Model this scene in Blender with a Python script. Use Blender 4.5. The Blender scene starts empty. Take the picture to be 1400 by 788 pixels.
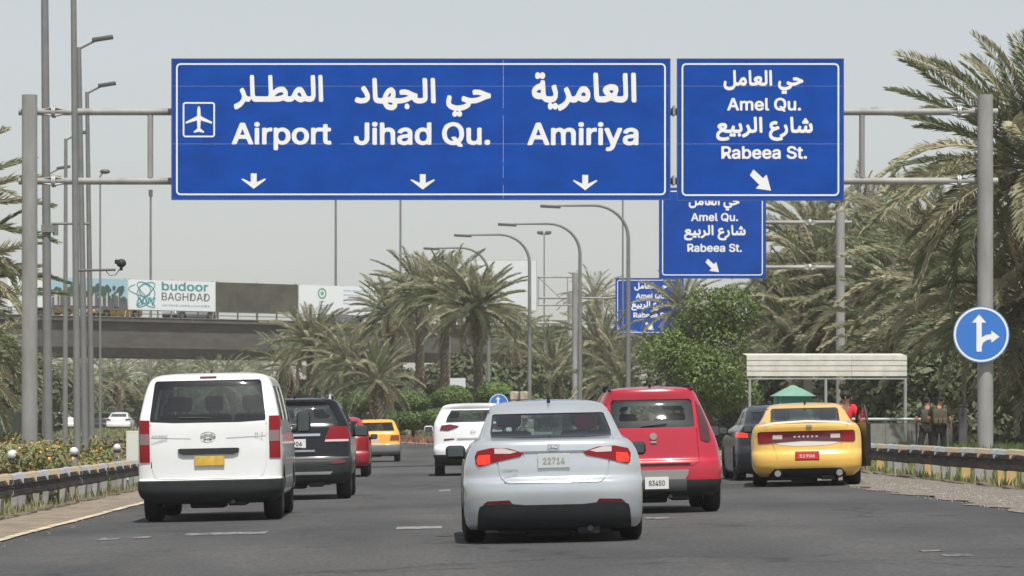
import bpy, bmesh, math, random
from mathutils import Vector, Matrix
R_=math.radians
SC=bpy.context.scene
COL=SC.collection
HAZE=.00022
F=4935.0; HZ=582.0; VPX=600.0; EYE=1.2          # focal length in photo pixels, horizon row, vanishing column, eye height
# ---------------------------------------------------------------- camera, sky, sun, exposure
cam=bpy.data.cameras.new('camera'); camo=bpy.data.objects.new('camera',cam); COL.objects.link(camo)
camo.location=(0,0,EYE); camo.rotation_euler=(math.pi/2,0,0)
cam.sensor_width=36; cam.lens=36*F/1400; cam.shift_x=(700-VPX)/1400; cam.shift_y=(HZ-394)/1400
cam.clip_start=0.5; cam.clip_end=6000
SC.camera=camo
cam.dof.use_dof=True; cam.dof.focus_distance=52; cam.dof.aperture_fstop=9
SUN_DIR=Vector((0.14,-0.58,1.25)).normalized()
SUN_EL=math.asin(SUN_DIR.z); SUN_ROT=math.atan2(SUN_DIR.x,SUN_DIR.y)
w=bpy.data.worlds.new('World'); SC.world=w; w.use_nodes=True
nt=w.node_tree; nt.nodes.clear()
sky=nt.nodes.new('ShaderNodeTexSky'); sky.sky_type='NISHITA'; sky.sun_disc=False
sky.sun_elevation=SUN_EL; sky.sun_rotation=SUN_ROT; sky.altitude=30; sky.air_density=1.0; sky.dust_density=1.2; sky.ozone_density=1.0
hsv=nt.nodes.new('ShaderNodeHueSaturation'); hsv.inputs['Saturation'].default_value=0.30; hsv.inputs['Value'].default_value=1.0
bg=nt.nodes.new('ShaderNodeBackground'); bg.inputs['Strength'].default_value=0.098
out=nt.nodes.new('ShaderNodeOutputWorld')
nt.links.new(sky.outputs[0],hsv.inputs['Color']); nt.links.new(hsv.outputs[0],bg.inputs['Color']); nt.links.new(bg.outputs[0],out.inputs['Surface'])
sl=bpy.data.lights.new('sun','SUN'); sl.energy=4.3; sl.angle=R_(0.5); sl.color=(1.0,0.95,0.87)
so=bpy.data.objects.new('sun',sl); COL.objects.link(so); so.rotation_euler=SUN_DIR.to_track_quat('Z','Y').to_euler(); so.location=(0,0,60)
SC.view_settings.view_transform='Standard'; SC.view_settings.look='None'; SC.view_settings.gamma=1; SC.view_settings.exposure=0.27
SC.render.engine='CYCLES'
try:
    SC.cycles.max_bounces=6; SC.cycles.transparent_max_bounces=12; SC.cycles.volume_bounces=1
except Exception: pass

def PX(px,Y): return (px-VPX)*Y/F
def PZ(py,Y): return EYE+(HZ-py)*Y/F
def sm(t): t=min(1,max(0,t)); return t*t*(3-2*t)
def H(x,y):
    t=.022*min(9,max(-6.5,x))
    if x<-6.5: t+=sm((-6.5-x)/3)*.12
    f=1-sm((y-110)/80)
    return t*f+.75*sm((y-150)/120)

# ---------------------------------------------------------------- materials
MATS={}
def mat(name,col,rough=.6,metal=0,coat=0,spec=.5,var=0,scale=4,bump=0,bscale=60,rand=0,emit=None,trans=0,col2=None,stretch=(1,1,1),lo=.35,hi=.65,coord='Object'):
    if name in MATS: return MATS[name]
    m=bpy.data.materials.new(name); m.use_nodes=True; n=m.node_tree; b=n.nodes['Principled BSDF']
    b.inputs['Base Color'].default_value=(*col,1); b.inputs['Roughness'].default_value=rough; b.inputs['Metallic'].default_value=metal
    b.inputs['Coat Weight'].default_value=coat; b.inputs['Coat Roughness'].default_value=.06; b.inputs['Specular IOR Level'].default_value=spec
    tc=n.nodes.new('ShaderNodeTexCoord'); mp=n.nodes.new('ShaderNodeMapping'); mp.inputs['Scale'].default_value=stretch
    n.links.new(tc.outputs[coord],mp.inputs[0])
    last=None
    if var or col2:
        no=n.nodes.new('ShaderNodeTexNoise'); no.inputs['Scale'].default_value=scale; no.inputs['Detail'].default_value=6; no.inputs['Roughness'].default_value=.6
        n.links.new(mp.outputs[0],no.inputs['Vector'])
        mr=n.nodes.new('ShaderNodeMapRange'); mr.inputs[1].default_value=lo; mr.inputs[2].default_value=hi
        n.links.new(no.outputs['Fac'],mr.inputs[0])
        mx=n.nodes.new('ShaderNodeMix'); mx.data_type='RGBA'
        c2=col2 if col2 else tuple(c*(1-var) for c in col); c1=col if col2 else tuple(min(1,c*(1+var)) for c in col)
        mx.inputs[6].default_value=(*c1,1); mx.inputs[7].default_value=(*c2,1)
        n.links.new(mr.outputs[0],mx.inputs[0]); last=mx.outputs[2]
    if rand:
        oi=n.nodes.new('ShaderNodeObjectInfo'); hs=n.nodes.new('ShaderNodeHueSaturation')
        mr=n.nodes.new('ShaderNodeMapRange'); mr.inputs[3].default_value=1-rand; mr.inputs[4].default_value=1+rand
        n.links.new(oi.outputs['Random'],mr.inputs[0]); n.links.new(mr.outputs[0],hs.inputs['Value'])
        if last: n.links.new(last,hs.inputs['Color'])
        else: hs.inputs['Color'].default_value=(*col,1)
        last=hs.outputs[0]
    if last: n.links.new(last,b.inputs['Base Color'])
    if bump:
        nb=n.nodes.new('ShaderNodeTexNoise'); nb.inputs['Scale'].default_value=bscale; nb.inputs['Detail'].default_value=4
        n.links.new(mp.outputs[0],nb.inputs['Vector'])
        bm_=n.nodes.new('ShaderNodeBump'); bm_.inputs['Strength'].default_value=bump; bm_.inputs['Distance'].default_value=.02
        n.links.new(nb.outputs['Fac'],bm_.inputs['Height']); n.links.new(bm_.outputs[0],b.inputs['Normal'])
    if emit:
        b.inputs['Emission Color'].default_value=(*emit[0],1); b.inputs['Emission Strength'].default_value=emit[1]
    if trans:
        tr=n.nodes.new('ShaderNodeBsdfTranslucent'); ms=n.nodes.new('ShaderNodeMixShader'); ms.inputs[0].default_value=trans
        if last: n.links.new(last,tr.inputs[0])
        else: tr.inputs[0].default_value=(*col,1)
        n.links.new(b.outputs[0],ms.inputs[1]); n.links.new(tr.outputs[0],ms.inputs[2]); n.links.new(ms.outputs[0],n.nodes['Material Output'].inputs[0])
    MATS[name]=m; return m
def glassmat(name,tint,refl=.95,ior=1.5):
    if name in MATS: return MATS[name]
    m=bpy.data.materials.new(name); m.use_nodes=True; n=m.node_tree; n.nodes.clear()
    t=n.nodes.new('ShaderNodeBsdfTransparent'); t.inputs[0].default_value=(*tint,1)
    g=n.nodes.new('ShaderNodeBsdfGlossy'); g.inputs['Roughness'].default_value=.04; g.inputs[0].default_value=(refl,refl,refl,1)
    f=n.nodes.new('ShaderNodeFresnel'); f.inputs[0].default_value=ior
    x=n.nodes.new('ShaderNodeMixShader'); o=n.nodes.new('ShaderNodeOutputMaterial')
    ge=n.nodes.new('ShaderNodeNewGeometry'); mu=n.nodes.new('ShaderNodeMath'); mu.operation='SUBTRACT'; mu.use_clamp=True   # only the outward face of the pane reflects
    n.links.new(f.outputs[0],mu.inputs[0]); n.links.new(ge.outputs['Backfacing'],mu.inputs[1]); n.links.new(mu.outputs[0],x.inputs[0]); n.links.new(t.outputs[0],x.inputs[1]); n.links.new(g.outputs[0],x.inputs[2]); n.links.new(x.outputs[0],o.inputs[0])
    MATS[name]=m; return m

# ---------------------------------------------------------------- building helpers
WORK=bpy.data.scenes.new('workbench')            # scratch scene: modifiers are evaluated here, away from the big one; removed at the end
def baked(o):
    WORK.view_layers[0].update(); dg=WORK.view_layers[0].depsgraph
    me=bpy.data.meshes.new_from_object(o.evaluated_get(dg)); return me
def fin(o,label=None,cat=None,group=None,kind=None):
    if label: o['label']=label
    if cat: o['category']=cat
    if group: o['group']=group
    if kind: o['kind']=kind
    return o
def thing(name,label,cat,loc=(0,0,0),rz=0,group=None,rot=None):
    o=bpy.data.objects.new(name,None); COL.objects.link(o); o.empty_display_size=.3
    o.location=loc; o.rotation_euler=rot if rot else (0,0,rz)
    return fin(o,label,cat,group)
def link(name,me,parent=None,loc=None,rot=None,sc=None):
    o=bpy.data.objects.new(name,me); COL.objects.link(o)
    if parent: o.parent=parent
    if loc is not None: o.location=loc
    if rot is not None: o.rotation_euler=rot
    if sc is not None: o.scale=(sc,sc,sc) if isinstance(sc,(int,float)) else sc
    return o
class MB:
    def __init__(s): s.v=[]; s.f=[]; s.m=[]
    def add(s,vs,fs,mi=0):
        k=len(s.v); s.v+= [tuple(v) for v in vs]; s.f+=[tuple(i+k for i in f) for f in fs]; s.m+=[mi]*len(fs); return s
    def box(s,x0,x1,y0,y1,z0,z1,mi=0,bev=0):
        if bev:
            b=bev
            bm=bmesh.new(); bmesh.ops.create_cube(bm,size=1)
            for v in bm.verts: v.co=Vector(((x0+x1)/2+v.co.x*(x1-x0),(y0+y1)/2+v.co.y*(y1-y0),(z0+z1)/2+v.co.z*(z1-z0)))
            bmesh.ops.bevel(bm,geom=bm.edges[:],offset=b,segments=2,affect='EDGES',profile=.5)
            bm.verts.index_update()
            s.add([v.co for v in bm.verts],[[v.index for v in f.verts] for f in bm.faces],mi); bm.free(); return s
        return s.add([(x0,y0,z0),(x1,y0,z0),(x1,y1,z0),(x0,y1,z0),(x0,y0,z1),(x1,y0,z1),(x1,y1,z1),(x0,y1,z1)],
            [(0,3,2,1),(4,5,6,7),(0,1,5,4),(1,2,6,5),(2,3,7,6),(3,0,4,7)],mi)
    def tube(s,pts,r,n=10,mi=0,cap=True):
        pts=[Vector(p) for p in pts]; rs=r if isinstance(r,(list,tuple)) else [r]*len(pts)
        k=len(s.v); up=Vector((0,0,1)); N=len(pts)
        prev=None; vs=[]
        for i,p in enumerate(pts):
            d=(pts[min(i+1,N-1)]-pts[max(i-1,0)]).normalized()
            if prev is None:
                a=d.cross(up)
                if a.length<.05: a=d.cross(Vector((0,1,0)))
                a.normalize()
            else:
                a=(prev-d*prev.dot(d)).normalized()
            b=d.cross(a); prev=a
            for j in range(n):
                t=2*math.pi*j/n; vs.append(p+(a*math.cos(t)+b*math.sin(t))*rs[i])
        fs=[]
        for i in range(N-1):
            for j in range(n):
                q=(j+1)%n; fs.append((i*n+j,i*n+q,(i+1)*n+q,(i+1)*n+j))
        if cap: fs.append(tuple(range(n))[::-1]); fs.append(tuple((N-1)*n+j for j in range(n)))
        return s.add(vs,fs,mi)
    def prism(s,poly,a0,a1,axis='y',mi=0):
        n=len(poly)
        def P(p,a): return (p[0],a,p[1]) if axis=='y' else ((a,p[0],p[1]) if axis=='x' else (p[0],p[1],a))
        vs=[P(p,a0) for p in poly]+[P(p,a1) for p in poly]
        fs=[tuple(range(n)),tuple(range(2*n-1,n-1,-1))]+[(i,(i+1)%n+0,(i+1)%n+n,i+n)[::-1] for i in range(n)]
        return s.add(vs,fs,mi)
    def sph(s,c,r,seg=12,rings=8,mi=0):
        rx,ry,rz=(r,r,r) if isinstance(r,(int,float)) else r
        vs=[(c[0],c[1],c[2]-rz)]; 
        for i in range(1,rings):
            t=math.pi*i/rings
            for j in range(seg):
                p=2*math.pi*j/seg; vs.append((c[0]+rx*math.sin(t)*math.cos(p),c[1]+ry*math.sin(t)*math.sin(p),c[2]-rz*math.cos(t)))
        vs.append((c[0],c[1],c[2]+rz)); fs=[]
        for j in range(seg): fs.append((0,1+(j+1)%seg,1+j))
        for i in range(rings-2):
            for j in range(seg):
                a=1+i*seg; fs.append((a+j,a+(j+1)%seg,a+seg+(j+1)%seg,a+seg+j))
        a=1+(rings-2)*seg; L=len(vs)-1
        for j in range(seg): fs.append((a+j,a+(j+1)%seg,L))
        return s.add(vs,fs,mi)
    def mesh(s,name,mats,smooth=None,fix=True):
        me=bpy.data.meshes.new(name); me.from_pydata(s.v,[],s.f)
        for m in (mats if isinstance(mats,(list,tuple)) else [mats]): me.materials.append(m)
        if any(s.m): me.polygons.foreach_set('material_index',s.m)
        if fix:
            bm=bmesh.new(); bm.from_mesh(me); bmesh.ops.recalc_face_normals(bm,faces=bm.faces[:]); bm.to_mesh(me); bm.free()
        if smooth is not None:
            me.polygons.foreach_set('use_smooth',[True]*len(me.polygons)); me.set_sharp_from_angle(angle=R_(smooth))
        me.update(); return me
    def obj(s,name,mats,parent=None,smooth=None,**k): return link(name,s.mesh(name,mats,smooth),parent,**k)
def copy_thing(src,loc,rz=None,label=None,group=None,scale=None):
    r=src.copy(); COL.objects.link(r); r.location=loc
    if rz is not None: r.rotation_euler=(0,0,rz)
    if scale: r.scale=(scale,)*3
    if label: r['label']=label
    if group: r['group']=group
    for ch in list(src.children):
        c=ch.copy(); COL.objects.link(c); c.parent=r
        for g in list(ch.children):
            d=g.copy(); COL.objects.link(d); d.parent=c
    return r

# ---------------------------------------------------------------- traced lettering (outline points x, y, x, y ... of each loop)
WORDS = {
'airport': (447, 142, 32, [[110,141,115,142,119,140,123,137,125,133,126,127,124,123,121,120,116,118,111,117,107,119,104,121,101,125,101,132,102,135,105,139],[40,138,55,138,58,137,60,134,96,36,96,31,93,29,80,29,77,30,75,32,66,56,57,57,31,57,22,32,19,30,5,29,1,30,0,32,2,40,36,134],[413,130,425,131,428,130,430,127,431,113,441,113,446,109,445,96,441,94,432,94,430,92,430,52,432,48,433,47,441,48,445,45,447,40,447,32,446,30,442,28,429,28,420,31,414,37,411,43,410,48,410,92,408,94,403,94,387,94,382,91,379,88,376,79,376,32,375,30,371,29,360,29,357,30,356,32,356,109,358,112,361,113,371,113,377,109,383,112,389,114,408,113,410,114,410,127],[167,113,177,114,182,111,182,97,182,95,178,94,169,94,164,92,161,90,158,86,156,73,156,32,154,30,149,29,140,29,137,30,136,32,136,109,138,111,141,113,151,113,157,109],[221,113,230,114,238,112,249,106,254,102,258,96,262,87,263,77,264,64,262,53,258,45,248,34,239,29,229,27,219,28,209,32,208,31,208,22,208,5,207,2,203,0,193,0,189,2,188,4,188,109,189,111,192,113,203,113,206,111,209,108,215,112],[301,113,316,113,325,110,331,106,340,97,343,91,346,82,347,72,346,59,342,47,337,40,331,34,322,30,314,28,305,27,298,28,285,34,277,42,272,50,270,60,269,71,270,83,275,95,280,102,285,107,293,111],[106,112,118,113,122,111,123,109,123,35,123,31,120,29,107,29,103,32,103,108,103,110],[48,106,38,78,39,77,48,77,57,77,58,78],[222,94,216,92,213,88,210,83,208,72,209,63,211,56,216,49,221,47,228,46,234,49,239,54,242,64,243,73,240,84,235,91,231,94],[306,94,299,92,294,87,291,79,290,69,291,60,296,51,301,47,309,46,316,48,321,53,325,64,326,72,324,82,319,90,313,94]]),
'jihad': (612, 122, 13, [[90,122,95,122,100,121,104,118,106,114,105,105,102,101,98,99,92,98,88,99,84,103,81,106,81,113,82,116,86,120],[437,120,447,121,455,120,464,118,472,114,484,102,490,93,493,85,495,66,494,49,489,35,480,21,489,7,489,3,487,1,483,0,473,0,467,3,461,10,447,8,438,9,429,11,420,16,410,23,405,31,398,46,396,59,396,71,399,85,404,97,410,106,417,112,427,117],[51,119,65,119,68,118,69,115,69,42,68,32,65,25,57,15,49,11,39,8,28,9,21,11,14,14,6,21,1,30,0,37,0,49,5,53,17,52,20,50,22,36,28,29,34,28,39,28,43,31,46,34,48,44,48,115,49,117],[120,119,132,119,136,117,138,90,152,95,162,94,173,90,181,82,184,75,185,67,185,12,181,10,176,10,170,10,166,12,165,53,164,65,161,72,154,75,144,73,139,68,137,61,137,13,132,10,122,10,117,12,116,115,118,118],[332,119,344,120,347,118,348,116,348,13,347,11,344,10,336,10,331,11,328,14,318,9,311,8,302,9,293,12,287,16,282,20,278,26,275,34,273,44,273,55,276,72,280,80,286,86,293,91,299,93,307,95,315,94,327,90,328,90,328,115,329,117],[441,100,431,96,425,90,419,80,417,67,419,51,421,45,425,38,435,31,441,29,447,29,447,30,438,43,438,47,441,49,455,50,459,48,465,40,467,39,472,49,474,62,472,77,470,85,466,91,460,97,454,100,448,101],[224,94,234,95,247,92,255,86,261,79,263,66,263,12,259,10,252,10,248,10,242,13,235,9,229,8,217,9,204,14,199,18,196,24,194,32,194,41,197,48,201,53,211,58,240,63,243,65,240,72,235,76,228,75,223,74,216,67,212,65,201,68,196,70,196,73,198,77,204,85,216,92],[87,93,99,94,103,90,103,15,102,11,99,10,88,10,83,13,83,89,84,91],[509,93,521,94,524,92,526,90,526,39,529,32,534,29,539,28,546,29,550,32,553,38,554,44,554,89,556,92,559,94,569,94,574,91,574,67,574,12,570,10,560,10,556,11,554,14,540,9,533,9,524,11,518,14,512,18,509,23,506,31,505,89,506,91],[308,75,302,73,296,66,294,57,294,45,297,35,302,30,307,28,314,28,320,30,325,37,328,46,328,56,325,65,321,72,315,75],[242,45,224,42,218,40,216,38,215,34,216,31,219,28,229,27,237,30,242,37,243,44],[595,34,601,35,606,34,610,31,612,27,612,16,609,12,605,10,599,9,594,10,590,13,587,17,587,27,590,31]]),
'amiriya': (486, 142, 32, [[232,141,241,140,245,137,247,133,247,124,243,120,238,118,230,118,225,121,223,125,223,132,224,136,227,139],[317,141,321,142,326,140,330,137,332,133,332,126,331,123,328,120,323,118,315,118,311,121,308,125,309,135,312,139],[40,138,55,139,58,137,60,134,96,36,96,31,92,29,80,29,77,30,75,32,66,56,57,57,31,57,22,32,19,30,5,29,1,30,0,32,2,40,36,134],[134,113,142,114,147,113,154,110,160,105,174,113,187,114,193,113,201,109,206,104,209,99,212,87,211,31,207,29,196,29,192,32,191,83,189,90,184,94,175,94,171,92,169,87,167,80,167,48,167,33,166,31,162,29,152,29,148,31,146,87,142,93,138,95,133,94,127,90,123,81,123,31,120,29,116,29,107,29,103,31,103,109,107,113,117,113,124,109],[289,113,299,114,303,112,304,97,303,95,299,94,291,94,285,92,280,85,278,80,278,33,276,30,271,29,262,29,259,30,258,32,258,109,260,111,263,113,273,113,279,109],[447,113,457,114,465,112,476,107,482,100,485,94,486,86,485,31,481,29,470,29,464,32,454,28,438,28,426,33,422,37,418,43,417,50,417,60,419,66,423,72,435,78,463,83,465,84,464,89,462,92,459,94,454,95,444,93,438,86,434,84,425,86,419,89,419,92,420,96,426,104,436,111],[228,112,240,113,245,109,245,33,244,31,242,29,229,29,226,30,225,32,225,106,225,110],[313,112,325,113,329,111,330,109,330,33,329,30,325,29,314,29,310,32,310,108,310,110],[340,112,353,113,358,110,375,63,377,64,394,110,397,113,401,113,410,113,414,110,414,104,392,48,381,17,377,11,373,7,366,2,359,0,348,0,343,3,342,8,345,17,349,20,355,19,358,20,361,23,364,32,337,104,337,110],[47,106,38,78,39,77,49,77,57,77,58,78,49,105,48,106],[464,64,446,62,440,60,437,54,438,50,440,48,445,46,450,46,459,49,464,56,465,62]]),
'amel': (595, 121, 13, [[419,120,429,121,438,120,453,114,461,108,466,102,471,94,474,85,477,70,475,48,471,35,462,21,470,8,471,3,468,1,465,0,454,0,449,3,442,10,432,8,419,9,411,11,402,15,393,22,388,28,383,36,380,46,378,63,379,78,384,95,391,105,399,112,408,117],[40,119,55,119,60,116,96,17,96,12,92,10,80,9,77,10,75,13,66,37,57,38,31,38,22,13,19,10,5,10,1,11,0,13,1,18,36,115],[309,119,321,119,325,116,326,31,327,28,333,28,336,26,339,17,338,12,331,9,322,9,314,12,308,17,306,23,305,112,306,117],[423,100,412,96,406,89,401,78,399,68,399,58,401,50,407,38,416,31,428,28,429,30,420,42,420,46,422,49,436,49,440,47,446,40,448,39,453,46,456,61,455,76,452,84,448,91,443,95,436,99,430,100],[134,94,139,95,147,94,154,91,160,86,168,91,174,94,187,95,193,93,201,89,209,80,212,67,211,12,207,10,196,10,192,13,191,64,190,70,185,74,180,76,175,75,171,72,169,68,167,60,167,31,167,15,166,11,162,10,154,9,150,10,147,12,146,68,144,72,141,74,137,75,132,75,126,70,123,62,123,12,120,10,116,9,107,10,103,12,103,91,107,93,117,94,124,90],[253,94,262,95,271,93,278,90,287,83,292,75,295,66,296,47,295,45,291,43,244,42,243,41,245,35,251,29,260,27,269,29,275,36,279,38,289,36,293,35,295,32,294,28,292,23,283,14,274,10,268,8,258,8,245,10,234,17,228,24,223,34,221,44,221,59,224,70,228,78,235,86,244,92],[491,93,503,93,507,90,508,39,511,32,515,29,522,28,527,29,531,32,534,37,536,46,536,89,537,92,541,94,551,93,555,91,556,66,556,15,555,12,551,10,541,10,538,11,535,14,522,9,512,9,505,11,498,14,492,21,488,32,487,89,488,92],[47,86,38,59,39,57,49,57,57,58,58,59,49,86,48,87],[256,75,251,74,248,71,243,63,244,62,261,62,273,62,274,64,271,69,267,73,261,75],[577,34,582,35,586,34,591,31,594,27,595,19,594,16,591,12,586,9,582,9,576,10,572,12,569,17,568,24,570,28,573,32]]),
'rabeea': (688, 113, 5, [[558,112,569,113,576,112,584,110,592,106,601,97,605,87,605,80,601,78,588,78,585,80,581,89,576,92,568,93,560,93,555,91,551,87,549,83,550,77,554,73,561,70,585,63,592,59,601,52,604,47,606,42,607,29,606,22,602,15,597,10,588,4,582,2,573,0,555,1,541,6,536,10,530,17,525,27,526,35,530,37,534,37,544,36,546,34,548,28,551,25,554,23,561,20,570,20,577,22,582,25,586,30,586,36,581,42,573,45,554,51,543,55,534,62,529,70,528,77,528,85,531,95,537,102,542,106,551,111],[4,111,41,112,51,111,64,106,74,95,78,81,77,65,73,56,63,45,81,9,81,5,80,3,77,2,62,2,58,5,42,34,40,36,21,4,17,2,7,2,1,4,0,102,0,108],[170,111,182,112,186,109,187,82,188,81,200,87,207,87,215,86,227,80,236,70,241,54,242,35,238,20,230,10,220,3,208,0,198,1,188,6,184,3,181,2,171,2,167,4,166,105,167,109],[622,103,634,104,638,103,640,100,641,86,651,86,655,83,655,69,651,67,642,67,640,65,640,31,640,23,642,21,651,21,655,18,657,10,657,4,653,2,648,1,635,2,626,7,622,11,620,16,619,25,619,65,618,67,613,67,609,69,608,78,609,84,613,86,618,86,619,87,620,100],[22,91,21,63,22,61,44,61,50,63,53,65,56,71,57,78,56,83,52,89,44,92],[114,86,126,87,136,84,145,78,151,71,153,59,153,4,149,2,139,2,132,5,122,1,114,0,106,1,99,3,93,7,88,11,86,16,84,24,84,34,86,38,90,44,103,51,131,56,133,57,130,64,127,67,124,68,118,68,113,66,109,63,106,59,102,57,91,60,87,62,86,66,89,71,95,78,104,84],[279,86,289,87,299,85,306,81,312,76,318,69,321,60,323,39,322,37,318,36,271,35,269,32,272,26,278,21,288,19,297,22,302,29,305,31,315,29,320,27,321,24,321,20,317,13,308,5,296,1,282,0,272,3,262,8,253,18,249,29,247,38,248,50,251,63,256,72,262,79,271,84],[361,86,371,87,379,85,387,81,395,74,401,64,403,57,403,39,402,37,398,36,351,34,350,32,353,26,359,21,369,19,378,22,383,29,386,30,398,28,401,26,402,24,402,20,399,14,389,6,376,1,365,0,352,3,342,9,334,18,330,28,328,36,329,52,332,64,336,72,344,80,353,85],[438,86,450,87,459,85,468,79,475,71,477,63,478,57,477,5,473,2,462,2,456,5,446,1,433,0,425,2,418,6,412,11,410,16,408,22,408,34,410,39,415,45,427,51,455,56,457,57,455,64,452,67,448,68,437,66,430,59,426,57,416,59,411,62,412,69,419,78,429,84],[201,67,196,66,190,59,187,47,187,39,190,28,193,23,199,20,207,20,213,22,218,28,221,38,221,47,219,57,214,64,209,67],[282,67,275,64,269,55,271,54,288,54,300,54,301,55,300,58,294,66,288,68],[363,68,357,65,352,60,350,55,352,54,369,54,380,54,382,55,381,57,378,62,374,66,368,68],[456,37,438,35,432,32,429,27,430,23,432,21,442,19,447,20,451,22,456,29,457,35],[126,36,114,35,106,31,105,27,106,23,109,21,113,19,123,20,129,24,132,30,133,36,132,37],[671,26,675,27,680,26,685,23,688,19,688,12,687,8,684,4,680,2,675,1,670,2,666,5,662,9,663,19,666,24]]),
'budoor': (463, 111, 5, [[4,111,16,111,20,109,21,83,22,81,29,85,35,86,48,86,61,79,69,70,75,55,75,36,72,21,67,13,63,9,54,3,44,0,32,1,22,5,15,2,5,2,1,4,0,105,1,109],[222,111,234,111,238,109,238,107,238,5,237,3,234,2,224,1,220,3,218,6,209,1,201,0,192,1,183,4,177,8,170,15,165,27,163,46,166,62,170,71,174,76,186,84,193,86,202,87,209,85,217,81,218,82,218,108],[280,86,296,85,309,80,318,70,322,64,324,55,325,37,323,27,320,19,316,13,309,7,302,3,293,0,278,1,265,6,254,17,251,23,248,32,248,54,250,61,254,69,259,76,265,80,274,85],[363,86,371,86,381,85,388,82,395,77,403,66,406,59,408,49,407,31,401,17,396,10,389,5,382,2,375,0,360,1,346,7,337,17,331,32,330,47,331,55,337,69,347,80,353,83],[447,86,458,86,463,84,463,70,462,68,459,66,446,65,442,63,439,59,438,53,437,5,435,2,431,2,422,2,419,3,417,5,417,82,422,85,432,86,438,82],[88,85,101,85,105,82,105,34,107,27,109,23,113,21,118,20,125,21,129,24,132,29,133,37,133,81,135,84,138,85,149,86,153,83,154,57,154,7,153,4,149,2,139,2,133,6,127,3,119,1,111,1,103,3,97,6,91,11,87,18,85,24,85,81,86,83],[35,67,28,64,23,57,20,47,21,38,23,30,27,23,34,19,41,19,48,23,51,28,55,40,55,48,53,56,47,64,42,67],[198,67,192,65,187,58,184,50,184,38,187,29,191,23,195,20,204,19,211,22,215,29,218,38,218,48,216,57,211,64,206,67],[284,67,279,66,273,60,269,50,269,40,271,30,276,23,281,20,288,19,296,22,301,28,304,38,304,46,302,56,298,63,292,67],[366,67,361,65,355,58,352,49,351,39,354,30,359,23,364,20,372,19,379,22,384,28,387,38,387,47,384,57,379,64,373,67]]),
'baghdad': (675, 108, 2, [[222,108,240,107,248,105,256,101,268,88,274,75,273,73,271,71,260,71,257,74,253,82,249,86,245,89,237,92,222,91,216,89,209,84,203,73,200,57,200,47,202,38,207,27,214,21,223,17,235,16,243,18,249,21,252,25,256,31,258,39,257,40,241,41,235,41,232,45,232,53,235,56,271,56,274,55,275,53,275,40,272,27,270,22,264,15,253,5,244,1,237,0,222,0,213,3,206,7,200,12,192,21,185,37,184,48,184,61,185,72,190,84,195,91,203,99,212,104],[3,107,48,106,58,102,66,95,71,85,71,73,67,64,60,57,70,48,75,39,76,29,74,21,72,16,66,10,61,5,50,2,5,1,1,3,0,99,0,104],[122,107,135,107,137,106,139,103,175,5,174,3,172,1,161,1,158,5,149,29,137,29,111,29,109,28,101,5,99,2,87,1,84,3,83,5,118,100,120,105],[294,107,305,107,308,104,308,65,312,63,357,63,358,65,358,105,361,107,368,107,372,106,374,105,375,5,373,2,370,1,361,1,358,5,358,46,356,47,309,47,308,4,305,1,295,1,292,3,291,6,291,103],[398,107,402,107,404,106,405,104,405,97,407,96,408,104,411,107,433,107,446,105,458,99,469,89,476,74,478,65,479,51,475,32,468,18,461,11,455,7,441,2,412,1,407,4,402,1,398,1,396,3,394,7,395,103,395,105],[526,107,539,107,543,104,579,5,578,3,576,1,564,2,561,5,553,29,541,29,514,29,505,5,503,2,501,1,491,1,487,4,522,101,524,105],[594,107,598,107,601,105,602,97,603,96,604,97,604,105,608,107,630,107,641,105,655,99,664,90,670,81,673,74,675,55,673,35,670,28,664,19,653,9,648,5,639,3,630,1,608,1,603,4,598,1,592,3,591,7,591,103],[18,91,17,65,18,63,41,62,46,63,51,66,54,70,55,77,55,83,51,88,42,91],[431,91,415,18,417,16,429,16,444,19,453,25,458,33,462,47,462,65,458,77,453,84,442,90,435,91],[628,91,626,90,611,18,613,16,626,16,640,19,649,25,656,36,658,48,658,64,654,76,649,84,640,89],[129,85,116,47,117,45,130,45,142,45,143,47,130,84],[533,85,519,47,521,45,533,45,545,45,547,47],[18,47,18,17,41,16,50,18,55,20,58,26,59,33,57,40,53,44,47,46,42,47]]),
'kia': (242, 110, 3, [[4,110,17,110,21,108,21,69,23,67,62,108,66,110,76,110,81,110,84,109,85,105,84,102,47,63,47,61,55,50,85,8,86,4,85,2,80,0,26,0,5,0,1,2,0,102,1,107],[92,110,137,110,143,108,143,93,139,90,128,90,126,89,126,22,128,20,139,20,143,17,143,4,139,0,93,0,88,4,88,16,89,18,93,20,104,20,105,22,105,89,104,90,93,90,88,93,88,106,89,108],[186,110,201,110,205,108,242,8,241,3,239,1,226,0,223,1,220,4,211,28,203,28,177,28,175,27,166,2,162,0,151,0,147,2,145,4,148,15,181,106],[193,78,183,50,185,48,194,48,202,48,204,50,194,77]]),
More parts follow.
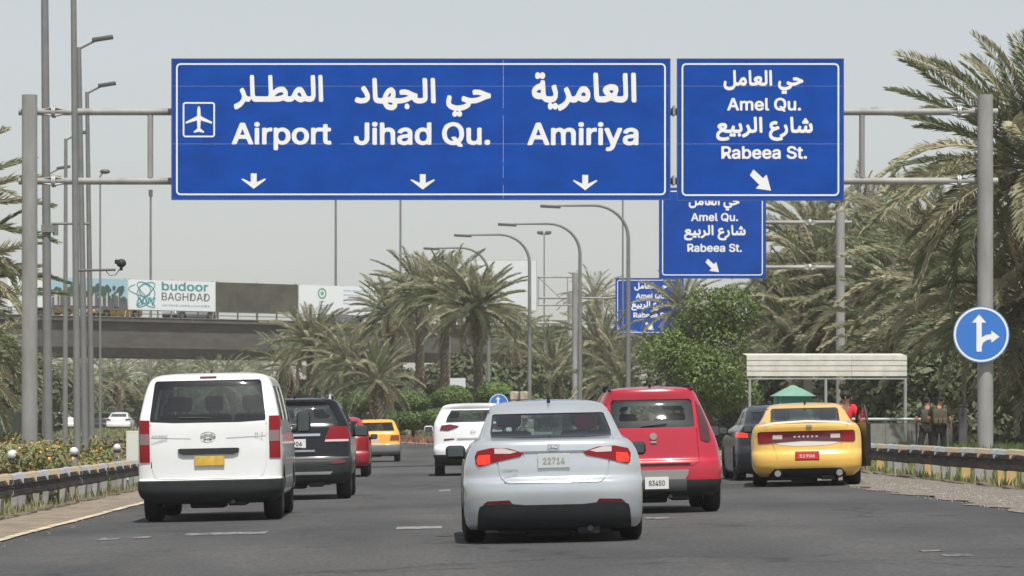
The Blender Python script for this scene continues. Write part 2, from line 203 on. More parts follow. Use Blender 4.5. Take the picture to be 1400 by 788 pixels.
'hyundai': (652, 112, 5, [[4,111,17,112,21,109,21,69,24,68,66,68,67,109,71,112,81,112,85,111,87,109,88,7,87,4,84,2,72,2,67,4,66,46,65,48,62,48,22,47,21,5,19,3,16,2,5,2,0,4,0,103,1,109],[99,111,113,112,118,109,143,70,169,110,175,112,186,112,189,110,190,108,189,104,165,65,153,45,153,4,149,2,137,2,134,3,132,6,132,46,96,103,95,108],[201,111,214,112,219,108,219,37,224,27,229,23,234,21,243,20,253,22,259,27,263,34,264,41,264,103,265,109,269,111,273,112,281,112,285,109,285,89,285,33,283,25,279,18,271,9,257,2,239,0,227,2,217,6,208,13,201,23,198,31,198,107,199,110],[305,111,321,111,325,109,368,42,369,44,369,108,372,111,376,112,385,112,389,109,390,106,390,9,389,4,387,2,371,2,367,4,324,71,322,69,322,5,318,2,306,2,302,4,301,105,302,109],[410,111,416,112,420,110,425,112,448,112,459,110,472,104,480,98,484,93,490,83,493,73,494,60,494,46,492,37,488,27,479,15,466,6,453,2,427,2,420,3,414,2,409,2,406,4,406,105,406,109],[538,111,554,111,558,109,596,7,594,4,591,2,576,2,573,5,564,29,556,30,530,30,528,28,519,4,515,2,503,2,499,3,498,5,500,13,534,107],[600,111,647,112,652,109,652,94,648,92,637,92,635,88,635,23,637,21,648,21,652,18,652,5,651,3,648,2,602,2,599,3,596,5,596,17,597,19,602,21,613,21,614,26,614,90,613,92,602,92,597,94,597,108],[447,92,445,90,431,22,433,21,442,21,455,23,464,29,470,39,473,52,473,64,470,76,464,84,458,89],[546,79,536,51,538,50,547,50,555,50,556,51,547,78]]),
'h1': (268, 110, 3, [[4,110,17,110,21,108,21,68,24,66,66,66,67,108,71,110,76,110,83,110,87,108,88,6,87,2,83,0,72,0,67,3,66,45,65,46,62,46,22,46,21,3,17,0,6,0,0,3,0,104,1,108],[225,110,241,110,245,107,245,21,247,19,263,19,267,18,268,16,268,4,267,2,264,0,203,0,200,1,197,4,197,16,199,18,203,19,223,19,224,21,225,81,224,84,223,85,208,74,205,73,202,73,199,77,199,91,202,94],[118,57,164,57,167,54,167,42,165,39,160,38,118,38,115,40,114,42,114,54]]),
'cerato': (559, 112, 4, [[41,112,57,112,66,110,78,104,84,99,89,92,93,82,94,75,93,73,90,71,78,71,74,74,71,81,67,86,62,89,55,92,50,92,43,91,38,90,30,83,24,73,21,57,22,47,24,39,27,33,32,27,39,22,45,20,52,20,60,22,64,24,70,31,74,39,77,41,90,41,93,40,95,38,94,31,87,18,80,10,70,4,57,0,46,0,32,3,20,10,9,21,4,32,0,47,0,60,1,71,5,84,10,93,18,101,30,108],[501,112,513,112,522,111,532,108,540,103,547,96,551,90,558,72,559,57,559,45,556,33,552,24,547,17,538,8,527,2,519,1,501,1,490,4,481,9,474,16,468,24,462,42,461,66,463,77,468,88,472,95,481,103,491,109],[109,111,172,111,176,108,176,95,174,92,129,91,127,89,128,67,170,66,173,63,173,50,168,47,129,47,127,46,127,39,127,24,129,21,172,21,176,19,177,17,177,5,173,1,112,1,106,4,106,104,106,109],[194,111,226,111,240,110,248,108,255,104,262,97,265,91,267,84,267,68,262,56,252,45,271,9,306,106,308,109,312,111,326,111,331,108,357,38,367,9,367,4,364,1,351,1,347,3,337,28,336,30,306,30,303,29,301,28,293,5,290,2,276,1,271,3,266,1,253,1,247,5,230,36,210,4,205,1,193,2,190,4,189,7,189,96,190,108],[373,111,448,111,454,109,454,96,452,92,425,91,422,90,422,30,422,4,419,2,414,1,406,1,402,4,401,90,400,91,378,91,371,93,369,98,369,107,370,109],[506,92,497,89,488,81,485,74,483,67,482,53,485,38,492,27,501,22,508,20,514,20,525,25,534,35,538,49,538,63,535,74,531,82,527,86,519,91,512,92],[212,91,211,90,211,61,231,60,238,62,241,64,245,70,246,76,245,83,241,88,232,91],[319,79,309,51,311,49,320,49,328,49,329,51,320,78]]),
'digits': (439, 111, 3, [[28,111,43,111,55,107,65,98,70,90,71,84,70,70,66,60,56,47,32,21,33,20,69,19,73,16,73,4,71,2,68,0,15,0,4,0,0,2,0,16,42,61,47,68,51,77,50,84,45,89,41,91,33,92,28,90,24,87,21,82,20,76,18,73,15,72,5,72,1,75,0,81,1,87,6,98,15,106],[118,111,134,111,147,106,153,101,157,96,161,89,162,83,161,70,156,59,149,49,123,21,124,20,160,19,163,16,163,4,161,1,157,0,103,0,95,0,91,2,91,16,133,62,138,68,141,78,140,84,137,88,131,91,125,92,119,91,115,88,113,84,111,76,108,73,95,73,91,75,91,86,94,93,97,98,106,106],[185,110,245,110,251,109,254,107,254,91,208,2,204,0,192,0,188,3,188,7,229,90,183,91,181,94,181,106,181,108],[301,110,317,110,322,107,322,21,323,19,339,19,343,18,345,15,345,4,343,2,340,0,279,0,275,2,274,4,274,15,275,18,279,19,299,19,301,21,301,83,299,85,284,74,280,72,277,74,276,76,276,91,281,96],[402,110,415,110,418,108,418,103,383,42,385,41,404,41,405,43,406,70,410,72,422,71,426,69,426,42,435,41,439,39,439,23,425,2,421,0,413,0,404,2,365,19,357,24,358,39,398,107]]),
'digits2': (436, 112, 4, [[210,112,222,112,228,111,242,104,249,97,253,90,255,81,255,73,254,63,251,55,233,27,217,4,212,1,206,1,197,2,196,4,196,8,217,39,215,40,202,43,195,46,190,51,184,62,182,78,184,90,189,99,196,106,203,110],[301,112,316,112,325,109,332,105,338,98,342,92,348,73,349,50,348,39,344,26,339,16,333,9,327,5,317,1,310,0,300,1,292,4,285,8,280,14,276,21,270,38,269,52,270,70,272,83,276,92,280,99,286,105,294,110],[11,111,64,111,68,110,69,108,69,95,66,92,27,92,26,90,24,75,41,76,47,75,57,71,63,66,68,61,72,52,74,46,74,36,73,26,70,19,67,14,61,9,52,3,45,1,37,0,24,2,13,7,5,15,1,24,0,32,1,34,5,36,15,36,19,34,23,26,27,22,33,20,40,20,45,22,49,26,52,30,53,37,53,43,50,49,42,55,36,57,29,56,16,51,6,52,2,54,2,61,7,107,8,109],[121,111,137,111,142,108,142,22,143,20,159,20,163,19,165,17,165,5,163,3,159,1,100,1,96,2,94,5,94,18,98,20,119,20,121,22,121,85,119,86,106,77,100,74,96,77,96,92,108,102],[404,111,418,111,422,109,422,106,421,103,401,73,416,69,426,63,433,53,436,43,436,30,433,20,426,11,414,3,404,0,393,0,380,5,374,9,369,15,365,22,363,31,364,49,368,60,397,104,401,109],[215,93,210,91,205,86,203,80,202,74,205,66,208,62,214,59,220,58,225,60,231,65,234,72,234,78,233,84,227,90,222,93],[306,93,302,92,298,89,294,82,290,68,290,53,292,39,296,27,302,21,311,20,319,24,325,33,328,50,328,64,325,78,321,87,315,92],[396,54,391,52,387,48,384,43,384,35,386,28,389,23,395,20,402,20,408,22,413,27,415,36,415,41,412,48,408,52,402,54]]),
'digits3': (441, 113, 4, [[31,112,45,112,57,108,68,100,72,94,74,88,74,77,73,71,64,59,72,51,76,43,78,32,77,24,73,16,67,9,58,4,48,1,32,0,18,4,12,8,5,14,1,22,0,27,0,38,3,47,7,54,13,59,6,68,4,74,4,86,5,92,7,97,15,106,22,109],[394,112,400,113,411,111,424,105,434,93,437,87,440,73,441,48,439,33,436,23,429,13,424,8,418,4,408,1,399,0,390,1,377,8,368,21,364,32,362,45,362,69,365,83,368,91,373,100,377,104,387,110],[98,111,156,111,162,109,163,100,162,95,139,68,151,62,159,56,165,46,167,36,166,25,161,15,153,8,145,3,132,0,120,0,110,3,100,9,94,15,91,21,89,32,91,35,96,36,107,35,110,33,112,27,115,23,120,20,126,20,132,20,139,23,144,28,146,35,143,43,137,48,131,50,116,51,112,53,111,57,112,68,132,91,96,93,94,96,94,106,95,109],[224,111,237,110,240,108,240,104,205,43,206,42,225,42,227,44,228,71,232,73,244,72,247,69,247,43,248,42,256,42,261,40,261,34,261,24,246,3,242,1,234,1,228,2,183,22,179,25,179,36,180,41,219,108],[284,111,334,111,340,110,343,108,342,95,339,92,300,92,299,90,298,75,298,74,314,76,324,74,333,69,339,64,343,58,346,50,348,42,347,27,343,19,339,13,335,9,327,4,319,1,310,0,298,1,287,6,278,15,274,25,273,32,275,34,278,36,289,35,293,33,296,26,300,22,306,20,312,20,317,21,321,24,324,29,327,36,326,43,323,49,319,53,314,56,308,57,302,56,290,51,279,52,275,54,275,60,280,107,281,109],[35,93,30,91,27,88,24,82,25,78,27,73,30,69,36,68,41,68,46,69,51,73,53,78,53,83,50,89,46,92,41,93],[398,93,391,89,386,80,382,65,382,50,385,35,389,26,395,21,404,20,411,24,416,31,420,45,421,60,418,75,414,86,407,92],[34,48,28,46,23,41,21,34,22,29,25,23,29,21,34,20,43,20,50,22,54,26,57,32,56,37,53,42,48,46,42,48]]),
'ar_airport': (326, 122, 31, [[61,122,71,122,73,118,76,55,77,49,81,47,123,46,125,48,127,56,125,117,126,121,129,122,138,122,140,118,142,69,144,68,154,76,164,80,176,81,182,80,188,76,194,68,197,60,196,48,203,46,207,47,210,49,219,67,226,75,232,79,239,80,246,79,252,74,256,68,264,52,267,48,273,46,281,48,282,50,282,57,280,118,283,122,293,122,295,119,296,114,298,65,298,48,296,40,291,31,282,27,268,27,258,30,250,26,241,25,231,29,222,36,214,29,205,27,193,27,180,32,167,28,151,27,84,27,76,27,70,29,62,38,60,32,57,28,51,27,42,29,34,18,27,10,14,2,6,0,3,2,0,10,0,17,2,19,12,23,21,29,26,35,28,41,29,45,28,51,21,67,22,71,24,73,31,77,34,76,39,68,46,50,49,47,56,46,60,44,58,117,59,121],[311,122,321,122,323,117,326,32,323,27,313,27,310,32,308,117,309,120],[169,61,159,57,148,48,150,47,160,47,174,50,181,55,181,57,178,60,174,61],[237,60,233,57,231,53,236,48,243,45,247,46,246,50,242,59,239,60]]),
'ar_jihad': (470, 144, 54, [[64,144,73,144,76,140,79,74,81,71,85,69,96,70,100,84,107,97,114,105,123,109,128,109,132,107,136,103,140,97,141,89,141,78,139,71,140,70,151,69,163,70,175,73,185,77,184,79,177,81,168,82,159,81,156,83,154,95,156,99,164,101,173,102,185,99,205,89,215,86,217,82,217,71,218,70,226,69,233,70,236,71,236,73,235,115,234,139,235,142,237,144,246,144,250,139,252,69,250,61,244,54,234,50,222,49,214,50,205,54,199,62,197,63,184,56,172,52,163,50,148,49,147,47,146,37,143,32,139,28,131,24,119,25,111,28,105,33,96,49,86,49,75,51,70,54,66,60,63,71,61,133,61,140],[265,144,274,144,277,139,280,54,277,50,267,50,264,54,262,139,263,142],[30,114,33,115,36,113,43,102,50,88,53,77,52,65,46,56,37,51,20,49,7,52,2,55,0,59,0,63,6,73,9,73,17,70,24,69,32,70,37,73,34,83,22,103,23,109],[417,101,433,100,441,97,458,89,467,87,470,83,470,76,470,72,468,69,456,66,428,53,418,50,402,49,398,38,391,32,380,26,365,22,370,16,371,9,369,3,364,0,359,0,354,5,348,0,344,0,341,1,337,7,337,13,340,18,345,22,332,27,324,33,318,41,316,50,317,65,320,76,322,80,326,80,332,78,334,75,335,70,332,55,333,51,335,48,341,45,350,42,357,42,370,44,380,47,385,51,381,54,372,57,370,59,369,66,370,72,373,77,376,77,393,71,404,69,421,71,437,77,436,79,428,81,420,82,412,81,409,82,407,91,407,97,410,100],[123,89,120,86,116,79,114,72,116,72,121,75,124,78,125,85,125,87],[115,53,115,50,119,46,125,44,129,45,132,47,129,51,123,53],[178,49,184,49,189,42,189,34,187,30,183,28,176,29,172,35,173,43,175,47],[350,22,350,21,353,17,354,17,356,19,359,21,358,22]]),
'ar_amiriya': (352, 124, 31, [[19,124,23,123,28,119,32,123,35,124,39,123,42,121,45,117,45,110,43,106,39,102,33,102,28,106,24,103,21,102,17,102,14,104,11,110,12,117,14,121],[210,122,219,122,221,121,223,118,226,52,227,48,233,46,249,48,249,50,243,55,241,60,239,65,240,71,243,76,250,81,258,84,266,86,280,84,286,81,290,76,291,70,291,62,286,49,286,48,298,46,307,48,309,53,306,113,307,118,309,121,319,121,322,118,324,50,323,41,318,33,311,28,301,26,282,28,267,33,248,27,228,27,221,28,216,31,213,36,210,44,207,117,209,121],[337,122,346,122,348,121,350,118,352,32,350,28,348,27,339,27,336,32,334,117,336,121],[31,98,41,98,44,96,47,54,48,50,51,47,65,46,72,49,73,55,67,74,67,78,69,81,76,84,79,84,82,82,88,60,87,45,85,38,80,32,75,29,66,27,65,26,70,21,75,25,80,26,84,24,88,18,101,24,111,32,114,37,116,44,114,53,108,67,109,71,112,74,118,77,121,76,127,66,133,50,135,47,140,46,144,47,148,51,157,68,162,75,170,79,179,79,186,76,193,68,197,58,197,45,194,36,188,30,183,28,175,27,166,29,156,33,150,28,146,27,137,26,129,29,121,18,115,11,106,5,95,0,91,1,88,8,86,9,83,5,80,4,75,5,70,9,65,4,60,4,56,7,54,13,54,19,58,26,43,29,33,38,22,37,11,40,4,46,1,52,0,64,4,74,14,83,28,89],[26,68,21,66,16,62,17,60,21,58,28,57,31,59,30,68,29,68],[263,66,261,65,261,63,268,56,271,57,275,63,274,65,269,66],[174,60,169,57,166,51,167,49,174,47,180,48,182,51,180,57]]),
'ar_amel': (490, 145, 54, [[63,144,72,145,75,140,77,80,78,74,80,71,86,69,92,71,106,94,112,100,120,102,128,102,135,96,142,86,144,77,144,68,142,62,139,56,134,52,128,50,120,50,112,52,104,56,94,50,84,49,76,51,71,40,66,34,60,28,50,24,34,22,22,24,14,28,7,34,2,43,0,51,2,68,5,77,8,81,16,78,18,75,19,70,16,54,18,49,24,45,34,42,44,43,52,46,59,52,62,65,59,139,61,143],[157,144,166,144,169,140,172,75,174,71,178,69,188,69,196,71,190,77,187,82,186,87,187,93,190,98,196,103,206,107,214,109,222,108,228,106,234,102,236,98,238,93,238,85,237,79,232,71,233,70,246,69,254,70,255,72,255,80,253,133,253,140,256,144,266,144,269,139,271,70,269,62,265,55,258,51,248,49,230,50,214,56,194,50,174,50,168,51,162,55,159,60,157,67,154,139,155,143],[284,144,294,144,297,139,299,54,296,50,286,50,283,54,281,139,282,142],[436,101,446,102,454,100,478,89,486,87,489,83,490,76,489,72,488,69,476,66,448,53,436,50,422,49,417,38,410,31,400,27,384,22,389,16,390,9,388,3,384,0,378,0,374,5,368,0,364,0,360,1,357,7,356,13,359,18,364,22,350,27,344,33,338,40,335,50,336,65,339,75,342,80,346,80,352,78,353,75,354,70,351,55,352,51,354,48,362,44,370,42,376,42,390,44,400,47,404,51,400,54,392,57,389,59,388,66,390,74,392,77,396,77,416,70,424,69,440,71,457,77,456,79,448,81,440,82,432,81,429,82,426,91,427,97,430,100],[210,88,207,86,214,79,218,80,222,84,222,87,218,89],[118,82,115,78,113,73,114,72,124,70,128,71,129,73,128,76,124,82],[370,22,369,21,372,17,374,17,376,19,378,21,377,22]]),
'ar_rabeea': (505, 141, 51, [[200,141,210,141,212,136,214,67,213,61,211,55,206,50,198,47,186,46,178,48,170,37,164,31,156,25,144,20,142,19,140,21,135,30,136,36,140,39,156,48,163,57,164,63,164,68,157,84,157,88,159,92,164,96,168,96,171,94,182,68,190,66,196,67,198,68,199,77,196,136,198,140],[228,141,236,141,239,139,240,136,242,51,240,48,238,47,230,47,227,51,224,136,226,140],[390,141,400,141,402,137,405,75,406,69,408,67,416,66,424,68,427,72,431,86,432,89,434,89,442,87,445,84,445,79,443,69,444,67,450,66,456,67,458,70,462,87,466,90,474,89,476,86,477,81,475,69,476,67,482,66,488,67,490,68,491,71,484,93,484,97,486,100,494,104,498,103,502,96,505,82,505,63,501,55,495,49,490,47,484,46,474,47,466,51,460,47,452,46,442,47,434,51,428,47,418,46,406,47,400,48,393,54,390,65,387,136,388,139],[463,132,468,133,472,131,475,126,476,121,481,117,484,112,483,105,480,100,474,98,470,100,466,103,462,99,456,99,452,101,450,106,450,112,451,115,458,121,459,127],[299,115,310,116,318,114,320,111,321,106,319,99,316,95,306,96,300,95,295,91,296,87,300,83,306,81,316,85,326,87,329,83,331,74,330,69,308,60,299,54,294,48,292,40,292,33,296,27,302,23,318,20,335,22,332,32,334,37,352,47,358,53,360,59,361,68,354,85,354,91,358,94,364,96,366,96,368,94,375,76,376,59,374,49,367,37,360,30,346,21,349,12,348,7,340,3,322,0,306,1,294,5,287,10,279,20,276,29,276,42,279,54,287,68,283,74,280,82,279,91,280,98,283,104,288,109,294,113],[32,105,46,104,54,98,57,91,57,83,56,77,51,68,54,67,66,66,74,67,78,69,83,87,84,89,86,90,94,89,97,86,98,81,96,70,96,68,110,66,120,67,122,69,123,72,117,93,117,97,118,100,120,102,128,104,130,103,136,86,138,70,137,62,133,54,128,50,121,47,121,46,127,44,130,39,130,32,129,28,126,25,122,24,118,25,114,28,113,32,113,38,118,46,96,46,92,48,86,51,76,46,56,46,46,48,32,53,24,46,18,39,16,32,18,26,26,22,36,20,48,21,64,25,66,23,69,16,69,10,66,7,60,4,42,0,22,1,14,4,9,8,4,14,1,21,0,27,1,39,2,45,7,53,19,66,9,76,7,82,7,88,10,94,16,99,22,103],[32,85,28,85,28,83,34,77,36,78,41,82,41,84,36,86],[76,45,76,46,82,45,86,41,92,45,96,46,100,43,103,38,103,31,100,26,96,24,92,24,86,28,80,24,76,24,72,26,70,31,70,37,72,42]]),
}

WM={}
def word_mesh(key,x0,x1,z0,z1,material):
    """flat lettering filling the box x0..x1, z0..z1 in the xz plane, seen from -y"""
    W,Hh,base,data=WORDS[key]
    cu=bpy.data.curves.new('lettering','CURVE'); cu.dimensions='2D'; cu.fill_mode='BOTH'
    for lp in data:
        n=len(lp)//2
        if n<3: continue
        sp=cu.splines.new('POLY'); sp.points.add(n-1); sp.use_cyclic_u=True
        for i in range(n):
            sp.points[i].co=(lp[2*i]/W*(x1-x0),lp[2*i+1]/Hh*(z1-z0),0,1)
    o=bpy.data.objects.new('tmp',cu); WORK.collection.objects.link(o)
    me=baked(o)
    bpy.data.objects.remove(o); bpy.data.curves.remove(cu)
    # turn into the xz plane
    me.transform(Matrix(((1,0,0,x0),(0,0,-1,0),(0,1,0,z0),(0,0,0,1))))
    me.materials.clear(); me.materials.append(material); me.name='lettering'
    return me
def shape_mesh(loops,material,name='shape'):
    cu=bpy.data.curves.new('s','CURVE'); cu.dimensions='2D'; cu.fill_mode='BOTH'
    for lp in loops:
        sp=cu.splines.new('POLY'); sp.points.add(len(lp)-1); sp.use_cyclic_u=True
        for i,p in enumerate(lp): sp.points[i].co=(p[0],p[1],0,1)
    o=bpy.data.objects.new('tmp',cu); WORK.collection.objects.link(o); me=baked(o); bpy.data.objects.remove(o); bpy.data.curves.remove(cu)
    me.transform(Matrix(((1,0,0,0),(0,0,-1,0),(0,1,0,0),(0,0,0,1)))); me.materials.clear(); me.materials.append(material); me.name=name
    return me
def word(key,x0,x1,z0,z1,y,material,parent,name='lettering'):
    return link(name,word_mesh(key,x0,x1,z0,z1,material),parent,loc=(0,y,0))
# ---------------------------------------------------------------- common materials
M_white=mat('white_print',(.78,.79,.8),.5)
M_galv=mat('galvanised_steel',(.36,.37,.37),.55,.15,var=.18,scale=1.2,bump=.1,bscale=12)
M_post=mat('painted_post',(.27,.27,.265),.6,var=.2,scale=1.6,stretch=(1,1,.25))
M_dark=mat('dark_rubber',(.014,.014,.015),.8,var=.3,scale=12)
M_black=mat('black_plastic',(.014,.016,.018),.65,var=.25,scale=6)
M_blue=mat('sign_blue',(.002,.058,.34),.5,var=.14,scale=.9,spec=.08,stretch=(1,1,1.6))
M_bluee=mat('sign_edge_blue',(.03,.06,.2),.5)
M_conc=mat('bridge_concrete',(.082,.079,.075),.9,var=.22,scale=.6,stretch=(1,1,3),bump=.3,bscale=8)
M_chrome=mat('chrome',(.75,.76,.78),.12,1)
M_int=mat('car_interior',(.13,.13,.125),.85)
M_seat=mat('seat_cloth',(.05,.05,.055),.95)
M_rim=mat('alloy_rim',(.45,.46,.47),.3,.8)
G_dark=glassmat('tinted_glass',(.72,.78,.78),ior=1.9)
G_sed=glassmat('teal_tinted_glass',(.72,.82,.84),ior=2.2)
G_clear=glassmat('window_glass',(.90,.94,.93),ior=1.6)

# ---------------------------------------------------------------- ground, road
def grid_sheet(name,xs,ys,dz,m,xf=None,kind='structure'):
    v=[];f=[]
    for y in ys:
        for x in xs:
            X=xf(x,y) if xf else x
            v.append((X,y,H(X,y)+dz))
    n=len(xs)
    for j in range(len(ys)-1):
        for i in range(n-1): f.append((j*n+i,j*n+i+1,(j+1)*n+i+1,(j+1)*n+i))
    mb=MB(); mb.v=v; mb.f=f; mb.m=[0]*len(f)
    o=mb.obj(name,m,smooth=40); o['kind']=kind; return o
def cshift(y): return -max(0,y-120)**2/(2*270) if y<400 else -(280**2)/540-(y-400)*1.04
m_ground=mat('dry_ground',(.25,.215,.165),.95,col2=(.10,.115,.055),scale=.16,lo=.42,hi=.62,bump=.5,bscale=6,coord='Object')
m_asph=mat('asphalt',(.062,.062,.063),.92,col2=(.032,.034,.037),scale=.55,stretch=(.35,.16,1),lo=.38,hi=.62,bump=.5,bscale=40)
def asphalt_tune(m):
    n=m.node_tree; b=n.nodes['Principled BSDF']; src=b.inputs['Base Color'].links[0].from_socket
    tc=n.nodes.new('ShaderNodeTexCoord'); no=n.nodes.new('ShaderNodeTexNoise'); no.inputs['Scale'].default_value=26; no.inputs['Detail'].default_value=3
    mp=n.nodes.new('ShaderNodeMapping'); mp.inputs['Scale'].default_value=(1,.3,1); n.links.new(tc.outputs['Object'],mp.inputs[0]); n.links.new(mp.outputs[0],no.inputs['Vector'])
    mr=n.nodes.new('ShaderNodeMapRange'); mr.inputs[1].default_value=.3; mr.inputs[2].default_value=.7; mr.inputs[3].default_value=.72; mr.inputs[4].default_value=1.34
    n.links.new(no.outputs['Fac'],mr.inputs[0])
    # tyre-polished tracks and thin sealed cracks
    sx=n.nodes.new('ShaderNodeSeparateXYZ'); n.links.new(tc.outputs['Object'],sx.inputs[0])
    wv=n.nodes.new('ShaderNodeMath'); wv.operation='MULTIPLY'; wv.inputs[1].default_value=3.3; n.links.new(sx.outputs['X'],wv.inputs[0])
    cs=n.nodes.new('ShaderNodeMath'); cs.operation='COSINE'; n.links.new(wv.outputs[0],cs.inputs[0])
    tk=n.nodes.new('ShaderNodeMath'); tk.operation='MULTIPLY_ADD'; tk.inputs[1].default_value=.07; tk.inputs[2].default_value=1; n.links.new(cs.outputs[0],tk.inputs[0])
    vo=n.nodes.new('ShaderNodeTexVoronoi'); vo.feature='DISTANCE_TO_EDGE'; vo.inputs['Scale'].default_value=.16
    nw=n.nodes.new('ShaderNodeTexNoise'); nw.inputs['Scale'].default_value=1.5; nw.inputs['Detail'].default_value=5
    n.links.new(tc.outputs['Object'],nw.inputs['Vector'])
    ad=n.nodes.new('ShaderNodeVectorMath'); ad.operation='MULTIPLY_ADD'; ad.inputs[1].default_value=(1.6,1.6,0); n.links.new(nw.outputs['Color'],ad.inputs[0]); n.links.new(tc.outputs['Object'],ad.inputs[2]); n.links.new(ad.outputs[0],vo.inputs['Vector'])
    cr=n.nodes.new('ShaderNodeMapRange'); cr.inputs[1].default_value=.004; cr.inputs[2].default_value=.012; cr.inputs[3].default_value=.55; cr.inputs[4].default_value=1; n.links.new(vo.outputs['Distance'],cr.inputs[0])
    m1=n.nodes.new('ShaderNodeMath'); m1.operation='MULTIPLY'; n.links.new(mr.outputs[0],m1.inputs[0]); n.links.new(tk.outputs[0],m1.inputs[1])
    m3=n.nodes.new('ShaderNodeMath'); m3.operation='MULTIPLY'; n.links.new(m1.outputs[0],m3.inputs[0]); n.links.new(cr.outputs[0],m3.inputs[1])
    # worn warm patches
    n2=n.nodes.new('ShaderNodeTexNoise'); n2.inputs['Scale'].default_value=.8; n2.inputs['Detail'].default_value=8; n2.inputs['Roughness'].default_value=.7
    mp2=n.nodes.new('ShaderNodeMapping'); mp2.inputs['Scale'].default_value=(.7,.12,1); mp2.inputs['Location'].default_value=(7,3,0)
    n.links.new(tc.outputs['Object'],mp2.inputs[0]); n.links.new(mp2.outputs[0],n2.inputs['Vector'])
    m2=n.nodes.new('ShaderNodeMapRange'); m2.inputs[1].default_value=.5; m2.inputs[2].default_value=.72; m2.inputs[4].default_value=.55; n.links.new(n2.outputs['Fac'],m2.inputs[0])
    mx=n.nodes.new('ShaderNodeMix'); mx.data_type='RGBA'; mx.inputs[7].default_value=(.082,.076,.068,1)
    n.links.new(m2.outputs[0],mx.inputs[0]); n.links.new(src,mx.inputs[6])
    hs=n.nodes.new('ShaderNodeHueSaturation'); n.links.new(m3.outputs[0],hs.inputs['Value']); n.links.new(mx.outputs[2],hs.inputs['Color'])
    n.links.new(hs.outputs[0],b.inputs['Base Color'])
asphalt_tune(m_asph)
xs=[-1200,-700,-300,-120,-60,-40,-30,-22,-16,-12,-10,-9,-8,-7.2,-6.5,-5,-2,2,5,7.1,9,10,13,16,22,30,45,70,120,300,700,1200]
ys=[-120,-40,0,20]+list(range(30,300,8))+[320,360,420,520,700,1000,1500]
grid_sheet('ground',xs,ys,0,m_ground)
rx=[-5.0+i*12.1/10 for i in range(11)]
ry=[-100,-40,0,15]+list(range(20,400,6))
grid_sheet('road',rx,ry,.012,m_asph,lambda x,y:x+cshift(y))
m_grav=mat('gravel_shoulder',(.20,.18,.15),.95,col2=(.11,.10,.088),scale=9,stretch=(1,.5,1),bump=.8,bscale=25)
m_sand=mat('dusty_shoulder',(.25,.205,.155),.95,col2=(.15,.125,.095),scale=3,stretch=(1,.4,1),bump=.6,bscale=25)
rnd=random.Random(5)
def wob(x,y,a): return a*(math.sin(y*1.7+x)+.6*math.sin(y*4.1+1)+.5*math.sin(y*.53))
grid_sheet('gravel_shoulder',[7.0,7.5,8.2,8.9],[i*.7 for i in range(-20,200)],.022,m_grav,lambda x,y:x+cshift(y)+(wob(x,y,.13) if x<7.2 else 0))
grid_sheet('dusty_shoulder',[-6.3,-5.8,-5.3,-4.99],[i*.9 for i in range(-20,160)],.022,m_sand,lambda x,y:x+cshift(y)+(wob(x,y,.03) if x>-5.1 else 0))
# painted markings, worn
m_line=mat('worn_edge_paint',(.55,.47,.33),.8,col2=(.28,.25,.2),scale=4,stretch=(1,.3,1),lo=.45,hi=.6)
m_mark2=mat('white_lane_paint',(.27,.27,.265),.85,col2=(.13,.13,.13),scale=7)
m_mark=mat('worn_white_paint',(.20,.20,.20),.85,col2=(.06,.06,.062),scale=9,stretch=(1,.5,1),lo=.44,hi=.60)
grid_sheet('edge_line',[-5.0,-4.87],[i*1.5 for i in range(-10,80)],.027,m_line,lambda x,y:x+cshift(y)+wob(x,y,.015))
def mark(px0,px1,py,dy,m=m_mark,name='road_marking'):
    Y=F*1.19/(py-HZ); Y2=F*1.19/(py-dy-HZ); mb=MB(); k=max(2,int((px1-px0)/9)); 
    for i in range(k):
        a=px0+(px1-px0)*i/k; b=px0+(px1-px0)*(i+1)/k
        j0=rnd.uniform(-.06,.06)*(Y2-Y); j1=rnd.uniform(-.06,.06)*(Y2-Y)
        v=[(PX(a,Y),Y+j0),(PX(b,Y),Y+j0),(PX(b,Y),Y2+j1),(PX(a,Y),Y2+j1)]
        mb.add([(x,y,H(x,y)+.018) for x,y in v],[(0,1,2,3)])
    o=mb.obj(name,m); o['kind']='structure'; o['label']=''; del o['label']
mark(541,604,723.5,3.2,m_mark2); mark(132,160,729,2.6); mark(178,202,728,2.4); mark(250,362,725.5,3); mark(640,655,723,2.4)
mark(885,918,717,2.4); mark(600,616,673,3); mark(1262,1290,770,2); mark(1293,1330,777,2.2)

# kerbs: low worn edging stones, each a piece of its own
m_kerb=mat('kerb_stone',(.33,.30,.25),.9,var=.3,scale=3,rand=.2,bump=.4,bscale=20)
m_kerbd=mat('buried_kerb',(.12,.10,.08),.95,var=.4,scale=6,rand=.25)
km=MB().box(-.09,.09,-.48,.48,-.1,.13,bev=.02).mesh('kerb_stone',m_kerb)
kd=MB().box(-.07,.07,-.45,.45,-.1,.05,bev=.02).mesh('kerb_stone',m_kerbd)
def kerb_row(name,x,y0,y1,me,jit,sp=1.0,lift=0):
    root=bpy.data.objects.new(name,None); COL.objects.link(root); root['kind']='structure'
    y=y0
    while y<y1:
        X=x+cshift(y)+rnd.uniform(-jit,jit); a=math.atan2(-(cshift(y+.5)-cshift(y-.5)),1)
        if not (jit>.02 and rnd.random()<.12):
            link('kerb_stone',me,root,loc=(X,y,H(X,y)+lift+rnd.uniform(-jit,jit)*.4),rot=(rnd.uniform(-jit,jit)*.6,rnd.uniform(-jit,jit),a+rnd.uniform(-jit,jit)*.5))
        y+=sp
    return root
kerb_row('right_road_kerb',7.15,138,262,km,.005)
kerb_row('right_verge_kerb',8.9,44,120,kd,.05)
kerb_row('left_verge_kerb',-6.15,40,115,kd,.05)

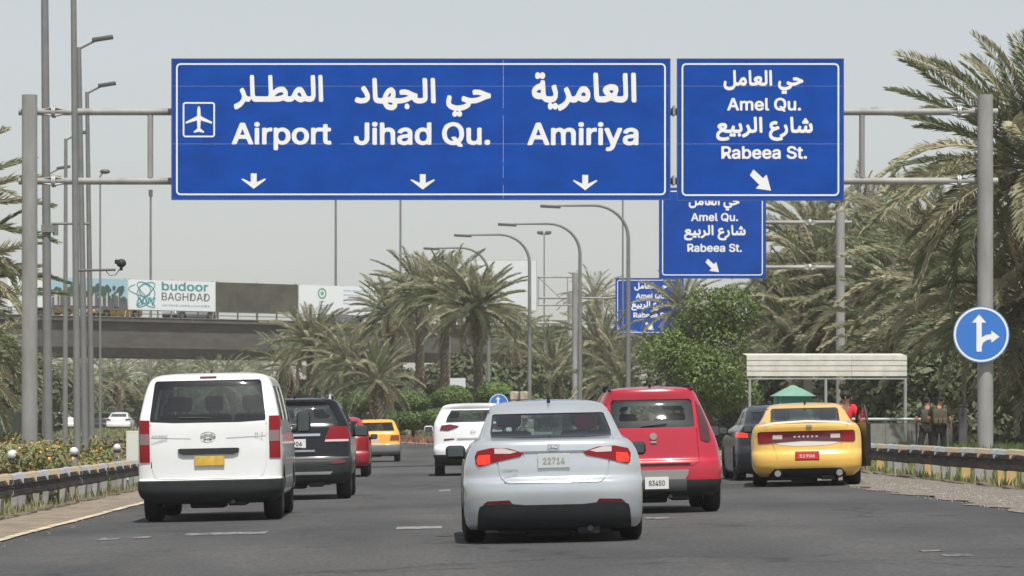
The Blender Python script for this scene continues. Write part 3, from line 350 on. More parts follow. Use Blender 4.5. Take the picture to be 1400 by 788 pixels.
# ---------------------------------------------------------------- guard rails
m_rb=mat('rail_black_paint',(.018,.018,.02),.6,var=.5,scale=4,rand=.3)
m_rbr=mat('rail_brown_paint',(.05,.038,.03),.7,var=.5,scale=4,rand=.3)
m_rg=mat('rail_grey_top',(.34,.35,.36),.55,var=.25,scale=6)
m_ry=mat('rail_yellow_top',(.44,.33,.17),.7,col2=(.33,.29,.23),scale=5)
m_pg=mat('rail_post_grey',(.26,.26,.255),.7,var=.25,scale=5,rand=.2)
m_py=mat('rail_post_yellow',(.46,.33,.14),.7,var=.2,scale=5)
SEG=1.75
def rail_panel(face,top,side):
    # W-beam, outer face toward the road; side=+1: road lies to +x of the beam
    prof=[(-.0,.62),(.045,.595),(.085,.53),(.085,.47),(.03,.43),(.03,.41),(.085,.365),(.085,.315),(.03,.27)]
    mb=MB(); L=SEG/2-.001
    for k in range(len(prof)-1):
        (a,za),(b,zb)=prof[k],prof[k+1]
        n=4
        for i in range(n):
            y0=-L+2*L*i/n; y1=-L+2*L*(i+1)/n
            w0=.003*math.sin(y0*3.1+k); w1=.003*math.sin(y1*3.1+k)
            mb.add([(side*a,y0,za+w0),(side*a,y1,za+w1),(side*b,y1,zb+w1),(side*b,y0,zb+w0)],[(0,1,2,3)],1 if k<2 else 0)
    me=mb.mesh('rail_panel',[face,top],fix=False)
    bm=bmesh.new(); bm.from_mesh(me); bmesh.ops.remove_doubles(bm,verts=bm.verts[:],dist=.0005); bmesh.ops.recalc_face_normals(bm,faces=bm.faces[:]); bmesh.ops.solidify(bm,geom=bm.faces[:],thickness=.006); bm.to_mesh(me); bm.free(); return me
def guard_rail(x,y0,y1,side,label,posts):
    root=thing('guard_rail',label,'guard rail',(x,y0,H(x,y0)))
    b=H(x,y0)
    ms=[rail_panel(m_rb,m_rg,side),rail_panel(m_rbr,m_ry,side)]
    n=int((y1-y0)/SEG)
    for i in range(n):
        y=(i+.5)*SEG; z=H(x,y0+y)-b+rnd.uniform(-.006,.006)
        link('rail_panel',ms[i%2],root,loc=(rnd.uniform(-.008,.008),y,z),rot=(rnd.uniform(-.006,.006),rnd.uniform(-.012,.012),rnd.uniform(-.004,.004)))
    pm=[MB().box(-.05,.05,-.03,.03,-.25,.56).mesh('rail_post',m) for m in posts]
    pw=[MB().box(-.08,.08,-.04,.04,-.25,.56).mesh('rail_post',m) for m in posts]
    i=0; y=.4
    while y<y1-y0:
        k=rnd.choice([0,0,1] if len(posts)>1 else [0]); q=rnd.choice([pm,pw])[k]
        link('rail_post',q,root,loc=(-side*.1,y,H(x,y0+y)-b)); y+=rnd.uniform(1.0,2.1)
    return root
guard_rail(9.25,48,112,-1,'black guard rail with yellow and grey top on the right, beside the gravel shoulder',[m_pg,m_py])
guard_rail(-6.45,40,112,1,'dented black guard rail on the left of the road, in front of the flower bed',[m_pg])

# ---------------------------------------------------------------- signs
def rrect(x0,x1,z0,z1,r,n=5):
    P=[]
    for cx,cz,a in ((x1-r,z0+r,-90),(x1-r,z1-r,0),(x0+r,z1-r,90),(x0+r,z0+r,180)):
        for i in range(n+1):
            t=R_(a+90*i/n); P.append((cx+r*math.cos(t),cz+r*math.sin(t)))
    return P
def ring(mb,x0,x1,z0,z1,r,t,y,mi=0):
    A=rrect(x0,x1,z0,z1,r); B=rrect(x0+t,x1-t,z0+t,z1-t,max(.01,r-t)); n=len(A)
    mb.add([(a[0],y,a[1]) for a in A]+[(b[0],y,b[1]) for b in B],[(i,(i+1)%n,n+(i+1)%n,n+i) for i in range(n)],mi)
def flat(mb,poly,y,mi=0): mb.add([(p[0],y,p[1]) for p in poly],[tuple(range(len(poly)))],mi)
M_alu=mat('aluminium_edge',(.5,.51,.53),.4,.5)
def sign_board(name,label,Y,x0,x1,y0,y1,xcuts,zcuts,s0=48.0,ref=None):
    """board in the photo box x0..x1,y0..y1 (pixels) at distance Y; local origin bottom centre"""
    X0,X1,Z0,Z1=PX(x0,Y),PX(x1,Y),PZ(y1,Y),PZ(y0,Y)
    cx=(X0+X1)/2; t=thing(name,label,'road sign',(cx,Y,Z0))
    k=Y/F
    W=X1-X0; Hh=Z1-Z0
    xs=[-W/2]+[PX(c,Y)-cx for c in xcuts]+[W/2]; zs=[0]+sorted([PZ(c,Y)-Z0 for c in zcuts])+[Hh]
    for i in range(len(xs)-1):
        for j in range(len(zs)-1):
            g=.004
            MB().box(xs[i]+(g if i else 0),xs[i+1]-g,-.03+.0007*((i+j)%2),.02,zs[j]+(g if j else 0),zs[j+1]-g).obj('sign_panel',M_blue,t)
    e=MB(); e.box(-W/2-.035,W/2+.035,-.036,.04,Hh,Hh+.035); e.box(-W/2-.035,W/2+.035,-.036,.04,-.035,0)
    e.box(-W/2-.035,-W/2,-.036,.04,0,Hh); e.box(W/2,W/2+.035,-.036,.04,0,Hh); e.obj('sign_frame',[M_bluee],t)
    b=MB(); ins=.10; ring(b,-W/2+ins,W/2-ins,ins,Hh-ins,.13,.045,-.0345); b.obj('border_line',M_white,t)
    bk=MB()
    for z in (Hh*.25,Hh*.62): bk.box(-W/2+.1,W/2-.1,.024,.06,z-.04,z+.04)
    bk.obj('back_rib',M_galv,t)
    def Q(px,py): return (PX(px,Y)-cx,PZ(py,Y)-Z0)
    return t,Q
def put_lat(t,Q,key,x0,x1,cap,base,y=-.0355):
    W,Hh,bs,_=WORDS[key]; a=Q(x0,base); b=Q(x1,cap); sc=(b[1]-a[1])/(Hh-bs)
    return word(key,a[0],b[0],a[1]-bs*sc,b[1],y,M_white,t)
def put_ar(t,Q,key,x0,x1,y0,y1,y=-.0355):
    a=Q(x0,y1); b=Q(x1,y0); return word(key,a[0],b[0],a[1],b[1],y,M_white,t)
def arrow_down(t,Q,cx,cy,name='arrow'):
    mb=MB(); P=[(-4,-10),(4,-10),(4,2),(15,-3),(17,-2),(0,11),(-17,-2),(-15,-3),(-4,2)]
    mb2=[(Q(cx+a,cy+b)) for a,b in P]
    o=MB(); flat(o,[mb2[i] for i in (0,8,3,1)][:0] or [mb2[0],mb2[8],mb2[2],mb2[1]],-.0355); flat(o,[mb2[8],mb2[7],mb2[6],mb2[5]],-.0355); flat(o,[mb2[2],mb2[8],mb2[5]],-.0355); flat(o,[mb2[2],mb2[5],mb2[4],mb2[3]],-.0355)
    return o.obj(name,M_white,t)
def amel_content(t,Q,f=lambda x,y:(x,y)):
    def q(px,py): return Q(*f(px,py))
    put_ar(t,q,'ar_amel',989,1098,96,129); put_lat(t,q,'amel',994,1095,134,151)
    put_ar(t,q,'ar_rabeea',979,1111,160,193); put_lat(t,q,'rabeea',986,1103,200,217)
    o=MB(); sh=[(1030,232),(1043,244),(1048,239),(1054,261),(1033,258),(1038,253),(1025,240)]
    P=[q(*p) for p in sh]
    flat(o,[P[0],P[6],P[5],P[1]],-.0355); flat(o,[P[2],P[1],P[5],P[4],P[3]],-.0355); o.obj('arrow',M_white,t)
GY=F/48.0
t,Q=sign_board('direction_sign','wide blue sign with Airport, Jihad Qu. and Amiriya over three down arrows',GY-.35,236,915,82,272,[688],[118,197])
put_ar(t,Q,'ar_airport',320,442,103,150); put_lat(t,Q,'airport',317,453,167,197)
put_ar(t,Q,'ar_jihad',485,671,107,160); put_lat(t,Q,'jihad',484,670,167,197.5)
put_ar(t,Q,'ar_amiriya',727,870,99,152); put_lat(t,Q,'amiriya',721,873,167,198)
for c in ((347,247.5),(578,248.5),(800,249.5)): arrow_down(t,Q,*c)
o=MB(); a=Q(250,188); b=Q(294,140); ring(o,a[0],b[0],a[1],b[1],.08,.045,-.0355)
plane=[(272,145),(274,148),(274.5,159),(290,167),(290,169.5),(274.5,165),(274,176),(279,180),(279,182),(272,180.5),(265,182),(265,180),(270,176),(269.5,165),(254,169.5),(254,167),(269.5,159),(270,148)]
link('airplane_symbol',shape_mesh([[Q(*p) for p in plane]],M_white,'airplane_symbol'),t,loc=(0,-.0355,0))
o.obj('symbol_border',M_white,t)
t,Q=sign_board('exit_sign','nearest blue exit sign with Amel Qu. and Rabeea St., right of the airport sign',GY-.35,927,1152,82,273,[],[118,197])
amel_content(t,Q)
Y2=F/31.0; r=144/226.
t,Q=sign_board('exit_sign','middle blue exit sign with Amel Qu. and Rabeea St., just below the nearest one',Y2-.35,902,1046,380-122,380,[],[])
amel_content(t,Q,lambda x,y:(902+(x-927)*r,380+(y-273)*r))
Y3=F/19.5; r=.407
t,Q=sign_board('exit_sign','farthest small blue exit sign, half hidden by the green tree and a lamp pole',Y3-.3,842,934,381,457,[],[])
amel_content(t,Q,lambda x,y:(842+(x-927)*r,381+(y-82)*r*.97))

# ---------------------------------------------------------------- gantries
def coupling(t,x,y,z,r):
    mb=MB(); n=8
    for i in range(2): 
        xx=x+(-.03 if i==0 else .03); mb.tube([(xx-.025,y,z),(xx+.025,y,z)],r*1.75,16)
    for k in range(4):
        a=math.pi/4+k*math.pi/2
        for sgn in (-1,1):
            mb.prism([(0,0),(0,0)],0,0) if 0 else None
            c,s=math.cos(a),math.sin(a)
            p0=(x+sgn*.055,y+c*r,z+s*r); p1=(x+sgn*.055,y+c*r*1.7,z+s*r*1.7); p2=(x+sgn*.3,y+c*r,z+s*r)
            d=Vector((0,-s,c))*.012
            v=[Vector(q) for q in (p0,p1,p2)]
            mb.add([q-d for q in v]+[q+d for q in v],[(0,1,2),(5,4,3),(0,3,4,1),(1,4,5,2),(2,5,3,0)])
    return mb.obj('flange_coupling',M_galv,t,smooth=30)
def gantry(label,Y,posts,top,beams,span,struts,coup,pr,br,base=True):
    x0=PX(posts[0],Y); g=H(x0,Y)
    t=thing('sign_gantry',label,'gantry',(0,Y,0))
    for p in posts:
        x=PX(p,Y); gg=H(x,Y); zt=PZ(top,Y)
        o=MB().tube([(x,0,gg-.2),(x,0,zt)],[pr,pr*.97],24).obj('post',M_post,t,smooth=40)
        MB().box(x-pr*1.35,x+pr*1.35,-pr*1.35,pr*1.35,gg-.1,gg+.1,bev=.01).obj('base_plate',M_post,t)
    for bz in beams:
        z=PZ(bz,Y); MB().tube([(PX(span[0],Y),pr+br*.6,z),(PX(span[1],Y),pr+br*.6,z)],br,16).obj('beam',M_post,t,smooth=40)
        for c in coup: coupling(t,PX(c,Y),pr+br*.6,z,br)
    zb,za=PZ(beams[1],Y),PZ(beams[0],Y)
    for s_ in struts:
        x=PX(s_,Y); MB().tube([(x,pr+br*.6,zb+br*.9),(x,pr+br*.6,za-br*.9)],br*.82,12).obj('strut',M_post,t,smooth=40)
    return t
g1=gantry('nearest sign gantry spanning the road on two thick grey posts with tubular beams',GY,[40.5,1347],130,[152,247],[24,1366],[204.5,460,580,810,1180],[72,1313],.228,.1)
mb=MB()
for z in (PZ(152,GY),PZ(247,GY)):
    for px in (300,500,640,860,980,1100,921):
        x=PX(px,GY); mb.box(x-.03,x+.03,-.27,.3,z-.13,z+.13)
mb.obj('sign_bracket',M_galv,g1)
g2=gantry('second sign gantry behind, on a single grey post right of the middle exit sign',Y2,[1149],290,[304,365.5],[905,1165],[1000],[1108],.2,.09)
mb=MB()
for z in (PZ(304,Y2),PZ(365.5,Y2)):
    for px in (930,1020): mb.box(PX(px,Y2)-.03,PX(px,Y2)+.03,-.27,.28,z-.1,z+.1)
mb.obj('sign_bracket',M_galv,g2)
g3=gantry('farthest sign gantry carrying the half hidden exit sign, left post near the lamp poles',Y3,[780,1010],400,[407.5,442],[736,1012],[825],[],.22,.075)
# truss gantry with white board
Y4=F/22.0; x=PX(786,Y4)
t=thing('truss_gantry','thin truss gantry on a tall grey post holding the white board behind the palm','gantry',(0,Y4,0))
MB().tube([(x,0,H(x,Y4)-.2),(x,0,PZ(373,Y4))],.17,14).obj('post',M_post,t,smooth=40)
x2=PX(612,Y4); MB().tube([(x2,0,H(x2,Y4)-.2),(x2,0,PZ(373,Y4))],.17,14).obj('post',M_post,t,smooth=40)
for py in (379,417.5): MB().tube([(x2,.1,PZ(py,Y4)),(x,.1,PZ(py,Y4))],.05,8).obj('beam',M_post,t,smooth=40)
for a in (613,640,670,700,736,776): MB().tube([(PX(a,Y4),.1,PZ(379,Y4)),(PX(a,Y4),.1,PZ(417.5,Y4))],.035,8).obj('strut',M_post,t)
for a,b in ((613,655),(655,700),(736,776)): MB().tube([(PX(a,Y4),.1,PZ(379,Y4)),(PX(b,Y4),.1,PZ(417,Y4))],.03,8).obj('brace',M_post,t)
M_board=mat('white_board',(.62,.66,.68),.6,var=.04,scale=1)
t=thing('billboard','blank white board behind the main palm','billboard',(PX(675,Y4),Y4-.2,PZ(425,Y4)))
W=PX(734,Y4)-PX(618,Y4); hh=PZ(357,Y4)-PZ(425,Y4)
MB().box(-W/2,W/2,-.05,.05,0,hh).obj('board_panel',M_board,t)
e=MB(); e.box(-W/2-.05,W/2+.05,.05,.1,-.05,hh+.05); e.obj('frame',M_galv,t)

# round mandatory signs
def round_sign(label,px,py,rp,Y,dy,with_post,arrow=True):
    s=F/Y; r=rp/s; z=PZ(py,Y); x=PX(px,Y)
    t=thing('round_sign',label,'road sign',(x,Y+dy,z))
    def disc(rr,y,m,nm,th=.012):
        return MB().tube([(0,y,0),(0,y+th,0)],rr,48).obj(nm,m,t,smooth=40)
    disc(r,0,mat('sign_rim_blue',(.10,.22,.45),.5),'sign_back',.02); 
    mw=MB(); n=48
    for R0,R1,y,mi in ((r*.965,r*.90,-.004,0),(r*.90,0,-.004,1)):
        A=[(R0*math.cos(6.28318*i/n),y,R0*math.sin(6.28318*i/n)) for i in range(n)]
        if R1: 
            Bv=[(R1*math.cos(6.28318*i/n),y,R1*math.sin(6.28318*i/n)) for i in range(n)]
            mw.add(A+Bv,[(i,(i+1)%n,n+(i+1)%n,n+i) for i in range(n)],mi)
        else: mw.add(A,[tuple(range(n))],mi)
    mw.obj('sign_face',[M_white,mat('mandatory_blue',(.03,.17,.56),.45)],t)
    if arrow:
        k=r/38.
        o=MB()
        def pl(P): flat(o,[((a-1338.5)*k,(458-b)*k) for a,b in P],-.008)
        A_=[(1332,481),(1339,481),(1339,474),(1341,469),(1346,465.5),(1352,464.5),(1352,469),(1363,461),(1352,453),(1352,457.5),(1345,458.5),(1339,462),(1339,442),(1345,442),(1335.5,431),(1326,442),(1332,442)]
        link('arrow',shape_mesh([[((p-1338.5)*k,(458-q_)*k) for p,q_ in A_]],M_white,'arrow'),t,loc=(0,-.008,0))
    if with_post: MB().tube([(0,.04,-z-.1+H(x,Y)),(0,.04,r*.6)],.035,10).obj('post',M_galv,t)
    else: MB().box(-.05,.05,.02,.12,-.3,.3).obj('bracket',M_galv,t)
    return t
round_sign('round blue sign with straight and right arrows on the right gantry post',1339,458,38.5,GY,-.36,False)
round_sign('small round blue sign showing just above the roof of the white SUV',682,552,13.5,180,0,True)

# ---------------------------------------------------------------- lamp posts
M_lamp=mat('lamp_grey',(.17,.175,.175),.6,var=.1,scale=2); M_head=mat('lamp_head',(.09,.09,.09),.5)
def pole(label,px,top,Y,w,lean=0,cat='pole',name='tall_pole',group=None,wt=.6):
    x=PX(px,Y); g=H(x,Y); t=thing(name,label,cat,(x,Y,g),group=group); z=PZ(top,Y)-g
    MB().tube([(0,0,-.2),(lean*.5,0,z*.5),(lean,0,z)],[w/2,w/2*(1+wt)/2,w/2*wt],14).obj('pole',M_lamp,t,smooth=40)
    MB().box(-w*.8,w*.8,-w*.8,w*.8,-.1,.06).obj('base_plate',M_lamp,t)
    return t,z
def lamp_left(label,px,top,Y,endpx,w=.2,topx=None,group='street lamps left of the road'):
    t,z=pole(label,px,top,Y,w,lean=((topx or px)-px)*Y/F,cat='street lamp',name='street_lamp',group=group)
    a=((topx or px)-px)*Y/F; L=(endpx-(topx or px))*Y/F
    MB().tube([(a,0,z-.05),(a+L*.45,0,z+.18*L)],.035,8).obj('arm',M_lamp,t,smooth=40)
    hd=MB(); hd.box(-L*.32,L*.32,-.14,.14,-.05,.07,bev=.03)
    link('lamp_head',hd.mesh('lamp_head',M_head,smooth=40),t,loc=(a+L*.72,0,z+.26*L),rot=(0,-.16,0)); return t
ta,za=pole('thick tall grey pole with a clamp and side bar, left of the lamp row',66,-60,112,.30,lean=-.12,wt=.75)
MB().box(-.2,.2,-.2,.2,PZ(318,112)-H(-12,112),PZ(308,112)-H(-12,112)).obj('clamp',M_lamp,ta)
MB().box(.15,.3,-.1,.1,PZ(322,112)-H(-12,112),PZ(308,112)-H(-12,112)).obj('junction_box',M_lamp,ta)
MB().tube([(.1,0,PZ(306,112)-H(-12,112)),(PX(122,112)-PX(66,112),0,PZ(306,112)-H(-12,112))],.04,8).obj('side_bar',M_lamp,ta)
tb,zb_=pole('tall grey pole with a surveillance camera on a side arm',106,-60,100,.20,lean=-.12,name='camera_pole',cat='camera pole',wt=.8)
zc=PZ(370,100)-H(-10,100); ex=PX(158,100)-PX(106,100)
arm=MB().tube([(0,0,zc),(ex,0,zc+.02)],.035,8).tube([(ex*.75,0,zc-.02),(ex*.85,0,zc-.14),(ex*1.0,0,zc-.12),(ex*1.12,0,zc+.05)],.015,6).obj('arm',M_head,tb)
MB().sph((ex*1.15,0,zc+.2),(.14,.14,.12)).box(ex*1.15-.04,ex*1.15+.04,-.04,.04,zc,zc+.12).box(ex*1.15-.18,ex*1.15+.1,-.08,.08,zc+.18,zc+.3,bev=.02).obj('camera_dome',M_black,tb,smooth=40)
lamp_left('nearest left street lamp, its head highest above the gantry beam',117,65,108,153,.22,108)
lamp_left('second left street lamp with its head just under the nearest one',126,126,122,157,.22,119)
lamp_left('third left street lamp, arm crossing behind the two nearer poles',89,190,142,120,.22,90)
lamp_left('fourth left street lamp, head just above the lower gantry beam',60,237,160,95,.22,66)
def small_lamp(label,px,top,Y,dbl=False,group=None):
    t,z=pole(label,px,top,Y,.14,cat='lamp',name='floodlight_pole')
    if dbl:
        for s_ in (-1,1): MB().box(s_*.3-.22,s_*.3+.22,-.12,.12,z-.12,z+.1,bev=.03).obj('lamp_head',M_head,t)
        MB().tube([(-.35,0,z-.15),(.35,0,z-.15)],.03,6).obj('arm',M_lamp,t)
    else:
        MB().tube([(0,0,z-.05),(.15,0,z+.15)],.04,6).obj('arm',M_lamp,t)
        MB().sph((.25,0,z+.2),(.28,.15,.13)).obj('lamp_head',M_head,t,smooth=60)
    return t
small_lamp('thin bent lamp between the lamp row and the big sign',137,240,190)
small_lamp('floodlight pole with twin heads right of the white board',744,318,262,True)
t,z=pole('thin dark lamp pole standing above the bridge banner',206,268,300,.28,wt=.6)
MB().box(-.16,.16,-.16,.16,z-.05,z+.5).obj('lamp_head',M_head,t)
pole('thin pole rising behind the airport sign, left of the other one',459,200,310,.28)
pole('thin pole rising behind the airport sign above the palms',547.5,200,310,.26)
pole('thin pole behind the first curved lamp, left of the exit signs',851.5,240,230,.16)
pole('grey pole behind the middle exit sign',1045,262,170,.27)
def lamp_curved(label,px,top,Y,ex,rad=2.2):
    x=PX(px,Y); g=H(x,Y); z=PZ(top,Y)-g; L=(px-ex)*Y/F
    t=thing('curved_street_lamp',label,'street lamp',(x,Y,g),group='curved street lamps in the middle distance')
    P=[(0,0,-.2),(0,0,z*.5),(0,0,z-1.6)]; n=8
    for i in range(1,n+1):
        a=math.pi/2*i/n; P.append((-1.7*(1-math.cos(a)),0,z-1.6+1.6*math.sin(a)))
    P.append((-L*.8,0,z-.02-.0*L)); P.append((-L*.82,0,z-.03))
    rr=[.125,.11,.09]+[.085-.003*i for i in range(n)]+[.05,.05]
    MB().tube(P,rr,10).obj('pole',M_lamp,t,smooth=50)
    hd=MB().box(-.5,.5,-.13,.13,-.07,.07,bev=.03).mesh('lamp_head',M_head,smooth=40)
    link('lamp_head',hd,t,loc=(-L+.45,0,z-.06),rot=(0,.05,0))
    return t
lamp_curved('nearest curved street lamp, its pole crossing the farthest exit sign',859,281,177,740)
lamp_curved('second curved street lamp, left of the farthest exit sign',793,306,193,682)
lamp_curved('third curved street lamp, its pole right of the white board',724,321,204,622)
lamp_curved('farthest curved street lamp, mostly hidden by the main palm',668,339,220,580)

# ---------------------------------------------------------------- bridge
def BP(px,dy=0):
    k=(px-VPX)/F; Y=(294.5+dy)/(1-.83*k); return Vector((k*Y,Y,0))
bd=(BP(700)-BP(60)).normalized(); bang=math.atan2(bd.y,bd.x); bn=Vector((-bd.y,bd.x,0))
o0=BP(60)
br=thing('road_bridge','long grey concrete road bridge crossing behind the palms','bridge',(o0.x,o0.y,0),rz=bang)
def bx(px): return (BP(px)-o0).dot(bd)
ZD=9.42
L0,L1=-60,(BP(1010)-o0).dot(bd)+40
prof=[(-.3,ZD),(-.3,ZD-.32),(0,ZD-.34),(.04,ZD-2.3),(.35,ZD-2.95),(8,ZD-2.95),(8.1,ZD-.34),(8.4,ZD-.32),(8.4,ZD)]
pp=[(a,b) for a,b in prof]
MB().prism(pp,L0,L1,'x').obj('deck',M_conc,br)
m_cap=mat('bridge_edge_concrete',(.22,.21,.20),.9,var=.2,scale=.7)
MB().box(L0,L1,-.36,-.06,ZD,ZD+.05).obj('kerb',m_cap,br)
jt=mat('joint_stain',(.12,.115,.11),.9)
for px in (50,178,260,345,520,740): MB().box(bx(px)-.07,bx(px)+.07,-.31,-.296,ZD-.3,ZD-.01).obj('joint',jt,br)
m_brail=mat('bridge_rail_paint',(.10,.095,.09),.7,rand=.3)
mbp=MB().box(-.04,.04,-.05,.05,-.1,.42).mesh('railing_post',m_brail)
x=L0
while x<L1: link('railing_post',mbp,br,loc=(x,-.15,ZD+.14)); x+=1.9
for z in (ZD+.30,ZD+.58): MB().box(L0,L1,-.19,-.11,z-.028,z+.028).obj('railing_bar',m_brail,br)
for pxp in (-260,20,560,820):
    xx=bx(pxp); MB().box(xx-1.0,xx+1.0,2,6.5,-.5,ZD-2.9,bev=.1).obj('pier',M_conc,br)
# banners behind the railing
def banner(label,p0,p1,m,extra=None):
    x0,x1=bx(p0),bx(p1); c=(x0+x1)/2; W=(x1-x0)
    P=o0+bd*c+bn*1.0
    t=thing('banner',label,'banner',(P.x,P.y,10.08),rz=bang)
    MB().box(-W/2+.02,W/2-.02,0,.06,0,2.30).obj('banner_sheet',m,t)
    fr=MB()
    for q in (-W/2+.2,0,W/2-.2): fr.box(q-.04,q+.04,.07,.15,-.6,2.4)
    fr.obj('frame',M_galv,t)
    if extra: extra(t,W)
    return t
m_bw=mat('banner_white',(.70,.74,.76),.6); m_bd=mat('banner_dark_print',(.045,.048,.038),.7,col2=(.10,.095,.07),scale=.6,coord='Object')
m_teal=mat('print_teal',(.05,.26,.28),.6); m_gr=mat('print_grey',(.13,.13,.15),.6); m_lt=mat('print_pale_teal',(.25,.42,.45),.6)
def ex_logo(t,W):
    h=2.30
    u=W/119.
    word('budoor',-W/2+45*u,-W/2+109*u,h*.66,h*.96,-.006,m_teal,t); word('baghdad',-W/2+45*u,-W/2+111*u,h*.33,h*.60,-.006,m_gr,t)
    o=MB()
    rr=random.Random(3)
    x=-W/2+46*u
    while x<-W/2+110*u:
        w_=rr.uniform(.05,.3); flat(o,[(x,h*.14),(x+w_,h*.14),(x+w_,h*rr.uniform(.17,.22)),(x,h*rr.uniform(.17,.2))],-.006); x+=w_+.07
    q_=o.obj('small_print',m_lt,t); q_['kind']='stuff'
    # knotted calligraphic ornament: looping ribbons
    o=MB(); cx=-W/2+24*u; cz=h*.5
    def rib(P,w):
        n=len(P)
        for i in range(n-1):
            a=Vector(P[i]); b=Vector(P[i+1]); d=(b-a); d=Vector((-d.y,d.x)).normalized()*w
            yy=-.006-.0004*(i%7)
            o.add([(a.x-d.x,yy,a.y-d.y),(b.x-d.x,yy,b.y-d.y),(b.x+d.x,yy,b.y+d.y),(a.x+d.x,yy,a.y+d.y)],[(0,1,2,3)])
    R=h*.42
    rib([(cx+R*.95*math.sin(3*t_)*.9,cz+R*math.cos(2*t_+.4)) for t_ in [i*6.283/60 for i in range(61)]],.045)
    rib([(cx+R*.55*math.cos(t_)-.1,cz+R*.35+R*.5*math.sin(t_)) for t_ in [i*6.283/30 for i in range(31)]],.05)
    rib([(cx-R*.9+R*1.8*i/20,cz-R*.9+R*.7*abs(math.sin(i*.55))) for i in range(21)],.06)
    rib([(cx-R*.8+R*.9*math.sin(i*.3),cz-R*.9+R*1.7*i/20) for i in range(21)],.04)
    o.obj('ornament',m_teal,t)
def ex_photo(t,W):
    h=2.30; rr=random.Random(8)
    cols=[mat('print_sky_blue',(.30,.48,.58),.6),mat('print_tree_dark',(.05,.09,.07),.7),mat('print_building',(.45,.45,.42),.7),mat('print_street',(.10,.10,.12),.7)]
    o=MB(); flat(o,[(-W/2+.03,h*.35),(W/2-.03,h*.35),(W/2-.03,h),(-W/2+.03,h)],-.004,0); flat(o,[(-W/2+.03,0),(W/2-.03,0),(W/2-.03,h*.35),(-W/2+.03,h*.35)],-.004,3)
    for i in range(70):
        x=rr.uniform(-W/2+.4,W/2-.4); y=rr.uniform(h*.3,h*.72); r=rr.uniform(.12,.34)
        flat(o,[(max(-W/2+.05,min(W/2-.05,x+r*rr.uniform(.7,1.2)*math.cos(k))),min(h-.02,y+r*math.sin(k))) for k in [j*.785 for j in range(8)]],-.006-.0004*i,1)
    for i in range(30):
        x=rr.uniform(-W/2+.2,W/2-.5); w_=rr.uniform(.15,.5); flat(o,[(x,h*.08),(x+w_,h*.08),(x+w_,h*rr.uniform(.3,.6)),(x,h*rr.uniform(.3,.6))],-.036-.0004*i,rr.choice([2,2,3]))
    q_=o.obj('printed_picture',cols,t); q_['kind']='stuff'
def ex_emblem(t,W):
    h=2.30; o=MB(); cx=-W/2+W*.26; cz=h*.72; n=20; R=h*.19
    for a,b in ((R,R*.72),):
        o.add([(cx+a*math.cos(6.283*i/n),-.006,cz+a*math.sin(6.283*i/n)) for i in range(n)]+[(cx+b*math.cos(6.283*i/n),-.006,cz+b*math.sin(6.283*i/n)) for i in range(n)],[(i,(i+1)%n,n+(i+1)%n,n+i) for i in range(n)])
    flat(o,[(cx-R*.4,cz),(cx,cz-R*.45),(cx+R*.4,cz),(cx,cz+R*.5)],-.006); o.obj('emblem',mat('print_green',(.06,.32,.13),.6),t)
    o=MB(); rr=random.Random(2)
    for k in range(4):
        z=h*(.82-.15*k); x=-W/2+W*.5
        while x<W/2-.3: w_=rr.uniform(.08,.3); flat(o,[(x,z),(x+w_,z),(x+w_,z+.1),(x,z+.1)],-.006); x+=w_+.06
    for k in range(3):
        z=h*(.42-.13*k); flat(o,[(cx-.3,z),(cx+.3,z),(cx+.3,z+.07),(cx-.3,z+.07)],-.006)
    q_=o.obj('small_print',mat('print_pale_blue',(.30,.42,.62),.6),t); q_['kind']='stuff'
banner('plain white banner at the far left of the bridge railing',20,80,m_bw)
banner('banner with a printed street picture under a blue sky',80.5,185,m_bw,ex_photo)
banner('white banner reading budoor BAGHDAD beside a teal ornament',185.5,305,m_bw,ex_logo)
banner('dark printed banner on the bridge, right of the budoor one',305.5,418.5,m_bd)
banner('white banner with a round green emblem above the palms',419,540,m_bw,ex_emblem)
# ---------------------------------------------------------------- vegetation
M_fr=mat('palm_leaf',(.185,.212,.118),.62,var=.25,scale=1.3,rand=.32,trans=.12,spec=.35)
M_fr2=mat('palm_leaf_pale',(.33,.32,.21),.7,var=.2,scale=1.3,rand=.25,trans=.1,spec=.3)
M_frd=mat('palm_leaf_dry',(.27,.225,.15),.85,var=.25,scale=2,rand=.3)
M_trunk=mat('palm_trunk',(.105,.085,.062),.95,var=.45,scale=7,bump=.8,bscale=14,rand=.15)
M_boot=mat('palm_leaf_base',(.19,.15,.10),.95,var=.4,scale=6,rand=.3)
def frond_mesh(seed,L,k,m,nl=84,ll=.46,hang=0.0):
    r=random.Random(seed); mb=MB(); side=r.uniform(-.12,.12)
    def C(t):
        x=t*L; return Vector((x*(1-.06*k*t*t*4),side*x*x/L,-k*L*t*t*(.25+.75*t)))
    N=9
    mb.tube([C(i/N) for i in range(N+1)],[.028-.024*i/N for i in range(N+1)],4,0,False)
    for i in range(nl):
        t=.14+.86*i/nl; p=C(t); d=(C(min(1,t+.02))-C(t-.02)).normalized()
        s0=d.cross(Vector((0,0,1))).normalized(); up=s0.cross(d)
        for sg in (-1,1):
            l=ll*(1.0 if t<.7 else 1-.6*((t-.7)/.3))*min(1,.45+t*2)*r.uniform(.8,1.15)
            a=r.uniform(.5,.95)+.35*t
            q=(s0*sg*math.cos(a*.9)+d*math.sin(a*.9)+up*(r.uniform(.05,.55)-hang)).normalized()
            w=d*.0 + (up*r.uniform(.4,1)+d*r.uniform(-.6,.6)).normalized()*.027
            e=p+q*l+Vector((0,0,-.12*l-hang*.2*l)); mdl=p+q*l*.45
            mb.add([p,mdl+w,e,mdl-w],[(0,1,2,3)])
    return mb.mesh('frond',m,fix=False)
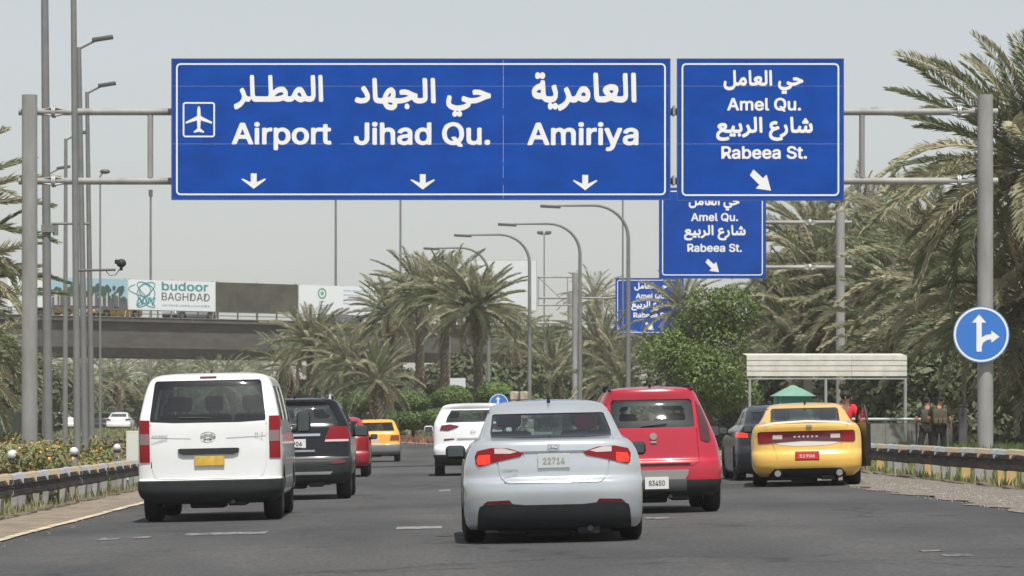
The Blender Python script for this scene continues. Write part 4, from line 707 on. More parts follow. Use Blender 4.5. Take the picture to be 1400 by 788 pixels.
FR=[frond_mesh(i,1.0*3.6,k,m) for i,(k,m) in enumerate([(.16,M_fr),(.26,M_fr2),(.36,M_fr),(.46,M_fr2),(.22,M_fr2),(.55,M_fr)])]
FRF=[frond_mesh(40+i,3.6,k,m,nl=40,ll=.5) for i,(k,m) in enumerate([(.2,M_fr),(.32,M_fr2),(.45,M_fr)])]
FRD=[frond_mesh(20+i,3.2,k,M_frd,nl=40,ll=.4,hang=.4) for i,k in enumerate([.35,.55])]
def trunk_mesh(h,r0,r1,seed,leanx=0):
    r=random.Random(seed); mb=MB(); n=14; rows=max(6,int(h/.14)); vs=[]
    for j in range(rows+1):
        t=j/rows; z=t*h; rad=r0+(r1-r0)*t; 
        if t<.06: rad*=1.25-4*t
        for i in range(n):
            a=6.28318*(i+.5*(j%2))/n; q=rad*(1+(.10 if (i+j)%2 else -.06)+r.uniform(-.05,.05)); vs.append((q*math.cos(a)+leanx*t*t,q*math.sin(a),z-.15))
    fs=[]
    for j in range(rows):
        for i in range(n):
            a=j*n+i; b=j*n+(i+1)%n; fs.append((a,b,b+n,a+n))
    fs.append(tuple(rows*n+i for i in range(n)))
    mb.add(vs,fs); return mb.mesh('trunk',M_trunk,fix=False)
boot=MB().add([(-.05,0,0),(.05,0,0),(.03,.32,.16),(-.03,.32,.16),(0,.03,-.07),(0,.33,.10)],[(0,1,2,3),(0,4,5,3),(1,2,5,4),(0,4,1),(2,3,5)]).mesh('leaf_base',M_boot)
PALM=[0]
def palm(label,px,cy,Y,L=3.6,n=46,dry=10,seed=None,lean=(0,0),w=.27,far=False,up=1.0,group=None,rz=None):
    seed=PALM[0]*7+3 if seed is None else seed; PALM[0]+=1
    r=random.Random(seed); x=PX(px,Y); g=H(x,Y); hc=max(.9,PZ(cy,Y)-g)
    t=thing('date_palm',label,'palm tree',(x,Y,g),group=group)
    lx=r.uniform(-.25,.25)
    link('trunk',trunk_mesh(hc+.1,w*1.1,w*.9,seed,lx),t)
    for i in range(0 if far else 16):
        a=i*2.4; link('leaf_base',boot,t,loc=(lx+math.cos(a)*w*.85,math.sin(a)*w*.85,hc-.15-.05*i),rot=(0,0,a-math.pi/2),sc=r.uniform(.9,1.4))
    src=FRF if far else FR
    for i in range(n):
        f=i/n; az=i*2.39996+r.uniform(-.25,.25)
        el=R_(84-(114 if lean==(0,0) else 118)*f**.9+r.uniform(-9,9))*(up if f<.5 else 1)
        me=r.choice(src[:2] if f<.35 else src) if not far else r.choice(src)
        Rm=Matrix.Rotation(az,4,'Z')@Matrix.Rotation(-el,4,'Y')@Matrix.Rotation(r.uniform(-.5,.5),4,'X')
        e=Rm.to_euler(); s=L/3.6*r.uniform(.85,1.08)*(.8 if f<.12 else 1)
        o=link('frond',me,t,loc=(lx+.12*math.cos(az),.12*math.sin(az),hc+.25*(1-f)),rot=e,sc=s)
        if lean!=(0,0):
            # wind bends every frond the same way a little
            d=Rm.to_3x3()@Vector((1,0,0)); d=(d+Vector((lean[0],0,lean[1]))*(.6+.4*f)).normalized()
            q=Vector((1,0,0)).rotation_difference(d); o.rotation_mode='XYZ'
            zax=q@Vector((0,0,1)); 
            # keep the frond's upper side up
            yx=Vector((0,0,1)).cross(d); 
            if yx.length>.05:
                yx.normalize(); zz=d.cross(yx); M=Matrix((d,yx,zz)).transposed(); o.rotation_euler=(M@Matrix.Rotation(r.uniform(-.5,.5),3,'X')).to_euler()
    for i in range(dry):
        az=i*2.39996*1.3+r.uniform(-.3,.3); el=R_(r.uniform(-82,-48))
        e=(Matrix.Rotation(az,4,'Z')@Matrix.Rotation(-el,4,'Y')).to_euler()
        link('dry_frond',r.choice(FRD),t,loc=(lx+.2*math.cos(az),.2*math.sin(az),hc-.1),rot=e,sc=L/3.6*r.uniform(.6,.85))
    return t
# centre cluster
palm('largest middle palm, standing alone on its dark trunk before the white board',655,424,205,3.4,n=84,dry=14)
palm('tall palm just left of the main middle palm',608,404,214,3.3,n=66,dry=14)
palm('tall palm second left of the main middle palm',574,402,224,3.3,n=66,dry=14)
palm('palm over the yellow taxi, crown level with the bridge railing',532,432,232,3.3,n=66,dry=14)
palm('short young palm with upright fan of fronds directly above the yellow taxi',520,522,196,2.9,n=34,dry=2,up=1.1)
palm('low palm in front of the bridge girder end, above the black SUV',424,470,238,3.4,n=60,dry=14)
palm('palm with pale drooping fronds above the right side of the black SUV',478,498,226,3.2,n=60,dry=14)
palm('palm under the bridge edge behind the white van roof',386,500,262,3.3,far=True)
palm('palm with dusty crown left of the second curved lamp pole',706,468,262,3.2,far=True)
palm('low palm right of the third curved lamp pole',762,512,236,3.4)
palm('palm with wide drooping crown behind the second curved lamp pole',822,478,228,3.4)
palm('palm behind the half hidden exit sign',890,436,262,3.2)
palm('small distant palm top between the two thin gantry beams',816,412,282,3.0,far=True)
palm('low palm behind the red hatchback roof',848,520,205,3.2)
palm('small distant palm top left of the truss gantry post',700,500,300,3.2,far=True)
palm('distant palm between the white board and the floodlight pole',742,470,300,3.0,far=True)
palm('small palm whose fronds cross the right half of the farthest exit sign',928,425,205,2.7,n=50,dry=4)
# right-hand grove, wind-bent fronds
LN=(-.30,-.10)
palm('nearest palm on the right, huge crown cut by the right edge, behind the gantry post',1415,232,112,5.3,n=70,dry=8,lean=LN,w=.3)
palm('palm with textured trunk left of the right gantry post, drooping over the soldiers',1305,375,145,4.8,n=60,dry=12,lean=LN)
palm('palm right of the gantry post with a low pale crown',1402,410,116,4.4,n=60,dry=12,lean=LN)
palm('palm behind the round blue arrow sign',1335,445,142,4.5,n=56,dry=12,lean=LN)
palm('palm whose scarred trunk shows under the right end of the white canopy',1218,398,164,4.7,n=60,dry=12,lean=LN)
palm('palm directly right of the middle gantry post',1188,455,166,4.6,n=56,dry=10,lean=LN)
palm('palm behind the left half of the white canopy',1132,380,170,4.4,n=60,dry=10,lean=LN)
palm('palm between the green tree and the middle gantry post',1098,440,168,4.3,n=56,dry=10,lean=LN)
palm('palm just right of the middle exit sign, tips against the sky',1112,335,180,3.9,n=50,dry=6,lean=LN)
palm('palm with upright new fronds standing above the middle gantry post',1180,318,178,3.5,n=40,dry=2,up=1.2)
palm('palm in the back row between both right gantry posts',1262,340,166,4.4,n=54,dry=8,lean=LN)
palm('low palm over the right end of the canopy',1262,462,150,4.4,n=50,dry=14,lean=LN)
palm('low palm over the green roofed hut',1100,492,166,3.9,n=46,dry=10,lean=LN)
palm('distant palm behind the grey pole and green tree',1052,400,205,3.4,n=46,far=True)
palm('low palm at the right edge beside the guard rail',1475,500,118,4.2,n=50,dry=10,lean=LN)
# left edge
palm('tall palm at the left edge with frond tips beside the gantry post',-138,320,116,5.0,n=64,dry=10)
palm('second left edge palm lower than the tall one',-108,430,120,4.8,n=60,dry=16)
palm('low left edge palm with drooping beige fronds',-62,515,130,3.4,n=56,dry=16)
far=[(18,520,250),(52,505,300),(112,525,300),(165,520,310),(205,512,335),(245,526,300),(282,508,345),(318,522,310),(352,512,330),(140,512,360),(228,505,380),(300,530,270)]
names=['left of the gantry post foot','behind the pole cluster','left of the white van, beneath the bridge','above the far white car','above the left edge of the white van','above the van, left part','above the middle of the van roof','above the van, right part','above the right edge of the van','beneath the bridge, farther back on the left','beneath the bridge, farther back in the middle','just over the van roof']
for (a,b,c),nm in zip(far,names): palm('distant hazy palm '+nm,a,b,c,3.4,n=38,dry=5,far=True)

# broadleaf crowns
def leaf_cloud(mb,blobs,n,size,seed,mi=0):
    r=random.Random(seed); tot=sum(b[3]**2 for b in blobs)
    for (cx,cy,cz,rad) in blobs:
        for i in range(int(n*rad*rad/tot)):
            u=Vector((r.gauss(0,1),r.gauss(0,1),r.gauss(0,1))).normalized(); q=rad*(r.uniform(.45,1.08))**.6
            p=Vector((cx,cy,cz))+Vector((u.x,u.y,u.z*.85))*q
            a=Vector((r.gauss(0,1),r.gauss(0,1),r.gauss(0,1))).normalized(); b=a.cross(u+Vector((.1,.2,.3))).normalized()
            s=size*r.uniform(.6,1.4)
            mb.add([p-a*s,p+b*s*.5,p+a*s,p-b*s*.5],[(0,1,2,3)],mi)
M_lg=mat('leaf_bright_green',(.105,.155,.04),.55,var=.35,scale=1.0,trans=.2,rand=.15)
M_ld=mat('leaf_dull_green',(.075,.09,.042),.7,var=.35,scale=.8,trans=.1,rand=.25)
M_bark=mat('bark',(.12,.095,.07),.95,var=.3,scale=5,bump=.5)
def tree(label,px,Y,base_px,rad,hz,m,n=5000,seed=1,size=.13,cat='tree',nm='broadleaf_tree',blobs=9):
    r=random.Random(seed); x=PX(px,Y); g=H(x,Y); t=thing(nm,label,cat,(x,Y,g)); h=PZ(base_px,Y)-g
    mb=MB(); mb.tube([(0,0,-.2),(.1,0,h*.3),(0,.1,h*.55)],[.2,.15,.1],8)
    bl=[]
    for i in range(blobs):
        a=i*2.4; q=rad*.6*math.sqrt((i+.5)/blobs); z=h*(.32+.55*((i*.618)%1))
        c=(q*math.cos(a)*1.05,q*math.sin(a),z,rad*r.uniform(.3,.48)); bl.append(c)
        mb.tube([(0,.05,h*.3),(c[0]*.5,c[1]*.5,c[2]*.75),(c[0],c[1],c[2])],[.09,.05,.02],5)
    bl.append((0,0,h-rad*.38,rad*.4)); bl.append((rad*.2,0,h*.62,rad*.5)); bl.append((-rad*.25,0,h*.5,rad*.5))
    mb.obj('trunk',M_bark,t,smooth=60)
    lb=MB(); leaf_cloud(lb,bl,n,size,seed); link('crown',lb.mesh('crown',m,fix=False),t)
    return t
tree('bright green bushy tree before the middle exit sign, right of the curved lamp',966,146,386,2.65,0,M_lg,n=26000,seed=4,size=.074,blobs=18)
def bg_proto(seed,m):
    mb=MB(); r=random.Random(seed); bl=[(r.uniform(-1.6,1.6),r.uniform(-1,1),r.uniform(.6,3.2),r.uniform(.7,1.2)) for _ in range(9)]
    leaf_cloud(mb,bl,5200,.17,seed); return mb.mesh('crown',m,fix=False),MB().tube([(0,0,-.3),(0,0,2.2)],[.16,.08],6).mesh('trunk',M_bark)
BG=[bg_proto(s_,M_ld) for s_ in (11,12,13)]
bgs=[(1035,600,165,1.1,'dull green tree behind the left canopy post'),(1085,600,172,1.2,'dull green tree behind the green roofed hut'),(1140,600,165,1.1,'dull green tree behind the man in the red shirt'),(1195,600,150,1.1,'dull green tree behind the grey wall'),(1250,600,145,1.0,'dull green tree behind the two soldiers'),(1305,600,140,1.1,'dull green tree left of the right gantry post foot'),(1365,600,135,1.1,'dull green tree right of the right gantry post foot'),(1420,600,130,1.1,'dull green tree at the right edge'),
(900,600,190,1.0,'dull green tree behind the red hatchback'),(955,600,185,1.0,'dull green tree under the bright green one'),(1000,600,175,1.1,'dull green tree behind the dark sedan'),(840,600,225,1.2,'dull green tree left of the red hatchback roof'),(780,600,240,1.2,'dull green tree behind the silver sedan roof'),(735,600,262,1.2,'dull green tree right of the third curved lamp'),(690,600,230,1.3,'dull green tree behind the small round sign'),
(640,600,268,1.2,'dull green tree behind the clipped shrubs'),(585,600,275,1.2,'dull green tree between the middle palms'),(540,600,268,1.0,'dull green tree right of the young palm'),(450,600,285,1.2,'dull green tree above the black SUV'),(400,600,292,1.1,'dull green tree right of the van roof'),(350,600,360,1.2,'distant tree above the right of the van'),(300,600,372,1.1,'distant tree above the van middle'),(250,600,380,1.3,'distant tree above the van left'),(205,600,365,1.0,'distant tree at the van roof corner'),(160,600,352,1.2,'distant tree behind the far white car'),(118,600,340,1.2,'distant tree behind the lamp row feet'),(78,600,330,1.3,'distant tree behind the tall clamp pole'),(40,600,240,1.4,'dark tree behind the left gantry post'),(2,600,200,1.5,'dark tree at the left edge')]
for i,(px,py,Y,s_,lb) in enumerate(bgs):
    x=PX(px,Y); g=H(x,Y); t=thing('background_tree',lb,'tree',(x,Y,g)); a,b=BG[i%3]
    link('crown',a,t,rot=(0,0,i*1.3),sc=s_*(1.0 if Y<260 else 1.3)); link('trunk',b,t,sc=s_)
# clipped shrubs
M_top=mat('clipped_leaf',(.085,.15,.03),.6,var=.3,scale=2.5,trans=.1,rand=.15)
def topiary(px,top,r,Y,label,tiers=1):
    x=PX(px,Y); g=H(x,Y); t=thing('clipped_shrub',label,'shrub',(x,Y,g)); z=PZ(top,Y)-g; mb=MB(); rr=random.Random(px)
    k=Y/F; R=r*k
    tiers_=[(z-R*.55,R,R*.62)]+([(z-R*1.55,R*1.25,R*.6)] if tiers>1 else [])
    for (cz,rx_,rz_) in tiers_:
        for i in range(2600):
            u=Vector((rr.gauss(0,1),rr.gauss(0,1),rr.gauss(0,1))).normalized(); q=rr.uniform(.86,1.04)
            p=Vector((u.x*rx_*q,u.y*rx_*q,cz+u.z*rz_*q)); a=Vector((rr.gauss(0,1),rr.gauss(0,1),rr.gauss(0,1))).normalized()*.075; b=a.cross(u).normalized()*.045
            mb.add([p-a,p+b,p+a,p-b],[(0,1,2,3)])
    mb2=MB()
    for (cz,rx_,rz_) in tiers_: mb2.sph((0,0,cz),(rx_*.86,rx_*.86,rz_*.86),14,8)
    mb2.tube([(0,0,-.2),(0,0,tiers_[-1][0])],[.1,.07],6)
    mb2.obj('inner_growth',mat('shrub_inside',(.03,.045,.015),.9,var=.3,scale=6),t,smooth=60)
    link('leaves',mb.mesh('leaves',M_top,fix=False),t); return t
topiary(492,536,24,205,'clipped green shrub left of the young palm trunk')
topiary(472,544,18,212,'low clipped shrub above the black SUV right corner')
topiary(565,536,24,200,'two tiered clipped shrub between the taxi and the white SUV',2)
topiary(618,529,28,202,'large two tiered clipped shrub above the left corner of the white SUV',2)
topiary(676,524,26,204,'clipped shrub behind the roof of the white SUV',2)
topiary(598,560,22,196,'low clipped shrub touching the left side of the white SUV')
topiary(540,565,22,200,'low clipped shrub just right of the yellow taxi')
# reddish flower strip under shrubs
def scatter(name,label,cat,area,n,hgt,mats,seed,kind='stuff',wdt=.02,hollow=None,part=None):
    r=random.Random(seed); mb=MB()
    x0,x1,y0,y1=area
    for i in range(n):
        x=r.uniform(x0,x1); y=r.uniform(y0,y1); X=x+(cshift(y) if y>125 else 0); g=H(X,y); h=hgt*r.uniform(.4,1.2); a=r.uniform(0,6.28)
        dx,dy=math.cos(a)*wdt,math.sin(a)*wdt; lx,ly=r.uniform(-.4,.4)*h,r.uniform(-.4,.4)*h
        mb.add([(X-dx,y-dy,g-.02),(X+dx,y+dy,g-.02),(X+lx,y+ly,g+h)],[(0,1,2)],r.choices(range(len(mats)),[.6]+[.4/max(1,len(mats)-1)]*(len(mats)-1) if len(mats)>1 else [1])[0])
    o=link(name,mb.mesh(name,mats,fix=False)); fin(o,label,cat,None,kind); return o
M_gr1=mat('grass_green',(.13,.19,.05),.8,trans=.2); M_gr2=mat('grass_dry',(.30,.26,.14),.9,trans=.1); M_fl=mat('flower_pink',(.42,.16,.14),.8); M_flo=mat('flower_orange',(.75,.30,.05),.7)
scatter('grass','green grass strip behind and under the right guard rail','grass',(9.0,17,46,112),26000,.17,[M_gr1,M_gr2],1,wdt=.03)
scatter('weeds','sparse dry weeds under the left guard rail','weeds',(-7.6,-6.1,42,112),5000,.16,[M_gr2,M_gr1],2,wdt=.02)
scatter('tall_grass','taller green planting behind the soldiers and right gantry post','grass',(14.5,24,100,118),14000,.45,[M_gr1,M_ld],3,wdt=.05)
scatter('flower_strip','reddish flower strip in front of the clipped shrubs','flowers',(7.6,9.5,186,212),4500,.38,[M_fl,M_ld],4,wdt=.05)
scatter('far_planting','low planting beyond the flower bed on the left','plants',(-34,-12,150,225),14000,.5,[M_gr2,M_ld,M_gr1],6,wdt=.09)
scatter('grass_beyond','grass across the verge beneath the palms','grass',(-2,22,200,262),9000,.35,[M_gr1,M_gr2],7,wdt=.08)
# lantana bushes in the left bed
def bush_mesh(seed):
    r=random.Random(seed); mb=MB(); bl=[(r.uniform(-.9,.9),r.uniform(-.7,.7),r.uniform(.15,.5),r.uniform(.35,.6)) for _ in range(7)]
    leaf_cloud(mb,bl,2200,.065,seed,0)
    for i in range(9):
        b=r.choice(bl); u=Vector((r.gauss(0,1),r.gauss(0,1),abs(r.gauss(0,1))+.3)).normalized(); p=Vector(b[:3])+u*b[3]*1.02; s=r.uniform(.02,.04)
        mb.add([p+Vector((-s,0,0)),p+Vector((0,-s*.5,s)),p+Vector((s,0,0)),p+Vector((0,s*.5,-s))],[(0,1,2,3)],1)
    return mb.mesh('foliage',[mat('lantana_leaf',(.14,.165,.06),.7,col2=(.24,.20,.09),scale=1.2,trans=.15,rand=.25),M_flo],fix=False)
BM=[bush_mesh(i) for i in range(4)]
r=random.Random(12); k=0
spots=[]
for row,(Yb,xs_) in enumerate([(60,(-7.7,)),(66,(-8.0,-9.8)),(73,(-8.2,-10.0)),(80,(-7.9,-9.9,-11.8)),(87,(-8.3,-10.4,-12.4)),(94,(-8.0,-10.2,-12.3)),(101,(-8.8,-11.0,-13.6)),(110,(-8.6,-10.6,-13.2,-15.5)),(120,(-9,-11.5,-14,-16.5)),(132,(-10,-13,-16,-18.5))]):
    for x_ in xs_: spots.append((x_+r.uniform(-.3,.3),Yb+r.uniform(-1.5,1.5)))
for i,(x_,y_) in enumerate(spots):
    t=thing('lantana_bush','leafy bush with small orange flowers in the bed behind the left guard rail','bush',(x_,y_,H(x_,y_)-.05),rz=i*1.1,group='orange flowering bushes in the left bed')
    link('foliage',BM[i%4],t,sc=(1,1,r.uniform(.7,1.0)) if y_<100 else (1.3,1.3,r.uniform(.9,1.25)))
# bollards and cabinet in the bed
M_bol=mat('bollard_grey',(.22,.22,.23),.7,var=.2)
bm1=MB().tube([(0,0,-.1),(0,0,.62)],.085,14).mesh('post',M_bol,smooth=40); bm2=MB().tube([(0,0,.62),(0,0,.66)],.095,14).mesh('collar',M_black,smooth=40); bm3=MB().sph((0,0,.73),.095,14,10).mesh('globe',mat('bollard_globe',(.62,.63,.66),.4),smooth=80)
for px,py,Y,lb in ((17,640,68,'bollard lamp with white globe left of the thick gantry post'),(101,632,78,'bollard lamp with white globe at the foot of the camera pole'),(160,622,90,'bollard lamp with white globe left of the white cabinet')):
    x=PX(px,Y); t=thing('bollard_lamp',lb,'bollard lamp',(x,Y,H(x,Y)),group=None)
    for nm,me in (('post',bm1),('collar',bm2),('globe',bm3)): link(nm,me,t)
x=PX(183,80); t=thing('utility_cabinet','pale utility cabinet beside the left mirror of the white van','cabinet',(x,80,H(x,80)))
MB().box(-.16,.16,-.15,.15,.05,1.22,bev=.01).obj('housing',mat('cabinet_paint',(.55,.57,.52),.6,var=.06),t); MB().box(-.17,.17,-.16,.16,-.1,.14).obj('plinth',M_conc,t); MB().box(-.13,.13,-.156,-.15,.2,1.15).obj('door',mat('cabinet_door',(.58,.6,.55),.55),t)
# dark hoarding at left edge
x=PX(-8,150); 
t=thing('roadside_fence','dark green mesh fence behind the planting at the left edge','fence',(x,150,H(x,150)))
for i in range(6):
    MB().box(-6+i*1.2,-4.84+i*1.2,-.02,.02,.1,1.9).obj('fence_panel',mat('fence_mesh_dark',(.035,.045,.045),.9,rand=.2),t)
    MB().box(-6.03+i*1.2,-5.97+i*1.2,-.04,.04,-.2,2.0).obj('fence_post',M_lamp,t)
# canopy
CY=130; x0,x1=PX(1021,CY),PX(1240,CY); cx=(x0+x1)/2; g=H(cx,CY)
t=thing('shade_canopy','white corrugated sloping canopy on thin posts left of the soldiers','canopy',(cx,CY,g))
W=x1-x0; zt=PZ(486,CY)-g; zb=PZ(515,CY)-g
M_cor=mat('canopy_white_sheet',(.56,.555,.50),.6,var=.12,scale=2)
for q in range(4):
    za_=zb+(zt-zb)*q/4; zc_=zb+(zt-zb)*(q+1)/4; ya=0; yb=.012
    for k,(u0,u1) in enumerate(((-W/2,W*.155),(W*.157,W/2))):
        nn=4; mb=MB(); P=[]
        for i in range(nn+1):
            f=i/nn; P.append((ya+(yb-ya)*f, za_+.016+(zc_-za_-.016)*f))
        P2=[(a+.016,b) for a,b in P]
        mb.prism(P+P2[::-1],u0,u1,'x'); mb.obj('roof_sheet',M_cor,t)
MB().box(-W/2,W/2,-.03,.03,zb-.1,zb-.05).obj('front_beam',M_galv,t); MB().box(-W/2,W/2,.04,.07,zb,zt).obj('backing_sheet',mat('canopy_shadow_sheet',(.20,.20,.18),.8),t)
MB().prism([(.07,zt-.02),(.07,zt),(1.9,zt+.10),(1.9,zt+.08)],-W/2,W/2,'x').obj('roof_deck',M_cor,t)
for px in (1025,1129,1238):
    xx=PX(px,CY)-cx; MB().tube([(xx,0,-.2),(xx,0,zb-.05)],.05,8).obj('post',M_galv,t)
    MB().tube([(xx+.1,1.0,-.2),(xx+.1,1.0,zb-.1)],.04,8).obj('rear_post',M_galv,t)
x=PX(1115,CY)-cx
MB().box(x-.16+.0,x+.16,2.6,2.9,-.2,3.2).obj('rear_pillar',M_conc,t)
# green hut
HY=122; x=PX(1084,HY); g=H(x,HY); t=thing('guard_hut','small hut with a pale green pyramid roof behind the yellow car','hut',(x,HY,g)); ze=PZ(542,HY)-g; za_=PZ(530,HY)-g
m_hr=mat('hut_roof_green',(.15,.31,.245),.6,var=.12); m_hw=mat('hut_wall_green',(.03,.23,.17),.5)
def trap(mb,w0,w1,z0,z1,mi=0): mb.add([(-w0,-w0,z0),(w0,-w0,z0),(w0,w0,z0),(-w0,w0,z0),(-w1,-w1,z1),(w1,-w1,z1),(w1,w1,z1),(-w1,w1,z1)],[(0,1,5,4),(1,2,6,5),(2,3,7,6),(3,0,4,7),(4,5,6,7),(3,2,1,0)],mi)
mb=MB(); trap(mb,.72,.25,ze,za_-.02); trap(mb,.22,.05,za_-.02,za_+.08); mb.obj('roof',m_hr,t)
MB().box(-.6,.6,-.6,.6,0,ze).obj('wall',m_hw,t); MB().box(-.45,.45,-.61,-.602,1.2,ze-.25).obj('window',G_dark,t); MB().box(-.5,-.45,-.62,-.60,.1,2.0).obj('door_frame',m_hr,t)
# low concrete wall with rail
WY=121; t=thing('low_wall','low grey panel wall with a pale pipe rail right of the yellow car','wall',(PX(1150,WY),WY,H(14,WY)))
for i in range(5):
    MB().box(i*.75,i*.75+.73,-.04,.04,-.1,PZ(578,WY)-.2).obj('wall_panel',mat('wall_grey',(.22,.225,.21),.9,var=.15,scale=3),t); MB().box(i*.75-.03,i*.75,-.06,.06,-.1,PZ(573,WY)-.2).obj('post',M_lamp,t)
MB().tube([(-.3,-.06,PZ(573,WY)-.2),(3.5,-.06,PZ(573,WY)-.2)],.045,8).obj('rail',mat('rail_pale',(.5,.54,.55),.5),t)
for px,lb in ((1321,'grey fence post left of the right gantry post'),(1313,None)):
    if lb:
        x=PX(1316,112); t=thing('concrete_post','square concrete post standing right of the two soldiers','post',(x,112,H(x,112))); MB().box(-.13,.13,-.1,.1,-.1,1.6,bev=.01).obj('shaft',M_conc,t); MB().box(-.15,.15,-.12,.12,1.6,1.66).obj('cap',M_conc,t)
# small white board under the palms
x=PX(626,212); t=thing('small_board','small blank white board under the middle palms','board',(x,212,H(x,212))); z=PZ(537,212)-H(x,212); MB().box(-.45,.45,-.03,.03,z,z+.85).obj('panel',M_board,t); MB().tube([(0,.05,-.2),(0,.05,z+.4)],.04,8).obj('post',M_galv,t)
# sandstone blocks beside the small round sign
x=PX(710,181); t=thing('stone_pile','stack of pale sandstone blocks right of the small round sign','stones',(x,181,H(x,181))); t.scale=(1.35,1.35,1.17); rr=random.Random(4)
M_st=mat('sandstone',(.40,.34,.26),.9,var=.3,scale=5,rand=.2,bump=.5,bscale=12)
for lay in range(6):
    for i in range(3 if lay<3 else 2):
        w_=rr.uniform(.3,.44); me=MB().box(-w_/2,w_/2,-.25,.25,0,.40,bev=.05).mesh('stone',M_st)
        link('stone',me,t,loc=((i-1+(.5 if lay>2 else 0))*.36,rr.uniform(-.12,.12),lay*.40),rot=(0,rr.uniform(-.05,.05),rr.uniform(-.3,.3)),sc=(.8,1,.95))

# loose pebbles and chips along both road edges
def pebbles(name,label,x0,x1,y0,y1,n,seed,m):
    r=random.Random(seed); mb=MB()
    for i in range(n):
        y=y0+(y1-y0)*r.random()**1.3; x=min(x1+.3,max(x0-.1,r.gauss((x0+x1)/2,(x1-x0)/3))); s=r.uniform(.004,.014); g=H(x,y)+.02; a=r.uniform(0,3)
        c_,q=math.cos(a)*s,math.sin(a)*s
        mb.add([(x-c_,y-q,g),(x+q,y-c_,g),(x+c_,y+q,g),(x-q,y+c_,g),(x,y,g+s*r.uniform(.8,1.4))],[(0,1,4),(1,2,4),(2,3,4),(3,0,4)])
    o=link(name,mb.mesh(name,m,fix=False)); fin(o,label,'gravel',None,'stuff')
M_pb=[mat('pebble_pale',(.34,.31,.27),.9),mat('pebble_brown',(.20,.17,.13),.9)]
pebbles('gravel','pale loose chippings scattered along the right road edge',7.0,8.5,34,110,3200,3,M_pb[0])
pebbles('gravel','brown stones lying on the left dusty shoulder',-6.2,-4.9,36,110,2200,4,M_pb[1])
# ---------------------------------------------------------------- vehicles: bodies are stacked plan outlines, cut and split with solid booleans
def pchip(xs,ys,x):
    n=len(xs); h=[xs[i+1]-xs[i] for i in range(n-1)]; d=[(ys[i+1]-ys[i])/h[i] for i in range(n-1)]
    m=[d[0]]+[0 if d[i-1]*d[i]<=0 else 2*d[i-1]*d[i]/(d[i-1]+d[i]) for i in range(1,n-1)]+[d[-1]]
    i=min(n-2,max(0,int(x)))
    while i<n-2 and x>xs[i+1]: i+=1
    t=(x-xs[i])/h[i]
    return (2*t**3-3*t*t+1)*ys[i]+(t**3-2*t*t+t)*h[i]*m[i]+(-2*t**3+3*t*t)*ys[i+1]+(t**3-t*t)*h[i]*m[i+1]
def shell_data(levels,sub=3,pw=2.6):
    """levels: (z, half width, rear y, front y, rear corner depth, front corner depth) from sill to roof"""
    n=len(levels); K=list(range(n)); cols=[[l[j] for l in levels] for j in range(6)]
    rows=[]
    for i in range((n-1)*sub+1):
        u=i/sub; rows.append([pchip(K,c,u) for c in cols])
    NA,NS=11,10; V=[]; M=0
    for z,w_,yr,yf,dr,df in rows:
        half=[]
        for i in range(NA+1):
            t=math.pi/2*i/NA; half.append((w_*math.sin(t)**(2/pw),yr+dr*(1-math.cos(t)**(2/pw))))
        a=yr+dr; b=yf-df
        for i in range(1,NS): half.append((w_*(1+.0*math.sin(math.pi*i/NS)),a+(b-a)*i/NS))
        for i in range(NA+1):
            t=math.pi/2*(1-i/NA); half.append((w_*max(0,math.sin(t))**(2/pw),yf-df*(1-max(0,math.cos(t))**(2/pw))))
        full=half+[(-x,y) for x,y in half[-2:0:-1]]
        M=len(full); V+=[Vector((x,y,z)) for x,y in full]
    R=len(rows); Fc=[]
    for j in range(R-1):
        for i in range(M):
            k=(i+1)%M; Fc.append((j*M+i,j*M+k,(j+1)*M+k,(j+1)*M+i))
    b=len(V); V.append(Vector((0,(rows[0][2]+rows[0][3])/2,rows[0][0]))); t=len(V); V.append(Vector((0,(rows[-1][2]+rows[-1][3])/2,rows[-1][0]+.004)))
    for i in range(M):
        k=(i+1)%M; Fc.append((k,i,b)); Fc.append(((R-1)*M+i,(R-1)*M+k,t))
    # vertex normals
    N=[Vector() for _ in V]
    for f in Fc:
        p=[V[q] for q in f]; nn=(p[2]-p[0]).cross(p[-1]-p[1]) if len(f)==4 else (p[1]-p[0]).cross(p[2]-p[0])
        for q in f: N[q]+=nn
    for i,q in enumerate(N):
        N[i]=q.normalized() if q.length>1e-9 else Vector((0,0,1))
    return V,Fc,N
def tmpobj(V,Fc,fix=False):
    me=bpy.data.meshes.new('tmp'); me.from_pydata([tuple(v) for v in V],[],Fc)
    if fix:
        bm=bmesh.new(); bm.from_mesh(me); bmesh.ops.recalc_face_normals(bm,faces=bm.faces[:]); bm.to_mesh(me); bm.free()
    o=bpy.data.objects.new('tmp',me); WORK.collection.objects.link(o); return o
class CSG:
    def __init__(s,levels,sub=3,pw=2.6):
        s.V,s.F,s.N=shell_data(levels,sub,pw); s.cache={}; s.tmp=[]
    def sh(s,off):
        if off not in s.cache:
            s.cache[off]=tmpobj([v+n*off for v,n in zip(s.V,s.N)],s.F)
        return s.cache[off]
    def solid(s,mb):
        o=tmpobj(mb.v,mb.f,True); s.tmp.append(o); return o
    def run(s,base,ops):
        o=bpy.data.objects.new('tmpr',base.data); WORK.collection.objects.link(o)
        for op,b in ops:
            m=o.modifiers.new('b','BOOLEAN'); m.operation=op; m.object=b; m.solver='MANIFOLD'
        me=baked(o); bpy.data.objects.remove(o)
        return me
    def clean(s):
        for o in list(s.cache.values())+s.tmp:
            me=o.data; bpy.data.objects.remove(o); bpy.data.meshes.remove(me)
